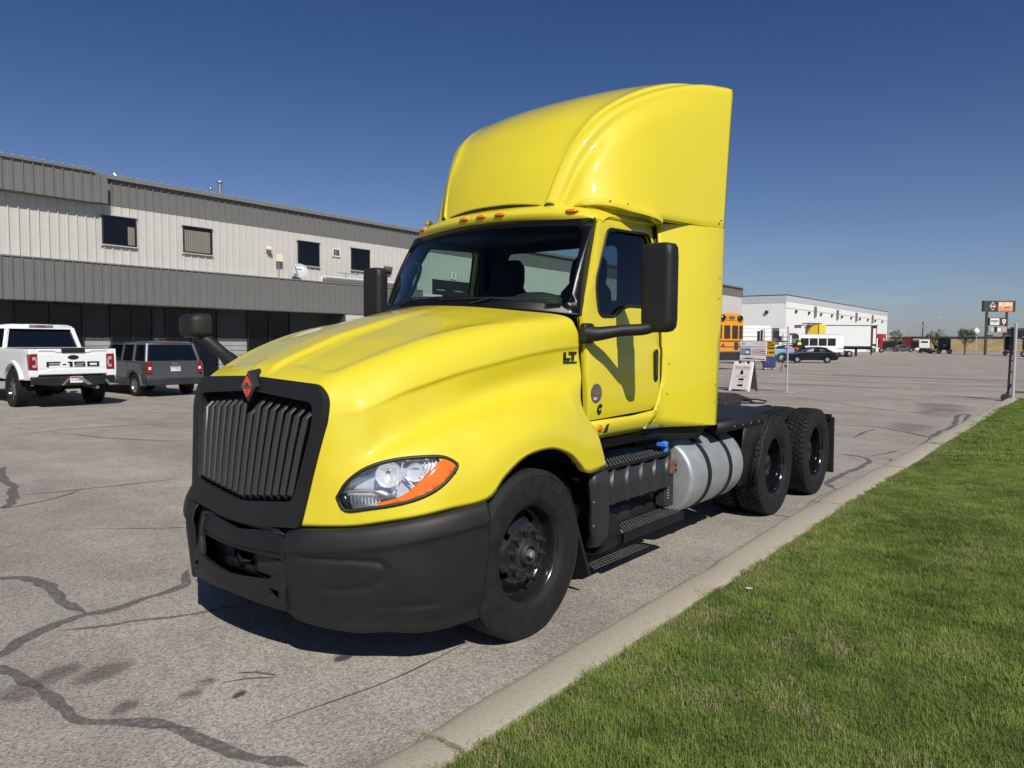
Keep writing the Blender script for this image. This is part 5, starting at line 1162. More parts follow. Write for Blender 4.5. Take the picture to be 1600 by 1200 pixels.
# deck plates and fifth wheel
m = MB(); m.box(-.40, .40, 2.10, 3.30, .975, .985); m.build('deck_plate', BLKM, T)
m = MB(); m.prism([(4.25, 1.10), (4.35, 1.16), (4.95, 1.18), (5.45, 1.08), (5.45, 1.05), (4.9, 1.08), (4.3, 1.05)], -.44, -.08); m.prism([(4.25, 1.10), (4.35, 1.16), (4.95, 1.18), (5.45, 1.08), (5.45, 1.05), (4.9, 1.08), (4.3, 1.05)], .08, .44); m.prism([(4.25, 1.10), (4.35, 1.16), (4.80, 1.175), (4.80, 1.10)], -.08, .08)
m.box(-.50, -.40, 4.5, 4.95, .97, 1.10); m.box(.40, .50, 4.5, 4.95, .97, 1.10)
GRS = mat('greasy_steel', (.05, .045, .04), .6, metal=.3, var=.5, vs=18, bump=.4, bs=40)
fwm = m.build('fifth_wheel', GRS, T, bevel=.01)
MB().tube([(.40, 4.75, 1.075), (.62, 5.12, 1.06), (.64, 5.30, 1.05), (.66, 5.33, 1.075), (.58, 5.20, 1.10), (.50, 5.02, 1.10), (.55, 5.02, 1.09), (.62, 5.12, 1.06)], .009, 6).build('release_handle', BLKM, fwm)
MB().box(-.34, .34, 3.6, 3.75, .97, 1.02).box(-.1, .25, 3.9, 4.15, .97, 1.12).build('air_line_bracket', BLKM, T, bevel=.01)
# exhaust stack side piece and air lines behind the cab are hidden from here
MB().cyl((-.95, 2.25, 1.0), (-.95, 2.25, 2.9), .065).build('exhaust_pipe', STL, T)
# =================================================================== OTHER VEHICLES
TINT = mat('dark_tinted_glass', (.004, .005, .008), .05, spec=.7)
def car_wheel(parent, x, y, r, w, out, rim_m, spokes=6, blocks=False):
    """local axes: x forward, y left; out = +1 when the outside faces +y"""
    m = MB().lathe([(w*.30, r*.60), (w*.42, r*.66), (w*.40, r*.62), (w*.18, r*.56), (w*.12, r*.2), (w*.2, r*.12), (w*.2, 0)], axis='Y', n=28)
    for k in range(spokes):
        a = 2*math.pi*k/spokes; m.add([(r*.1*math.cos(a+1.2), w*.30, r*.1*math.sin(a+1.2)), (r*.1*math.cos(a-1.2), w*.30, r*.1*math.sin(a-1.2)), (r*.60*math.cos(a-.14), w*.36, r*.60*math.sin(a-.14)), (r*.60*math.cos(a+.14), w*.36, r*.60*math.sin(a+.14))], [(0, 1, 2, 3)])
    o = m.build('wheel', rim_m, parent, smooth=40)
    t = MB().lathe([(w*.36, r*.60), (w*.47, r*.68), (w*.5, r*.82), (w*.47, r*.94), (w*.36, r*.985 if not blocks else r*.96), (-w*.36, r*.985 if not blocks else r*.96), (-w*.47, r*.94), (-w*.5, r*.82), (-w*.3, r*.6)], axis='Y', n=40)
    if blocks:
        n = 30
        for k in range(n):
            for j, (a0, a1) in enumerate(((-.48, -.24), (-.2, .02), (.05, .22), (.26, .50))):
                an = 2*math.pi*(k+.5*(j % 2))/n; d = .075
                for_ = [(w*a0, an-d), (w*a1, an-d*1.2), (w*a1, an+d*.8), (w*a0, an+d)]
                pts = [(rr*math.cos(b), a, rr*math.sin(b)) for rr in (r*.94, r) for a, b in for_]
                t.add(pts, [(4, 5, 6, 7), (0, 1, 5, 4), (1, 2, 6, 5), (2, 3, 7, 6), (3, 0, 4, 7)])
    t.build('tyre', RUB, o, smooth=35)
    o.location = (x, y, r); o.rotation_euler = (0, 0, 0 if out > 0 else math.pi)
    return o
def archpoly(base_z, segs):
    """segs: list of (xc, r, zc) wheel arches left to right; returns bottom outline from x small to large"""
    out = []
    for xc, r, zc in segs:
        dz = base_z-zc; hx = math.sqrt(max(0, r*r-dz*dz)); a0 = math.atan2(dz, -hx); a1 = math.atan2(dz, hx)
        a0 = a0 if a0 > 0 else a0+2*math.pi
        for k in range(13): a = a0+(a1-a0)*k/12; out.append((xc+r*math.cos(a), zc+r*math.sin(a)))
    return out
# ---- white lifted pickup
def plate_rear(parent, x, y, z, w=.305, h=.155, txt='1A W0904'):
    p = MB().box(x-.012, x-.004, y-w/2, y+w/2, z-h/2, z+h/2).build('license_plate', WHT, parent, bevel=.003)
    MB().box(x-.0135, x-.0125, y-w/2+.01, y+w/2-.01, z+h*.22, z+h*.45).build('plate_band', mat('plate_red_blue', (.35, .04, .07), .5), p)
    text('plate_text', txt, h*.52, mat('plate_ink', (.03, .03, .06), .5), p, (x-.0135, y, z-h*.10), (0, -1, 0), (0, 0, 1), depth=.001, sx=.85)
P = thing('pickup_truck', 'white lifted pickup with black wheels seen from behind at the left edge', 'pickup', (-16.85, 4.14, 0), math.pi)
# local: x forward, y left (towards the camera's left), rear at x=0
wr = .46
side = [(0.02, .80), (.02, 1.50), (1.95, 1.50), (2.0, 1.52), (4.9, 1.47), (5.6, 1.38), (5.75, 1.2), (5.78, .75)]
bot = archpoly(.70, [(1.15, .60, .50), (4.75, .60, .50)])
outl = [(.04, .72)]+side+[(5.7, .70)]+bot[::-1]
for s in (1, -1):
    plate('body_side', outl, [], lambda x, z: (x, s*(1.0-.06*max(0, (1.0-z))-.05*max(0, z-1.25)), z), WHT, P, cv=[.85, 1.0, 1.12, 1.25, 1.38], cu=[.5, 1, 2, 3, 4, 5], solid=.06, offs=-1 if s > 0 else 1, bevel=.01)
    m = MB(); a = bot[:13]; m.grid([[(x, s*.99, z) for x, z in a], [(1.15+(x-1.15)*1.0, s*1.045, .50+(z-.50)*1.03) for x, z in a], [(1.15+(x-1.15)*1.13, s*1.045, .50+(z-.50)*1.13) for x, z in a], [(1.15+(x-1.15)*1.2, s*.985, .50+(z-.50)*1.2) for x, z in a]]); m.build('wheel_flare', WHT, P, smooth=50)
    # tail lamp wraps the corner
    MB().box(.0, .05, *sorted((s*.80, s*.985)), .80, .965).box(.0, .05, *sorted((s*.80, s*.975)), 1.37, 1.50).build('corner_panel', WHT, P, bevel=.008)
    tl = plate('tail_lamp', [(0, .97), (0, 1.37), (.16, 1.36), (.10, 1.15), (.05, .97)], [], lambda x, z: (x, s*(1.0-.05*max(0, z-1.25)+.004), z), LAMPR, P)
    t2 = MB(); y0, y1 = sorted((s*.815, s*.995)); t2.prism([(y0 if s < 0 else y0, .965), (y1, .985 if s > 0 else .965), (y1, 1.36), (y0, 1.37)], -.012, .03, 'X').build('tail_lamp', LAMPR, P, bevel=.01)
    y0, y1 = sorted((s*.84, s*.93)); MB().box(-.016, -.010, y0, y1, 1.22, 1.30).box(-.016, -.010, y0, y1, 1.03, 1.10).box(-.016, -.010, *sorted((s*.825, s*.86)), 1.10, 1.22).build('reverse_lamp', mat('lamp_milky', (.45, .30, .30), .3), P)
    MB().prism([(.35, .62), (.55, .62), (.60, .40), (.45, .40)], *sorted((s*.80, s*.99))).build('inner_guard', BLKM, P) if False else None
MB().box(.0, .05, -.81, .81, .84, 1.50).build('tailgate', WHT, P, bevel=.012)
TG = [o for o in P.children if o.name.startswith('tailgate')][0]
MB().prism([(-.80, 1.45), (-.45, 1.45), (-.38, 1.41), (.38, 1.41), (.45, 1.45), (.80, 1.45), (.80, 1.49), (-.80, 1.49)], -.02, .0, 'X').build('tailgate_lip', WHT, TG, bevel=.006)
MB().prism([(-.79, .86), (.79, .86), (.79, .92), (.62, .93), (.55, .99), (-.55, .99), (-.62, .93), (-.79, .92)], -.016, .001, 'X').build('tailgate_step', WHT, TG, bevel=.006)
MB().prism([(-.78, 1.02), (.78, 1.02), (.78, 1.37), (-.78, 1.37)], -.006, .001, 'X').build('tailgate_panel', WHT, TG, bevel=.004)
MB().box(-.035, .03, -.28, .28, 1.40, 1.52).build('tailgate_handle', PLA, TG, bevel=.02)
MB().ell((-.01, 0, 1.285), .014, .135, .06, 20, 8).build('oval_badge', BLK, TG)
ly = .62
def seglet(blocks, x=-.0105):
    m = MB()
    for (a, b, c, d) in blocks: m.box(x-.006, x+.006, -b, -a, c, d)
    m.build('tailgate_lettering', PLA, TG)
z0, z1 = 1.045, 1.175; tb = .034
seglet([(-.62, -.565, z0, z1), (-.565, -.30, z1-tb, z1), (-.565, -.32, z0+.042, z0+.072)])          # F
seglet([(-.25, -.17, z0+.045, z0+.075)])                                                             # -
seglet([(-.13, -.09, z1-tb, z1), (-.09, -.02, z0, z1)])                                            # 1
seglet([(.02, .28, z1-tb, z1), (.02, .07, z0+.05, z1-tb), (.07, .28, z0+.05, z0+.078), (.23, .28, z0+.028, z0+.05), (.02, .28, z0, z0+.028)])   # 5
seglet([(.33, .62, z1-tb, z1), (.33, .385, z0+tb, z1-tb), (.565, .62, z0+tb, z1-tb), (.33, .62, z0, z0+tb)])    # 0
MB().prism([(-.98, .80), (.98, .80), (.96, .62), (.5, .56), (-.5, .56), (-.96, .62)], -.12, .06, 'X').build('rear_bumper', PLA, P, bevel=.02)
MB().prism([(-.4, .58), (-.28, .58), (-.05, .76), (-.17, .76)], -.14, -.12, 'X').prism([(.28, .58), (.33, .58), (.17, .76), (.12, .76)], -.14, -.12, 'X').build('bumper_brace', STL, P)
MB().prism([(-.85, .58), (-.78, .58), (-.70, .70), (-.76, .70)], -.14, -.12, 'X').build('bumper_brace', STL, P)
plate_rear(P, -.125, -.02, .715)
MB().cyl((-.05, -.55, .50), (.9, -.55, .52), .045).build('exhaust_tip', STL, P)
MB().cyl((1.15, -.8, .46), (1.15, .8, .46), .06).ell((1.15, 0, .46), .2, .2, .18).build('rear_axle', BLKM, P)
MB().box(.25, 5.2, -.5, .5, .55, .75).build('chassis', BLKM, P)
MB().box(.05, 1.9, -.93, .93, 1.47, 1.515).build('bed_cover', PLA, P, bevel=.01)
MB().box(1.9, 5.7, -.93, .93, .7, 1.42).build('body_core', WHT, P, bevel=.05)
# cab
cb = MB(); 
def rng4(x0, x1, w, z): return [(x0, -w, z), (x1, -w, z), (x1, w, z), (x0, w, z)]
cb.grid([rng4(1.98, 4.55, .93, 1.46), rng4(2.02, 4.50, .925, 1.52)], wrap=True); cb.build('cab_waist', WHT, P)
gb = MB().grid([rng4(2.06, 4.42, .88, 1.50), rng4(2.26, 3.70, .76, 2.06)], wrap=True).build('cab_glass', TINT, P)
rf_ = MB(); rf_.grid([rng4(2.16, 3.82, .80, 2.02), rng4(2.17, 3.80, .79, 2.10), rng4(2.27, 3.70, .70, 2.145), rng4(2.5, 3.5, .4, 2.16)], wrap=True); rf_.add(rng4(2.5, 3.5, .4, 2.16), [(0, 1, 2, 3)]); rf_.build('roof', WHT, P, smooth=60)
for s in (1, -1):
    MB().prism([(1.98, 1.50), (2.20, 1.50), (2.38, 2.06), (2.18, 2.06)], 0, .05, 'Y', Matrix(((1, 0, 0, 0), (0, s, -s*.235, s*(.915+.235*1.5-.05)), (0, 0, 1, 0), (0, 0, 0, 1)))).build('cab_pillar', WHT, P, bevel=.01)
    MB().tube([(2.02, s*.925, 1.50), (2.19, s*.80, 2.05)], .045, 8).build('cab_pillar', WHT, P)
    MB().tube([(3.1, s*.905, 1.50), (3.1, s*.775, 2.05)], .04, 8).tube([(4.5, s*.91, 1.50), (3.75, s*.77, 2.06)], .045, 8).build('cab_pillar', BLK, P)
    mr = MB().box(4.2, 4.32, *sorted((s*1.0, s*1.24)), 1.48, 1.72).build('door_mirror', WHT, P, bevel=.03)
MB().box(2.135, 2.20, -.30, .30, 2.065, 2.125).build('high_brake_lamp', CHR, P, bevel=.02); MB().box(2.13, 2.17, -.10, .10, 2.075, 2.115).build('brake_lamp_lens', LAMPR, P, bevel=.008)
MB().box(2.3, 2.5, -.42, -.25, 2.14, 2.17).box(2.3, 2.5, .35, .6, 2.14, 2.17).build('roof_marker', PLA, P, bevel=.01)
for x in (1.15, 4.75):
    for s in (1, -1): car_wheel(P, x, s*.90, .46, .31, s, BLK, 8, blocks=True)
# ---- grey boxy suv
G = thing('suv', 'dark grey boxy suv parked right of the white pickup facing the building', 'suv', (-18.62, 7.66, 0), math.pi)
b1 = archpoly(.34, [(.82, .40, .36), (3.46, .40, .36)])
ol = [(.06, .36), (.0, .55), (.02, 1.02), (.10, 1.10), (3.2, 1.08), (4.15, 1.02), (4.36, .85), (4.40, .40)]
ol = [(.10, .34)]+ol[1:]+[(4.3, .34)]+b1[::-1]
for s in (1, -1):
    plate('body_side', ol, [], lambda x, z: (x, s*(.87-.05*max(0, z-.85)-.03*max(0, .6-z)), z), GRYP, G, cv=[.5, .6, .7, .85, 1.0], solid=.06, offs=-1 if s > 0 else 1, bevel=.01)
    for xc in (.82, 3.46):
        a = archpoly(.34, [(xc, .40, .36)]); m = MB(); m.grid([[(x, s*.86, z) for x, z in a], [(x, s*.90, z) for x, z in a], [(xc+(x-xc)*1.2, s*.90, .36+(z-.36)*1.18) for x, z in a], [(xc+(x-xc)*1.24, s*.86, .36+(z-.36)*1.22) for x, z in a]]); m.build('wheel_flare', mat('faded_flare', (.05, .055, .06), .6) if xc < 1 and s > 0 else PLB, G, smooth=40)
    tl = MB().prism([(s*.70, .72), (s*.875, .72), (s*.86, 1.06), (s*.70, 1.07)], -.03, .14, 'X').build('tail_lamp', LAMPR, G, bevel=.02); MB().box(-.034, -.028, *sorted((s*.74, s*.82)), .84, .92).build('reverse_lamp', WHTM, tl)
    MB().tube([(.45, s*.66, 1.72), (.55, s*.66, 1.755), (2.3, s*.66, 1.755), (2.4, s*.66, 1.70)], .018, 6).build('roof_rail', PLA, G)
    MB().box(3.1, 3.2, *sorted((s*.88, s*1.05)), 1.08, 1.22).build('door_mirror', PLA, G, bevel=.02)
    for x in (1.62, 2.55): MB().box(x, x+.16, *sorted((s*.862, s*.885)), .93, .96).build('door_handle', GRYP, G, bevel=.006)
    for x in (1.30, 2.30): MB().box(x, x+.012, *sorted((s*.865, s*.874)), .45, 1.06).build('door_gap', BLK, G)
MB().box(.1, 4.3, -.80, .80, .40, 1.06).build('body_core', GRYP, G, bevel=.04)
MB().prism([(-.82, .62), (.82, .62), (.80, 1.10), (-.80, 1.10)], .0, .05, 'X').build('tailgate', GRYP, G, bevel=.015)
MB().prism([(-.88, .36), (.88, .36), (.89, .58), (-.89, .58)], -.09, .12, 'X').build('rear_bumper', PLB, G, bevel=.03); MB().prism([(-.87, .56), (.87, .56), (.84, .66), (-.84, .66)], -.06, .1, 'X').build('bumper_top', GRYP, G, bevel=.02)
MB().grid([rng4(.08, 3.15, .82, 1.06), rng4(.28, 2.62, .70, 1.62)], wrap=True).build('cab_glass', TINT, G)
r2 = MB(); r2.grid([rng4(.22, 2.72, .735, 1.58), rng4(.23, 2.70, .73, 1.64), rng4(.34, 2.6, .62, 1.695), rng4(.6, 2.3, .3, 1.71)], wrap=True); r2.add(rng4(.6, 2.3, .3, 1.71), [(0, 1, 2, 3)]); r2.build('roof', GRYP, G, smooth=60)
for s in (1, -1):
    for (xa, xb, w) in ((.10, .27, .055), (.95, 1.0, .05), (1.78, 1.78, .035), (3.1, 2.66, .045)):
        MB().tube([(xa, s*.825, 1.06), (xb, s*.715, 1.62)], w, 8).build('body_pillar', GRYP, G)
MB().box(.06, .10, -.80, .80, 1.03, 1.09).build('tailgate_shelf', GRYP, G, bevel=.01)
MB().box(.215, .26, -.22, .22, 1.60, 1.64).build('high_brake_lamp', LAMPR, G, bevel=.01)
MB().tube([(.09, -.05, 1.10), (.12, -.35, 1.16)], .012, 6).build('rear_wiper', PLA, G)
plate_rear(G, -.005, -.02, .86, txt='1A X9855'); MB().box(-.012, .0, -.10, .10, 1.0, 1.03).build('badge', STL, G)
for x in (.82, 3.46):
    for s in (1, -1): car_wheel(G, x, s*.77, .35, .215, s, CHR if False else STL, 7)
# =================================================================== FAR VEHICLES AND THINGS (yard beyond the gate)
FY = R(39.1)
def gp(px, py):                                  # ground point seen at a given place of the horizon line, from the survey of the yard
    d = fw+rt*((px-800)/1150)+up*((600-py)/1150); t = -1.766/d.z; return (3.84+d.x*t, -3.426+d.y*t, 0)
def wheelset(parent, items, m=RUB, rm=STL):
    for (x, y, r, w) in items:
        t = MB().lathe([(-w/2, r*.55), (-w/2, r*.95), (-w*.4, r), (w*.4, r), (w/2, r*.95), (w/2, r*.55)], c=(x, y, r), axis='Y', n=24).build('wheel', m, parent)
        MB().lathe([(-w/2-.005, 0), (-w/2-.01, r*.3), (-w/2+.02, r*.55)], c=(x, y, r), axis='Y', n=20).build('rim', rm, t)
# school bus rear end
B_ = thing('school_bus', 'yellow school bus seen from behind beside the end of the metal building', 'school bus', (-15.5, 45.2, 0), R(76)); B_.scale = (1.2, 1.2, 1.2)
MB().box(-2.40, 0, 0, 9.5, .95, 2.75).build('body', YEL2, B_, bevel=.08, seg=3)
m = MB(); m.grid([[(x-1.2, y, z) for x, z in ((-1.2, 2.7), (-1.1, 2.93), (-.8, 3.08), (0, 3.14), (.8, 3.08), (1.1, 2.93), (1.2, 2.7))] for y in (.0, 9.5)]); m.add([(x-1.2, 0, z) for x, z in ((-1.2, 2.7), (-1.1, 2.93), (-.8, 3.08), (0, 3.14), (.8, 3.08), (1.1, 2.93), (1.2, 2.7))], [(0, 1, 2, 3, 4, 5, 6)]); m.build('roof', YEL2, B_, smooth=50)
MB().box(-2.42, .02, -.12, .1, .52, .95).build('rear_bumper', BLKM, B_, bevel=.03)
for x0, x1 in ((-.42, -.12), (-1.05, -.55), (-1.75, -1.25), (-2.28, -1.98)): MB().box(x0, x1, -.02, .0, 1.72, 2.45).build('rear_window', mat('bus_glass', (.05, .03, .025), .15), B_)
MB().box(-1.55, -.75, -.03, .0, 2.72, 3.02).build('route_sign', YEL2, B_, bevel=.02); MB().box(-1.40, -.90, -.04, -.03, 2.78, 2.96).build('sign_lettering', BRNZ, B_)
for x in (-.42, -1.95): MB().ell((x, -.06, 2.86), .22, .12, .16).build('warning_lamp', BLK, B_)
for x in (-.30, -1.85): MB().ell((x, -.03, 1.35), .10, .05, .10).build('tail_lamp', LAMPR, B_)
MB().box(-.85, -.50, -.03, .0, 1.10, 1.52).build('emergency_latch', BLK, B_, bevel=.02)
MB().box(-2.35, -.05, -.012, .0, 1.56, 1.60).box(-2.35, -.05, -.012, .0, 1.24, 1.28).build('rub_rail', BLK, B_)
wheelset(B_, [(-.35, 2.6, .48, .5), (-2.05, 2.6, .48, .5)])
for o in B_.children:
    if o.name.startswith('wheel'): o.rotation_euler = (0, 0, R(90)); o.location = (o.location.x, 0, 0)
# fix wheel placement after turning
for o in list(B_.children):
    if o.name.startswith('wheel'): o.rotation_euler = (0, 0, 0)
def far(name, label, cat, px, py, rot=0.0, group=None, face=False):
    p = gp(px, py); t = thing(name, label, cat, p, FY+rot, group)
    if face: a = math.atan((px-800)/1150); t.rotation_euler = (0, 0, FY-a); t.scale = (math.cos(a), 1, 1)
    return t
# white box van with side door
D = 62; V = far('box_van', 'white box van with an open side door right of the school bus', 'van', 1183, 569)
MB().box(-1.6, 1.1, 0, 4, .75, 3.25).build('body', WHT, V, bevel=.06); MB().box(.22, .42, -.02, .0, 1.6, 2.9).build('door_opening', BLK, V); MB().box(-.06, .18, -.02, .0, 1.5, 2.8).build('side_window', TINT, V, bevel=.01)
MB().box(-1.5, .9, -.01, .0, 2.3, 2.32).build('seam', GRYP, V); MB().box(.5, .58, -.03, .0, 1.3, 3.0).build('door_post', STL, V)
wheelset(V, [(-1.0, .2, .42, .3), (.8, .2, .42, .3)])
# flatbed rack truck parts behind the fence
V = far('rack_truck', 'steel ladder rack truck standing between the box van and the fence post', 'utility truck', 1222, 564.3)
m = MB()
for x in (-.5, .1, .75): m.box(x-.04, x+.04, .2, .28, 1.0, 2.75)
m.box(-.54, .8, .2, .28, 2.35, 2.42).box(-.9, .6, .15, .3, 1.9, 2.0).box(-.54, .8, .2, .28, 1.45, 1.5); m.build('rack', STL, V)
MB().box(-.75, -.35, 0, .5, 2.3, 3.0).box(-.3, -.05, .1, .5, 2.0, 2.5).build('lamp_box', PLA, V); MB().box(-.7, 2.0, .3, 1.6, 1.45, 1.62).build('bed', BLKM, V, bevel=.02)
wheelset(V, [(-.5, .3, .42, .3), (1.2, .3, .42, .3)])
V = far('pickup_truck', 'blue pickup with a white hood beside the fence post', 'pickup', 1214, 566.5)
BLP = mat('light_blue_paint', (.16, .38, .65), .35, coat=.6)
ol2 = archpoly(.45, [(.45, .50, .42)]); MB().prism([(-.95, .45), (-1.0, .9), (-.8, 1.15), (.2, 1.25), (1.6, 1.25), (1.6, .45)]+ol2[::-1], 0, 1.9, 'Y').build('body', BLP, V, bevel=.05)
MB().prism([(-.9, 1.16), (-.5, 1.45), (-.1, 1.62), (.4, 1.62), (.8, 1.25)], .1, 1.8, 'Y').build('hood', WHT, V, bevel=.04); MB().prism([(-.3, 1.26), (.1, 1.56), (.7, 1.56), (.8, 1.26)], .08, 1.82, 'Y').build('cab_glass', TINT, V)
wheelset(V, [(.45, .2, .42, .26)], rm=STL)
V = far('pickup_truck', 'orange red pickup tail just left of the black sedan', 'pickup', 1243, 563.5)
ORP = mat('orange_red_paint', (.55, .12, .04), .4, coat=.5)
MB().box(-.9, .55, 0, 1.6, .62, 1.35).build('bed', ORP, V, bevel=.05); MB().box(.3, .95, -.02, 1.6, .70, 1.75).build('tool_box', BLKM, V, bevel=.03); MB().box(-.2, .1, -.03, 0, .75, 1.30).build('tail_lamp', LAMPR, V, bevel=.02)
MB().box(-.7, .9, -.12, 0, .45, .65).build('rear_bumper', STL, V, bevel=.02); MB().box(-1.1, 1.1, .2, .5, 1.75, 1.82).box(.2, .5, .1, .5, 1.4, 2.1).build('ladder_rack', BLKM, V)
MB().ell((.35, 0, 1.72), .22, .05, .22).build('yellow_tarp', mat('hi_vis_yellow', (.6, .7, .05), .6), V)
wheelset(V, [(-.55, .2, .38, .26), (.6, .2, .38, .26)])
# black sedan
V = far('sedan', 'black sedan parked broadside in front of the small white bus', 'car', 1293, 567.5)
sp = 1.0
prof = [(-3.55, .30), (-3.62, .62), (-3.45, .85), (-2.6, .98), (-1.9, 1.02), (.0, 1.02), (.75, .98), (.98, .90), (1.02, .62), (.95, .32)]
ar = archpoly(.26, [(-2.75, .36, .32), (0, .36, .32)])
MB().prism(prof+[(.7, .26)]+ar[::-1]+[(-3.4, .26)], 0, 1.8, 'Y').build('body', DRKP, V, bevel=.06, seg=3)
m = MB(); base = [(-2.35, 1.0), (.45, 1.0)]
m.grid([[(-2.45, .06, .98), (.55, .06, .98), (.55, 1.74, .98), (-2.45, 1.74, .98)], [(-1.45, .24, 1.42), (-.35, .24, 1.42), (-.35, 1.56, 1.42), (-1.45, 1.56, 1.42)]], wrap=True); m.build('cab_glass', TINT, V)
MB().prism([(-1.75, 1.34), (-1.2, 1.45), (-.6, 1.47), (-.05, 1.40), (.1, 1.30), (-.6, 1.41), (-1.2, 1.40)], .16, 1.64, 'Y').build('roof', DRKP, V, bevel=.03)
for s in (.14, 1.66): MB().tube([(-2.4, s-.05 if s < 1 else s+.05, 1.0), (-1.5, s+.06 if s < 1 else s-.06, 1.42)], .035).tube([(-.95, s-.06 if s < 1 else s+.06, 1.0), (-.92, s+.06 if s < 1 else s-.06, 1.42)], .035).tube([(.52, s-.05 if s < 1 else s+.05, 1.0), (-.3, s+.06 if s < 1 else s-.06, 1.42)], .045).build('body_pillar', DRKP, V)
MB().prism([(-2.0, 1.04), (-1.45, 1.30), (-1.2, 1.32), (-1.3, 1.06)], .09, .12, 'Y').build('window_glare', mat('pale_glare', (.4, .4, .4), .3), V); MB().prism([(-.7, 1.06), (-.75, 1.30), (-.35, 1.28), (-.15, 1.08)], .09, .12, 'Y').build('window_glare', GRYP, V)  # pale and grey strips painted over the glass as glare
MB().box(.72, 1.0, -.02, .3, .72, .86).build('tail_lamp', LAMPR, V, bevel=.02)
wheelset(V, [(-2.75, .10, .32, .22), (0, .10, .32, .22)], rm=CHR)
# small white bus
V = far('minibus', 'small white bus with four dark side windows behind the black sedan', 'bus', 1290, 563)
MB().box(-2.9, 1.9, 0, 2.1, .85, 2.35).build('body', WHT, V, bevel=.05)
m = MB(); m.grid([[(x, y, z) for y, z in ((-.0, 2.33), (.05, 2.6), (.3, 2.74), (1.05, 2.80), (1.8, 2.74), (2.05, 2.6), (2.1, 2.33))] for x in (-2.9, 1.9)]); m.add([(1.9, y, z) for y, z in ((-.0, 2.33), (.05, 2.6), (.3, 2.74), (1.05, 2.80), (1.8, 2.74), (2.05, 2.6), (2.1, 2.33))], [tuple(range(7))]); m.build('roof', WHT, V, smooth=50)
for k in range(4): MB().box(-2.72+k*.96, -2.72+k*.96+.86, -.02, 0, 1.55, 2.35).build('side_window', TINT, V, bevel=.01)
MB().box(1.9, 1.92, .25, .65, 1.55, 2.3).box(1.9, 1.92, 1.0, 1.5, 1.55, 2.3).build('rear_window', TINT, V)
MB().box(1.25, 1.85, -.03, .0, 1.25, 1.3).build('marker', LAMPR, V)
wheelset(V, [(-2.2, .15, .42, .3), (1.0, .15, .42, .3)])
# white semi trailer and the truck under it
V = far('semi_trailer', 'long white box trailer behind the small bus with a dark rear frame', 'trailer', 1339, 558)
TRW = mat('trailer_white', (.66, .67, .67), .5, var=.04, vs=.8)
for k in range(9): MB().box(-7.6+k*1.04, -7.6+k*1.04+1.035, 0, .05, 1.50, 4.18).build('side_panel', TRW, V)
MB().box(-7.6, 1.76, .05, 2.5, 1.5, 4.18).build('box', TRW, V); MB().box(-7.6, 2.7, -.02, 2.5, 4.18, 4.30).build('top_rail', BRNZ, V)
MB().box(-7.6, 1.8, -.02, 2.5, 1.35, 1.50).build('bottom_rail', BRNZ, V)
MB().box(1.76, 2.05, -.02, .25, 1.35, 4.20).box(2.6, 2.72, .3, .5, 1.35, 4.2).box(2.05, 2.65, .25, .4, 3.95, 4.2).build('door_frame', PLB, V); MB().box(2.05, 2.62, .3, .4, 1.75, 3.95).build('rear_door', TRW, V); MB().box(2.05, 2.62, .26, .3, 1.5, 1.78).build('lift_gate', BLKM, V)
MB().box(-.1, .15, .3, .5, .15, 1.35).box(1.5, 2.6, .3, .5, .9, 1.0).box(2.0, 2.1, .3, .5, .3, 1.35).build('landing_gear', BLKM, V); MB().box(-7, 2.3, .9, 1.6, 1.05, 1.35).build('frame', BLKM, V)
wheelset(V, [(-1.95, .2, .50, .4), (-1.0, .2, .42, .4), (-.75, 1.2, .42, .4)])
V = far('semi_truck', 'distant truck with yellow roof fairing rising behind the small white bus', 'semi truck', 1275, 559.3)
m = MB(); m.grid([[(x, y, z) for y in (0, 2.2)] for x, z in ((-1.2, 2.7), (-1.1, 3.2), (-.8, 3.7), (-.3, 4.05), (.15, 4.15))]); m.add([(-1.2, 0, 2.7), (-1.1, 0, 3.2), (-.8, 0, 3.7), (-.3, 0, 4.05), (.15, 0, 4.15), (.15, 0, 2.7)], [(0, 1, 2, 3, 4, 5)]); m.build('roof_fairing', mat('ochre_paint', (.55, .38, .01), .4, coat=.4), V, smooth=40)
MB().box(.15, .28, .1, 2.2, 2.7, 4.2).build('fairing_gap', RUST, V); MB().box(.28, 1.1, 0, 2.2, 2.7, 4.15).build('side_panel', YEL, V, bevel=.02); MB().box(-1.4, 1.2, 0, 2.2, .8, 2.7).build('cab', WHT, V, bevel=.1); MB().box(-1.2, -.2, .2, 1.8, 4.25, 4.35).build('roof_deflector', BRNZ, V)
wheelset(V, [(-1.0, .2, .5, .3), (.6, .2, .5, .4)])
V = far('semi_trailer', 'white trailer with a red stripe glimpsed left of the small bus roof', 'trailer', 1240, 560)
MB().box(-1.8, 1.3, 0, 2.4, 1.2, 3.6).build('box', TRW, V); MB().prism([(-.7, 2.75), (.1, 2.75), (.35, 3.0), (-.7, 3.0)], -.02, 0, 'Y').build('red_stripe', LAMPR, V); m = MB().tube([(1.35, 0, 2.0), (1.35, 0, 3.7), (1.6, 0, 4.05), (2.0, 0, 4.15), (3.2, 0, 4.15)], .07, 6); m.build('hoop', BRNZ, V)
wheelset(V, [(-1.0, .2, .48, .3), (.8, .2, .48, .3)])
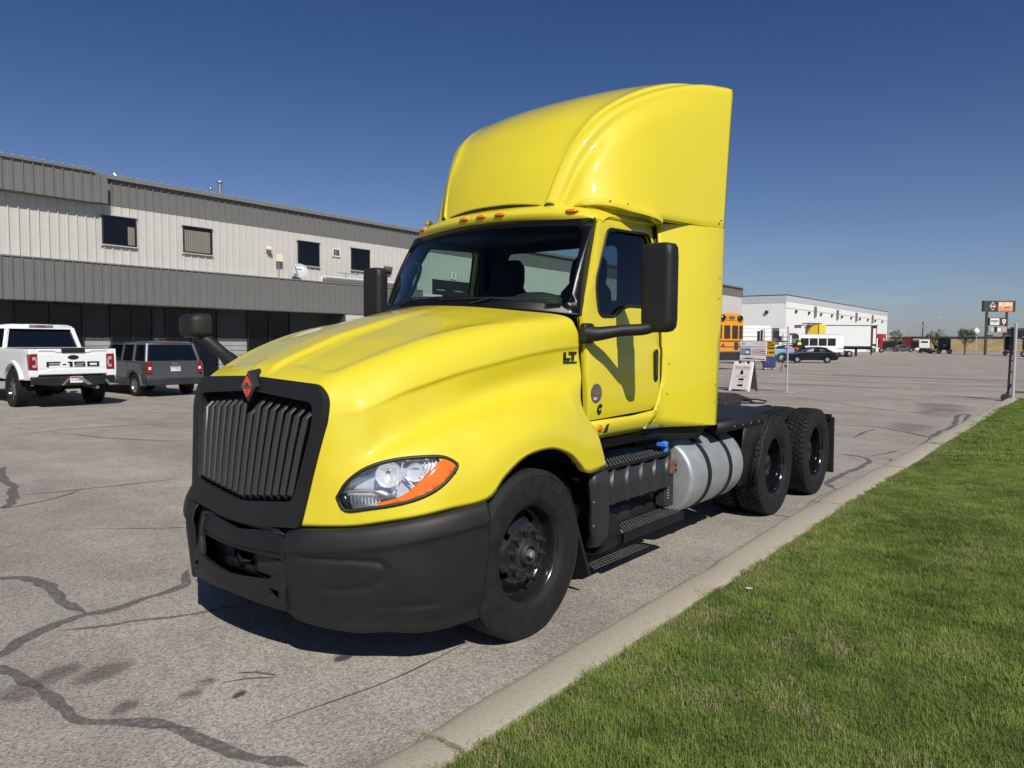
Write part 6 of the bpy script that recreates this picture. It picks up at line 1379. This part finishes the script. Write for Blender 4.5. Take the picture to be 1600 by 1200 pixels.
# dark pickup, red trailer, white cab, black tractor
V = far('pickup_truck', 'dark blue grey pickup far across the lot right of the warehouse', 'pickup', 1412, 550)
NB = mat('blue_grey_paint', (.05, .065, .085), .35, coat=.5)
a2 = archpoly(.4, [(-2.0, .48, .42), (1.7, .48, .42)])
MB().prism([(-3.0, .4), (-3.05, .95), (-.9, 1.02), (1.5, 1.0), (2.3, .9), (2.4, .45)]+a2[::-1], 0, 1.9, 'Y').build('body', NB, V, bevel=.06)
MB().prism([(-1.3, 1.0), (-1.2, 1.62), (.3, 1.66), (1.5, 1.0)], .1, 1.8, 'Y').build('cab', NB, V, bevel=.06); MB().prism([(-.9, 1.08), (-.85, 1.5), (-.4, 1.52), (-.4, 1.08)], .085, .1, 'Y').prism([(-.3, 1.08), (-.3, 1.52), (.2, 1.54), (.9, 1.08)], .085, .1, 'Y').build('side_window', TINT, V)
wheelset(V, [(-2.0, .1, .42, .25), (1.7, .1, .42, .25)])
V = far('semi_trailer', 'dark red box trailer behind the far blue grey pickup', 'trailer', 1417, 549.5, face=True)
MB().box(-1.3, 1.25, 0, 6, .9, 3.6).build('box', mat('maroon_paint', (.10, .008, .012), .5), V, bevel=.05); MB().box(.95, 1.3, -.02, 6, .9, 3.65).build('dark_side', BLKM, V); wheelset(V, [(-.9, .2, .5, .4), (.9, .2, .5, .4)])
V = far('parked_truck', 'small white truck cab with dark rear window left of the black tractor', 'truck', 1444, 551.5, face=True)
MB().box(-1.15, 1.05, 0, 2.2, .95, 2.75).build('cab', WHT, V, bevel=.12); MB().box(-.75, .7, -.02, 0, 2.1, 2.45).build('rear_window', TINT, V, bevel=.05); MB().box(-1.0, .9, -1.6, 0, .55, .85).build('frame', BLKM, V, bevel=.03); MB().ell((-1.5, -.6, .7), .6, .4, .35).build('white_crate', WHTM, V)
wheelset(V, [(-.8, .2, .48, .4), (.8, .2, .48, .4), (1.2, -.3, .45, .4)])
V = far('semi_truck', 'navy black sleeper tractor seen from behind left of the lone tree', 'semi truck', 1475, 553, face=True)
MB().box(-1.25, 1.2, 0, 2.5, .9, 3.05).build('sleeper', DRKP, V, bevel=.15, seg=3); MB().box(-1.9, -1.3, 1.2, 2.4, .9, 1.6).box(-1.5, -1.3, 1.0, 1.3, 1.6, 2.2).build('hood_side', DRKP, V, bevel=.05); MB().box(-.25, .25, -.02, 0, 1.7, 1.78).box(-.2, .2, -.02, 0, 1.35, 1.4).build('badge', STL, V)
MB().box(-1.3, 1.3, -2.5, 0, .55, .95).build('frame', BLKM, V, bevel=.03); MB().box(-.3, .3, -2.55, -2.5, .55, .7).build('plate', WHTM, V)
wheelset(V, [(-1.0, -1.5, .5, .5), (1.0, -1.5, .5, .5), (-2.6, .3, .5, .4)])
MB().box(-4.0, -1.6, -1.0, .5, .3, .65).build('trailer_dolly', BLKM, V, bevel=.05)
V = far('semi_truck', 'white and red truck parked against the far end of the warehouse', 'semi truck', 1373, 551)
MB().box(-1.6, -.2, 0, 3, .9, 3.0).build('cab', WHT, V, bevel=.15); MB().prism([(-.3, 1.0), (.9, 1.0), (1.0, 3.5), (.4, 3.9), (-1.2, 3.9), (-.9, 3.3), (-.2, 3.2), (.2, 2.6), (.15, 1.8)], .2, 2.8, 'Y').build('red_fairing', REDP, V, bevel=.05); wheelset(V, [(-1.1, .2, .5, .4), (.6, .2, .5, .4)])
# dark trailers closing the far left of the lot
for k, (px, w, h, lb) in enumerate(((1392, 2.6, 2.6, 'low dark box trailer beside the warehouse corner in the distance'), (1432, 2.4, 2.8, 'dark container behind the small white truck cab'))):
    V = far('storage_trailer', lb, 'container', px, 549, face=True); MB().box(-w, w, 0, 5, .4, h).build('box', BLKM, V, bevel=.03); MB().box(-w, w, -.03, 0, h-.25, h-.15).build('top_rail', BRNZ, V); wheelset(V, [(-w*.6, .2, .4, .4), (w*.6, .2, .4, .4)])
# box truck with open dark doors by the gate post
V = far('box_truck', 'grey framed box truck with open dark cargo bay right of the pylon sign', 'truck', 1577, 556, face=True)
m = MB(); m.box(-1.05, -.85, 0, .2, .9, 3.45).box(.95, 1.15, 0, .2, .9, 3.45).box(-.85, .95, 0, .2, 3.15, 3.45).box(-.85, .95, 0, .2, .75, .95); m.build('door_frame', BRNZ, V); MB().box(-1.0, 1.1, .25, 4.5, .9, 3.4).build('cargo_box', TRW, V); MB().box(-.85, .95, .2, .26, .95, 3.15).build('dark_interior', DARK, V)
MB().box(-.95, 1.05, -.2, .2, .45, .7).build('rear_step', BLKM, V, bevel=.02); wheelset(V, [(-.7, .8, .42, .4), (.8, .8, .42, .4)])
V = far('box_truck', 'dark truck with white roof deflector glimpsed behind the gate at the right edge', 'truck', 1606, 558, face=True)
MB().box(-.9, 1.5, 0, 2, 1.0, 2.9).build('cab', BLKM, V, bevel=.15); MB().box(-.7, 1.2, -.02, 0, 2.0, 2.6).build('windshield', TINT, V, bevel=.05); wheelset(V, [(-.7, .1, .45, .4), (1.0, .1, .45, .4)]); MB().prism([(-1.0, 2.9), (.4, 3.5), (1.5, 3.5), (1.5, 2.9)], .2, 1.8, 'Y').build('air_deflector', WHT, V, bevel=.05)
# =================================================================== SIGNS, FENCE, TREES, YARD FURNITURE
GAL = mat('fence_galvanised', (.48, .485, .49), .5, metal=.3, var=.1, vs=10); DKS = mat('dark_steel_post', (.06, .062, .065), .5, metal=.4)
def chain(parent, x0, x1, y, z0, z1, s=.12, r=.0022):
    m = MB(); n = int((x1-x0+(z1-z0))/s)
    for k in range(n+1):
        for sg in (1, -1):
            # diagonal wires
            if sg > 0: a = (x0-(z1-z0)+k*s, z0); b = (x0+k*s, z1)
            else: a = (x0+k*s, z0); b = (x0-(z1-z0)+k*s, z1)
            pts = []
            (ax_, az_), (bx_, bz_) = a, b
            lo, hi = 0.0, 1.0; dx = bx_-ax_
            t0 = (x0-ax_)/dx; t1 = (x1-ax_)/dx; lo = max(0, min(t0, t1)); hi = min(1, max(t0, t1))
            if hi-lo < .02: continue
            p = [(ax_+dx*t, y, az_+(bz_-az_)*t) for t in (lo, hi)]; m.tube(p, r, 3, caps=False)
    return stuff(m.build('chain_link_mesh', GAL, parent, smooth=0, merge=False))
F = thing('chain_link_fence', 'chain link fence with barbed wire and post behind the rear of the truck', 'fence', (0, 23.5, 0))
for x in (-5.22, -8.3, -11.4, -14.5, -17.6): MB().cyl((x, 0, 0), (x, 0, 2.34 if x > -6 else 1.95), .032).ell((x, 0, 2.35 if x > -6 else 1.95), .042, .042, .03).build('post', GAL, F, smooth=60)
MB().cyl((-17.6, 0, 1.84), (-5.25, 0, 1.84), .022).build('top_rail', DKS, F); 
for z in (2.02, 2.16, 2.32): MB().cyl((-17.6, 0, z), (-5.25, 0, z), .005, n=4).build('barbed_wire', DKS, F)
chain(F, -17.6, -5.25, .0, .06, 1.84, .11); MB().cyl((-17.6, 0, .07), (-5.25, 0, .07), .006, n=4).build('tension_wire', DKS, F)
MB().tube([(-5.24, -.03, 1.62), (-5.32, -.05, 1.3), (-5.40, -.05, .95), (-5.44, -.05, .75)], .012, 5).box(-5.30, -5.24, -.05, -.02, .90, 1.0).build('gate_chain', DKS, F)
pad = MB().lathe([(0, .26), (.012, .24), (.012, 0)], c=(-5.15, 0, .0), axis='Z', n=20).build('concrete_footing', SW, F)
Gt = thing('gate', 'galvanised sliding gate and end post where the lawn and curb end', 'gate', (1.50, 24.42, 0))
MB().cyl((0, 0, 0), (0, 0, 2.42), .046).ell((0, 0, 2.42), .055, .055, .03).build('post', GAL, Gt, smooth=60); MB().cyl((-.13, .05, .1), (-.10, .05, 2.33), .035).build('gate_upright', DKS, Gt)
for z in (2.26, 1.92, 1.36, .30, .08): MB().cyl((0, 0.02, z), (16, .02, z), .022 if z < 2 else .006, n=6).build('rail', GAL if z > 1 else DKS, Gt)
chain(Gt, .05, 9, .02, .10, 1.92, .11); 
for x in (3.0, 6, 9, 12, 15): MB().cyl((x, 0, 0), (x, 0, 2.3), .035).build('post', GAL, Gt)
MB().box(-.30, -.06, -.08, .1, .0, .20).lathe([(-.04, .0), (-.04, .11), (.04, .11), (.04, 0)], c=(-.2, -.1, .12), axis='Y', n=16).tube([(-.22, 0, .15), (-.08, 0, .42), (-.06, 0, .55)], .02).build('gate_roller', DKS, Gt, bevel=.01)
for z in (.9, 1.25, 1.7): MB().box(-.15, -.04, .0, .07, z, z+.05).build('latch_bracket', DKS, Gt)
sg = thing('speed_sign', 'white speed limit sign hung on the gate at the right edge', 'sign', (2.02, 24.36, 1.50)); MB().box(-.26, .30, -.01, .01, .05, .55).build('board', WHTM, sg); text('lettering', '5', .34, BLK, sg, (-.0, -.012, .30), (1, 0, 0), (0, 0, 1), bold=.01, shear=0)
# banner and slow down sign on the fence
bn = thing('banner', 'white banner with red and blue flag print tied on the fence', 'banner', (-6.47, 23.44, 1.12))
MB().box(-.50, .49, -.004, .004, 0, .72).build('cloth', WHTM, bn)
NV = mat('faded_navy', (.10, .12, .22), .7); MRN = mat('faded_maroon', (.28, .07, .10), .7); PNK = mat('faded_pink', (.50, .25, .27), .7)
MB().box(-.5, .49, -.006, -.004, .50, .525).build('stripe', NV, bn); MB().box(-.5, -.08, -.006, -.004, .20, .47).build('star_field', mat('pale_violet', (.22, .23, .36), .7), bn)
MB().prism([(-.34, .20), (-.12, .20), (-.10, .34), (-.14, .42), (-.28, .42), (-.34, .33)], -.008, -.006, 'Y').build('truck_print', mat('print_slate', (.10, .12, .17), .7), bn); MB().box(-.30, -.14, -.0095, -.008, .27, .36).build('print_windows', WHTM, bn)
for k, (z, m_) in enumerate(((.40, PNK), (.33, MRN), (.26, MRN), (.19, PNK))): MB().prism([(-.05, z), (.15, z+.02), (.47, z-.01), (.47, z+.03), (.15, z+.055), (-.05, z+.03)], -.006, -.004, 'Y').build('stripe', m_, bn)
MB().prism([(-.48, .06), (-.2, .12), (.1, .08), (.45, .07), (.45, .03), (.1, .05), (-.2, .05)], -.006, -.004, 'Y').build('stripe', MRN, bn)
text('lettering', '401', .11, BLK, bn, (-.36, -.0065, .62), (1, 0, 0), (0, 0, 1), depth=.002)
MB().box(.02, .44, -.006, -.004, .64, .655).box(.08, .42, -.006, -.004, .58, .595).build('small_print', PNK, bn)
cs = thing('caution_sign', 'yellow and black slow down sign hung beside the banner', 'sign', (-5.81, 23.44, 1.29))
CY = mat('sign_yellow', (.70, .42, .01), .5); MB().box(-.145, .145, -.004, .004, 0, .56).build('board', CY, cs); MB().box(-.125, .125, -.006, -.004, .27, .53).build('black_panel', BLK, cs)
text('lettering', 'SLOW\nDOWN', .115, CY, cs, (0, -.0065, .405), (1, 0, 0), (0, 0, 1), depth=.002, bold=.004); text('lettering', '5 MPH', .10, BLK, cs, (0, -.0065, .14), (1, 0, 0), (0, 0, 1), depth=.002, bold=.004)
# a-frame sign
A = thing('a_frame_sign', 'white folding sidewalk sign with red words and black arrows near the fence', 'sign', (-6.72, 22.80, 0), R(-8)); tilt = Matrix.Rotation(R(-17), 4, 'X')
def tl(m): m.v = [tuple(tilt @ Vector(p)) for p in m.v]; return m
RDI = mat('sign_red_ink', (.50, .06, .06), .6); SWH = mat('sign_white_plastic', (.80, .79, .76), .45)
fr_ = MB(); fr_.prism([(-.42, 0), (-.34, 0), (-.30, .07), (.30, .07), (.34, 0), (.42, 0), (.40, 1.10), (.36, 1.14), (.24, 1.14), (.24, 1.05), (.10, 1.05), (.09, 1.13), (-.09, 1.13), (-.10, 1.05), (-.24, 1.05), (-.24, 1.14), (-.36, 1.14), (-.40, 1.10)], -.025, .025, 'Y')
af = tl(fr_).build('front_panel', SWH, A, bevel=.01)
tl(MB().box(-.33, .33, -.032, -.026, .12, 1.0)).build('poster', mat('poster_cream', (.66, .64, .58), .6), A); tl(MB().box(-.05, .05, -.03, .03, 1.075, 1.11)).build('handle_hole', BRNZ, A)
bp = MB().prism([(-.42, 0), (-.34, 0), (-.30, .07), (.30, .07), (.34, 0), (.42, 0), (.40, 1.13), (-.40, 1.13)], .02, .05, 'Y'); t2 = Matrix.Translation((0, .56, 0)) @ Matrix.Rotation(R(11), 4, 'X'); bp.v = [tuple(t2 @ Vector(p)) for p in bp.v]; bp.build('back_panel', BRNZ, A)
def at_(z): return tilt @ Vector((0, -.034, z))
ud = tilt @ Vector((0, 0, 1))
text('lettering', 'TRUCK SERVICE', .085, RDI, A, at_(.90), (1, 0, 0), ud, depth=.002, bold=.002); text('lettering', 'BODY SHOP', .080, RDI, A, at_(.56), (1, 0, 0), ud, depth=.002); text('lettering', 'PARTS', .078, RDI, A, at_(.345), (1, 0, 0), ud, depth=.002)
tl(MB().box(-.31, .31, -.036, -.033, .835, .845)).build('underline', RDI, A)
tl(MB().prism([(-.07, .64), (.07, .64), (.05, .74), (.06, .74), (.0, .82), (-.06, .74), (-.05, .74)], -.037, -.033, 'Y')).build('arrow', BLK, A)
for z in (.45, .22): tl(MB().prism([(.12, z+.045), (.12, z-.045), (-.04, z-.03), (-.04, z-.045), (-.12, z), (-.04, z+.045), (-.04, z+.03)], -.037, -.033, 'Y')).build('arrow', BLK, A)
# blue bin cart beyond the fence
bc = thing('rolling_bin', 'blue plastic rolling bin behind the banner and slow down sign', 'bin', gp(1201, 578), FY)
m = MB(); m.grid([[(x*k, y*k, z) for x, y in rrect(-.42, .42, -.3, .3, .08, 3)] for z, k in ((.15, .80), (.6, .92), (1.0, 1.0), (1.04, 1.05))], wrap=True); m.build('body', BLUE, bc, solid=.01)
for k in range(5): MB().box(-.34+k*.16, -.30+k*.16, -.33, -.29, .2, .95).build('rib', BLUE, bc)
for x in (-.3, .3): MB().lathe([(-.03, 0), (-.03, .07), (.03, .07), (.03, 0)], c=(x, -.22, .07), n=12).build('caster', STL, bc)
for x in (-.3, .3): MB().lathe([(-.03, 0), (-.03, .07), (.03, .07), (.03, 0)], c=(x, .22, .07), n=12).build('caster', STL, bc)
# ---- pylon sign (built parallel to the lot edge)
k_ = 134/1150
pn = thing('pylon_sign', 'tall dark pylon sign with stacked panels at the far right of the lot', 'sign', gp(1540, 554.5), FY)
def sx(px): return (px-1540)*k_
def sz(py): return 1.766+(538.7-py)*k_
MB().box(sx(1539.5), sx(1542.5), .2, .5, 0, sz(489)).box(sx(1570), sx(1572.5), .2, .5, 1.5, sz(489)).build('pole', DKS, pn)
MB().box(sx(1534), sx(1582), .0, .6, sz(488.5), sz(472)).build('top_cabinet', DKS, pn, bevel=.03)
dp = MB().prism([(sx(1547.5), sz(473.5)), (sx(1552), sz(480.3)), (sx(1547.5), sz(487)), (sx(1543), sz(480.3))], -.03, 0, 'Y').build('diamond_border', WHTM, pn)
MB().prism([(sx(1547.5), sz(474.8)), (sx(1550.8), sz(479.7)), (sx(1544.2), sz(479.7))], -.05, -.03, 'Y').prism([(sx(1547.5), sz(485.8)), (sx(1550.8), sz(481.2)), (sx(1544.2), sz(481.2))], -.05, -.03, 'Y').build('diamond_mark', REDP, dp)
ORS = mat('sign_orange', (.75, .30, .07), .5); op = MB().box(sx(1556), sx(1577.5), -.03, 0, sz(488), sz(473.8)).build('orange_panel', ORS, pn)
text('lettering', 'RUSH', .95, WHTM, op, (sx(1566.5), -.04, sz(478)), (1, 0, 0), (0, 0, 1), depth=.02, bold=.03); MB().box(sx(1565), sx(1573), -.06, -.05, sz(482.5), sz(481)).build('blue_bar', NV, op); MB().box(sx(1559.5), sx(1574), -.05, -.03, sz(486.5), sz(483)).build('red_bar', mat('sign_bright_red', (.65, .08, .03), .5), op); text('lettering', 'TRUCK CENTERS', .22, WHTM, op, (sx(1566.7), -.06, sz(484.7)), (1, 0, 0), (0, 0, 1), depth=.02, bold=.01)
MB().box(sx(1543), sx(1572), .05, .5, sz(509.5), sz(497.5)).build('middle_cabinet', DKS, pn, bevel=.03); wp = MB().box(sx(1545), sx(1558.5), .0, .05, sz(508.5), sz(498.5)).build('white_panel', WHTM, pn); MB().box(sx(1546), sx(1557), -.02, 0, sz(503.5), sz(501.5)).box(sx(1549), sx(1554), -.02, 0, sz(505.6), sz(504.8)).build('dark_word', BRNZ, wp)
sh = MB().prism([(sx(1562.5), sz(500.5)), (sx(1565.5), sz(499.3)), (sx(1568.8), sz(500.5)), (sx(1568.5), sz(504)), (sx(1565.5), sz(508.5)), (sx(1563), sz(504))], .0, .05, 'Y').build('shield', mat('shield_cream', (.65, .60, .40), .5), pn); text('shield_letter', 'T', .55, BLK, sh, ((sx(1562.5)+sx(1568.8))/2, -.01, sz(503)), (1, 0, 0), (0, 0, 1))
MB().box(sx(1543), sx(1571), .1, .45, sz(520), sz(510.5)).build('lower_cabinet', mat('cabinet_grey', (.30, .30, .31), .5), pn, bevel=.02)
for (a, b, m_) in ((1546.5, 1550.5, mat('panel_cream', (.5, .48, .32), .5)), (1556.5, 1561.5, WHTM), (1563, 1569.5, mat('panel_pink', (.55, .30, .33), .5))): MB().box(sx(a), sx(b), .05, .1, sz(518.5), sz(513)).build('small_panel', m_, pn)
MB().box(sx(1552), sx(1556), .05, .1, sz(519), sz(511)).build('small_panel', BLK, pn); MB().box(sx(1542), sx(1551), .1, .4, sz(528.5), sz(523.5)).build('dark_box', DKS, pn)
# diamond road sign, light pole, utility pole
k2 = 170/1150
dg = thing('road_sign', 'white diamond road sign above the lone tree in the distance', 'road sign', gp(1524.5, 551), FY); MB().cyl((0, 0, 0), (0, 0, 5.2), .08, n=6).build('post', GAL, dg); MB().prism([(0, 4.2), (.75, 4.95), (0, 5.7), (-.75, 4.95)], -.1, -.05, 'Y').build('plate', WHTM, dg)
lp = thing('light_pole', 'thin twin headed parking lot light pole behind the black tractor', 'light pole', (-34.5, 240, 2.5), FY); MB().cyl((0, 0, 0), (0, 0, 7.2), .11, .08, n=8).build('pole', GAL, lp); MB().box(-1.1, 1.1, -.05, .05, 7.1, 7.2).build('crossarm', GAL, lp)
for s in (1, -1): MB().box(*sorted((s*.6, s*1.15)), -.15, .15, 7.05, 7.2).build('lamp_head', GAL, lp)
up_ = thing('utility_pole', 'dark utility pole with pale crossarm between the two left distant trees', 'utility pole', gp(1440.5, 549.8), FY); MB().cyl((0, 0, 0), (0, 0, 7.2), .16, .12, n=8).build('pole', mat('dark_timber', (.06, .05, .045), .9), up_); MB().box(-1.0, 1.0, -.1, .1, 5.9, 6.3).build('transformer_arm', STL, up_)
# fence line and barn on the bank
ff = thing('stadium_fence', 'tall wire mesh fence standing behind the dark trailers right of the warehouse', 'fence', (-48, 212, 2.0), FY)
m = MB()
for k in range(9): m.cyl((k*1.6-2, 0, 0), (k*1.6-2, 0, 3.4), .05, n=5)
m.cyl((-2, 0, 3.4), (10.8, 0, 3.4), .04, n=5).cyl((-2, 0, 1.8), (10.8, 0, 1.8), .04, n=5); m.build('frame', GAL, ff)
bf = thing('barrier_fence', 'long low dark rail fence along the top of the dry grass bank', 'fence', (-44, 222, 3.0), R(0))
MB().box(0, 60, 0, .1, .3, .9).build('rail', DKS, bf); m = MB()
for k in range(31): MB().box(k*2-.06, k*2+.06, -.05, .15, 0, 1.0).build('post', DKS, bf)
bn_ = thing('metal_barn', 'dark ribbed metal building standing on the bank behind the pylon sign', 'building', (-13.5, 236, 2.6), FY-.1)
for k in range(24): MB().box(k*1.1, k*1.1+.9, 0, .2, .0, 3.4).build('wall_panel', mat('barn_dark', (.035, .04, .05), .6) if k == 0 else bpy.data.materials['barn_dark'], bn_)
MB().box(-.1, 26.5, .2, 12, 0, 3.5).build('wall_core', mat('barn_grey', (.15, .16, .17), .6), bn_); MB().box(-.2, 26.6, -.2, 12, 3.4, 3.75).build('roof_edge', DKS, bn_)
# ---- trees
BARK = mat('bark', (.07, .055, .045), .9, bump=.4)
LEAF = [mat('leaf_dark_green', (.030, .045, .018), .7, var=.35, vs=1.5), mat('leaf_olive', (.065, .080, .030), .7, var=.35, vs=1.5)]
def tree(label, loc, h, w, trunk, seed, lm, tall=1.0):
    rg = random.Random(seed); t = thing('tree', label, 'tree', loc, 0, 'small trees along the far edge of the lot')
    m = MB(); m.tube([(0, 0, 0), (.05, 0, trunk), (0, .05, h*.75)], [h*.03, h*.024, .02], 7); bl = []
    for k in range(11):
        a = rg.uniform(0, 6.28); z = trunk+rg.uniform(-.1, .5)*(h-trunk)*.8; e = Vector((math.cos(a)*w*rg.uniform(.5, .95), math.sin(a)*w*rg.uniform(.5, .95), z+(h-z)*rg.uniform(.35, .8))); m.tube([(0, 0, z*.9), (e.x*.5, e.y*.5, (z+e.z)/2), tuple(e)], [.07, .045, .015], 5); bl.append(e)
    m.build('trunk', BARK, t)
    cl = bl+[Vector((rg.gauss(0, w*.45), rg.gauss(0, w*.45), trunk+(h-trunk)*rg.uniform(.25, .95))) for _ in range(16)]
    vs = []; fs = []
    for c in cl:
        rr = w*rg.uniform(.22, .42)
        for _ in range(85):
            d = Vector((rg.gauss(0, 1), rg.gauss(0, 1), rg.gauss(0, .8)*tall)); d = d.normalized()*rr*rg.uniform(.3, 1.1); p = c+d
            s = w*rg.uniform(.03, .065); u = Vector((rg.gauss(0, 1), rg.gauss(0, 1), rg.gauss(0, 1))).normalized(); v = u.orthogonal().normalized(); o = len(vs)
            vs += [p+u*s, p+v*s*.6, p-u*s, p-v*s*.6]; fs.append((o, o+1, o+2, o+3))
    MB().add(vs, fs).build('crown', lm, t, smooth=0, merge=False)
tree('lone dark green tree between the black tractor and the pylon sign', (-17.9, 160.5, 0), 4.75, 1.75, 1.6, 3, LEAF[0])
tree('ragged olive tree behind the dark red trailer', (-33.5, 178, 0), 5.0, 1.35, 1.3, 5, LEAF[1], 1.4)
tree('olive green tree between the small white truck cab and the black tractor', (-25.5, 176, 0), 5.0, 1.7, 1.2, 8, LEAF[1], 1.3)
# litter and stones: a few pebbles and scraps in the gutter and on the lawn
PB = mat('pebble', (.25, .23, .2), .9); LT = mat('paper_scrap', (.7, .7, .68), .8)
tag(MB().prism([(-.035, -.012), (.01, -.02), (.04, .0), (.02, .01), (-.02, .015)], 0, .003, 'Z', Matrix.Translation((2.02, 1.35, .125)) @ Matrix.Rotation(.5, 4, 'Z') @ Matrix.Scale(.65, 4)).build('paper_scrap', LT, None, smooth=0), 'small white paper scrap lying on the lawn near the curb', 'litter')
tw = MB().tube([(.33, -1.38, .006), (.40, -1.32, .012), (.50, -1.27, .006)], .0025, 5).build('twig', RUST, None); tag(tw, 'thin brown twig lying on the asphalt in front of the truck', 'twig')
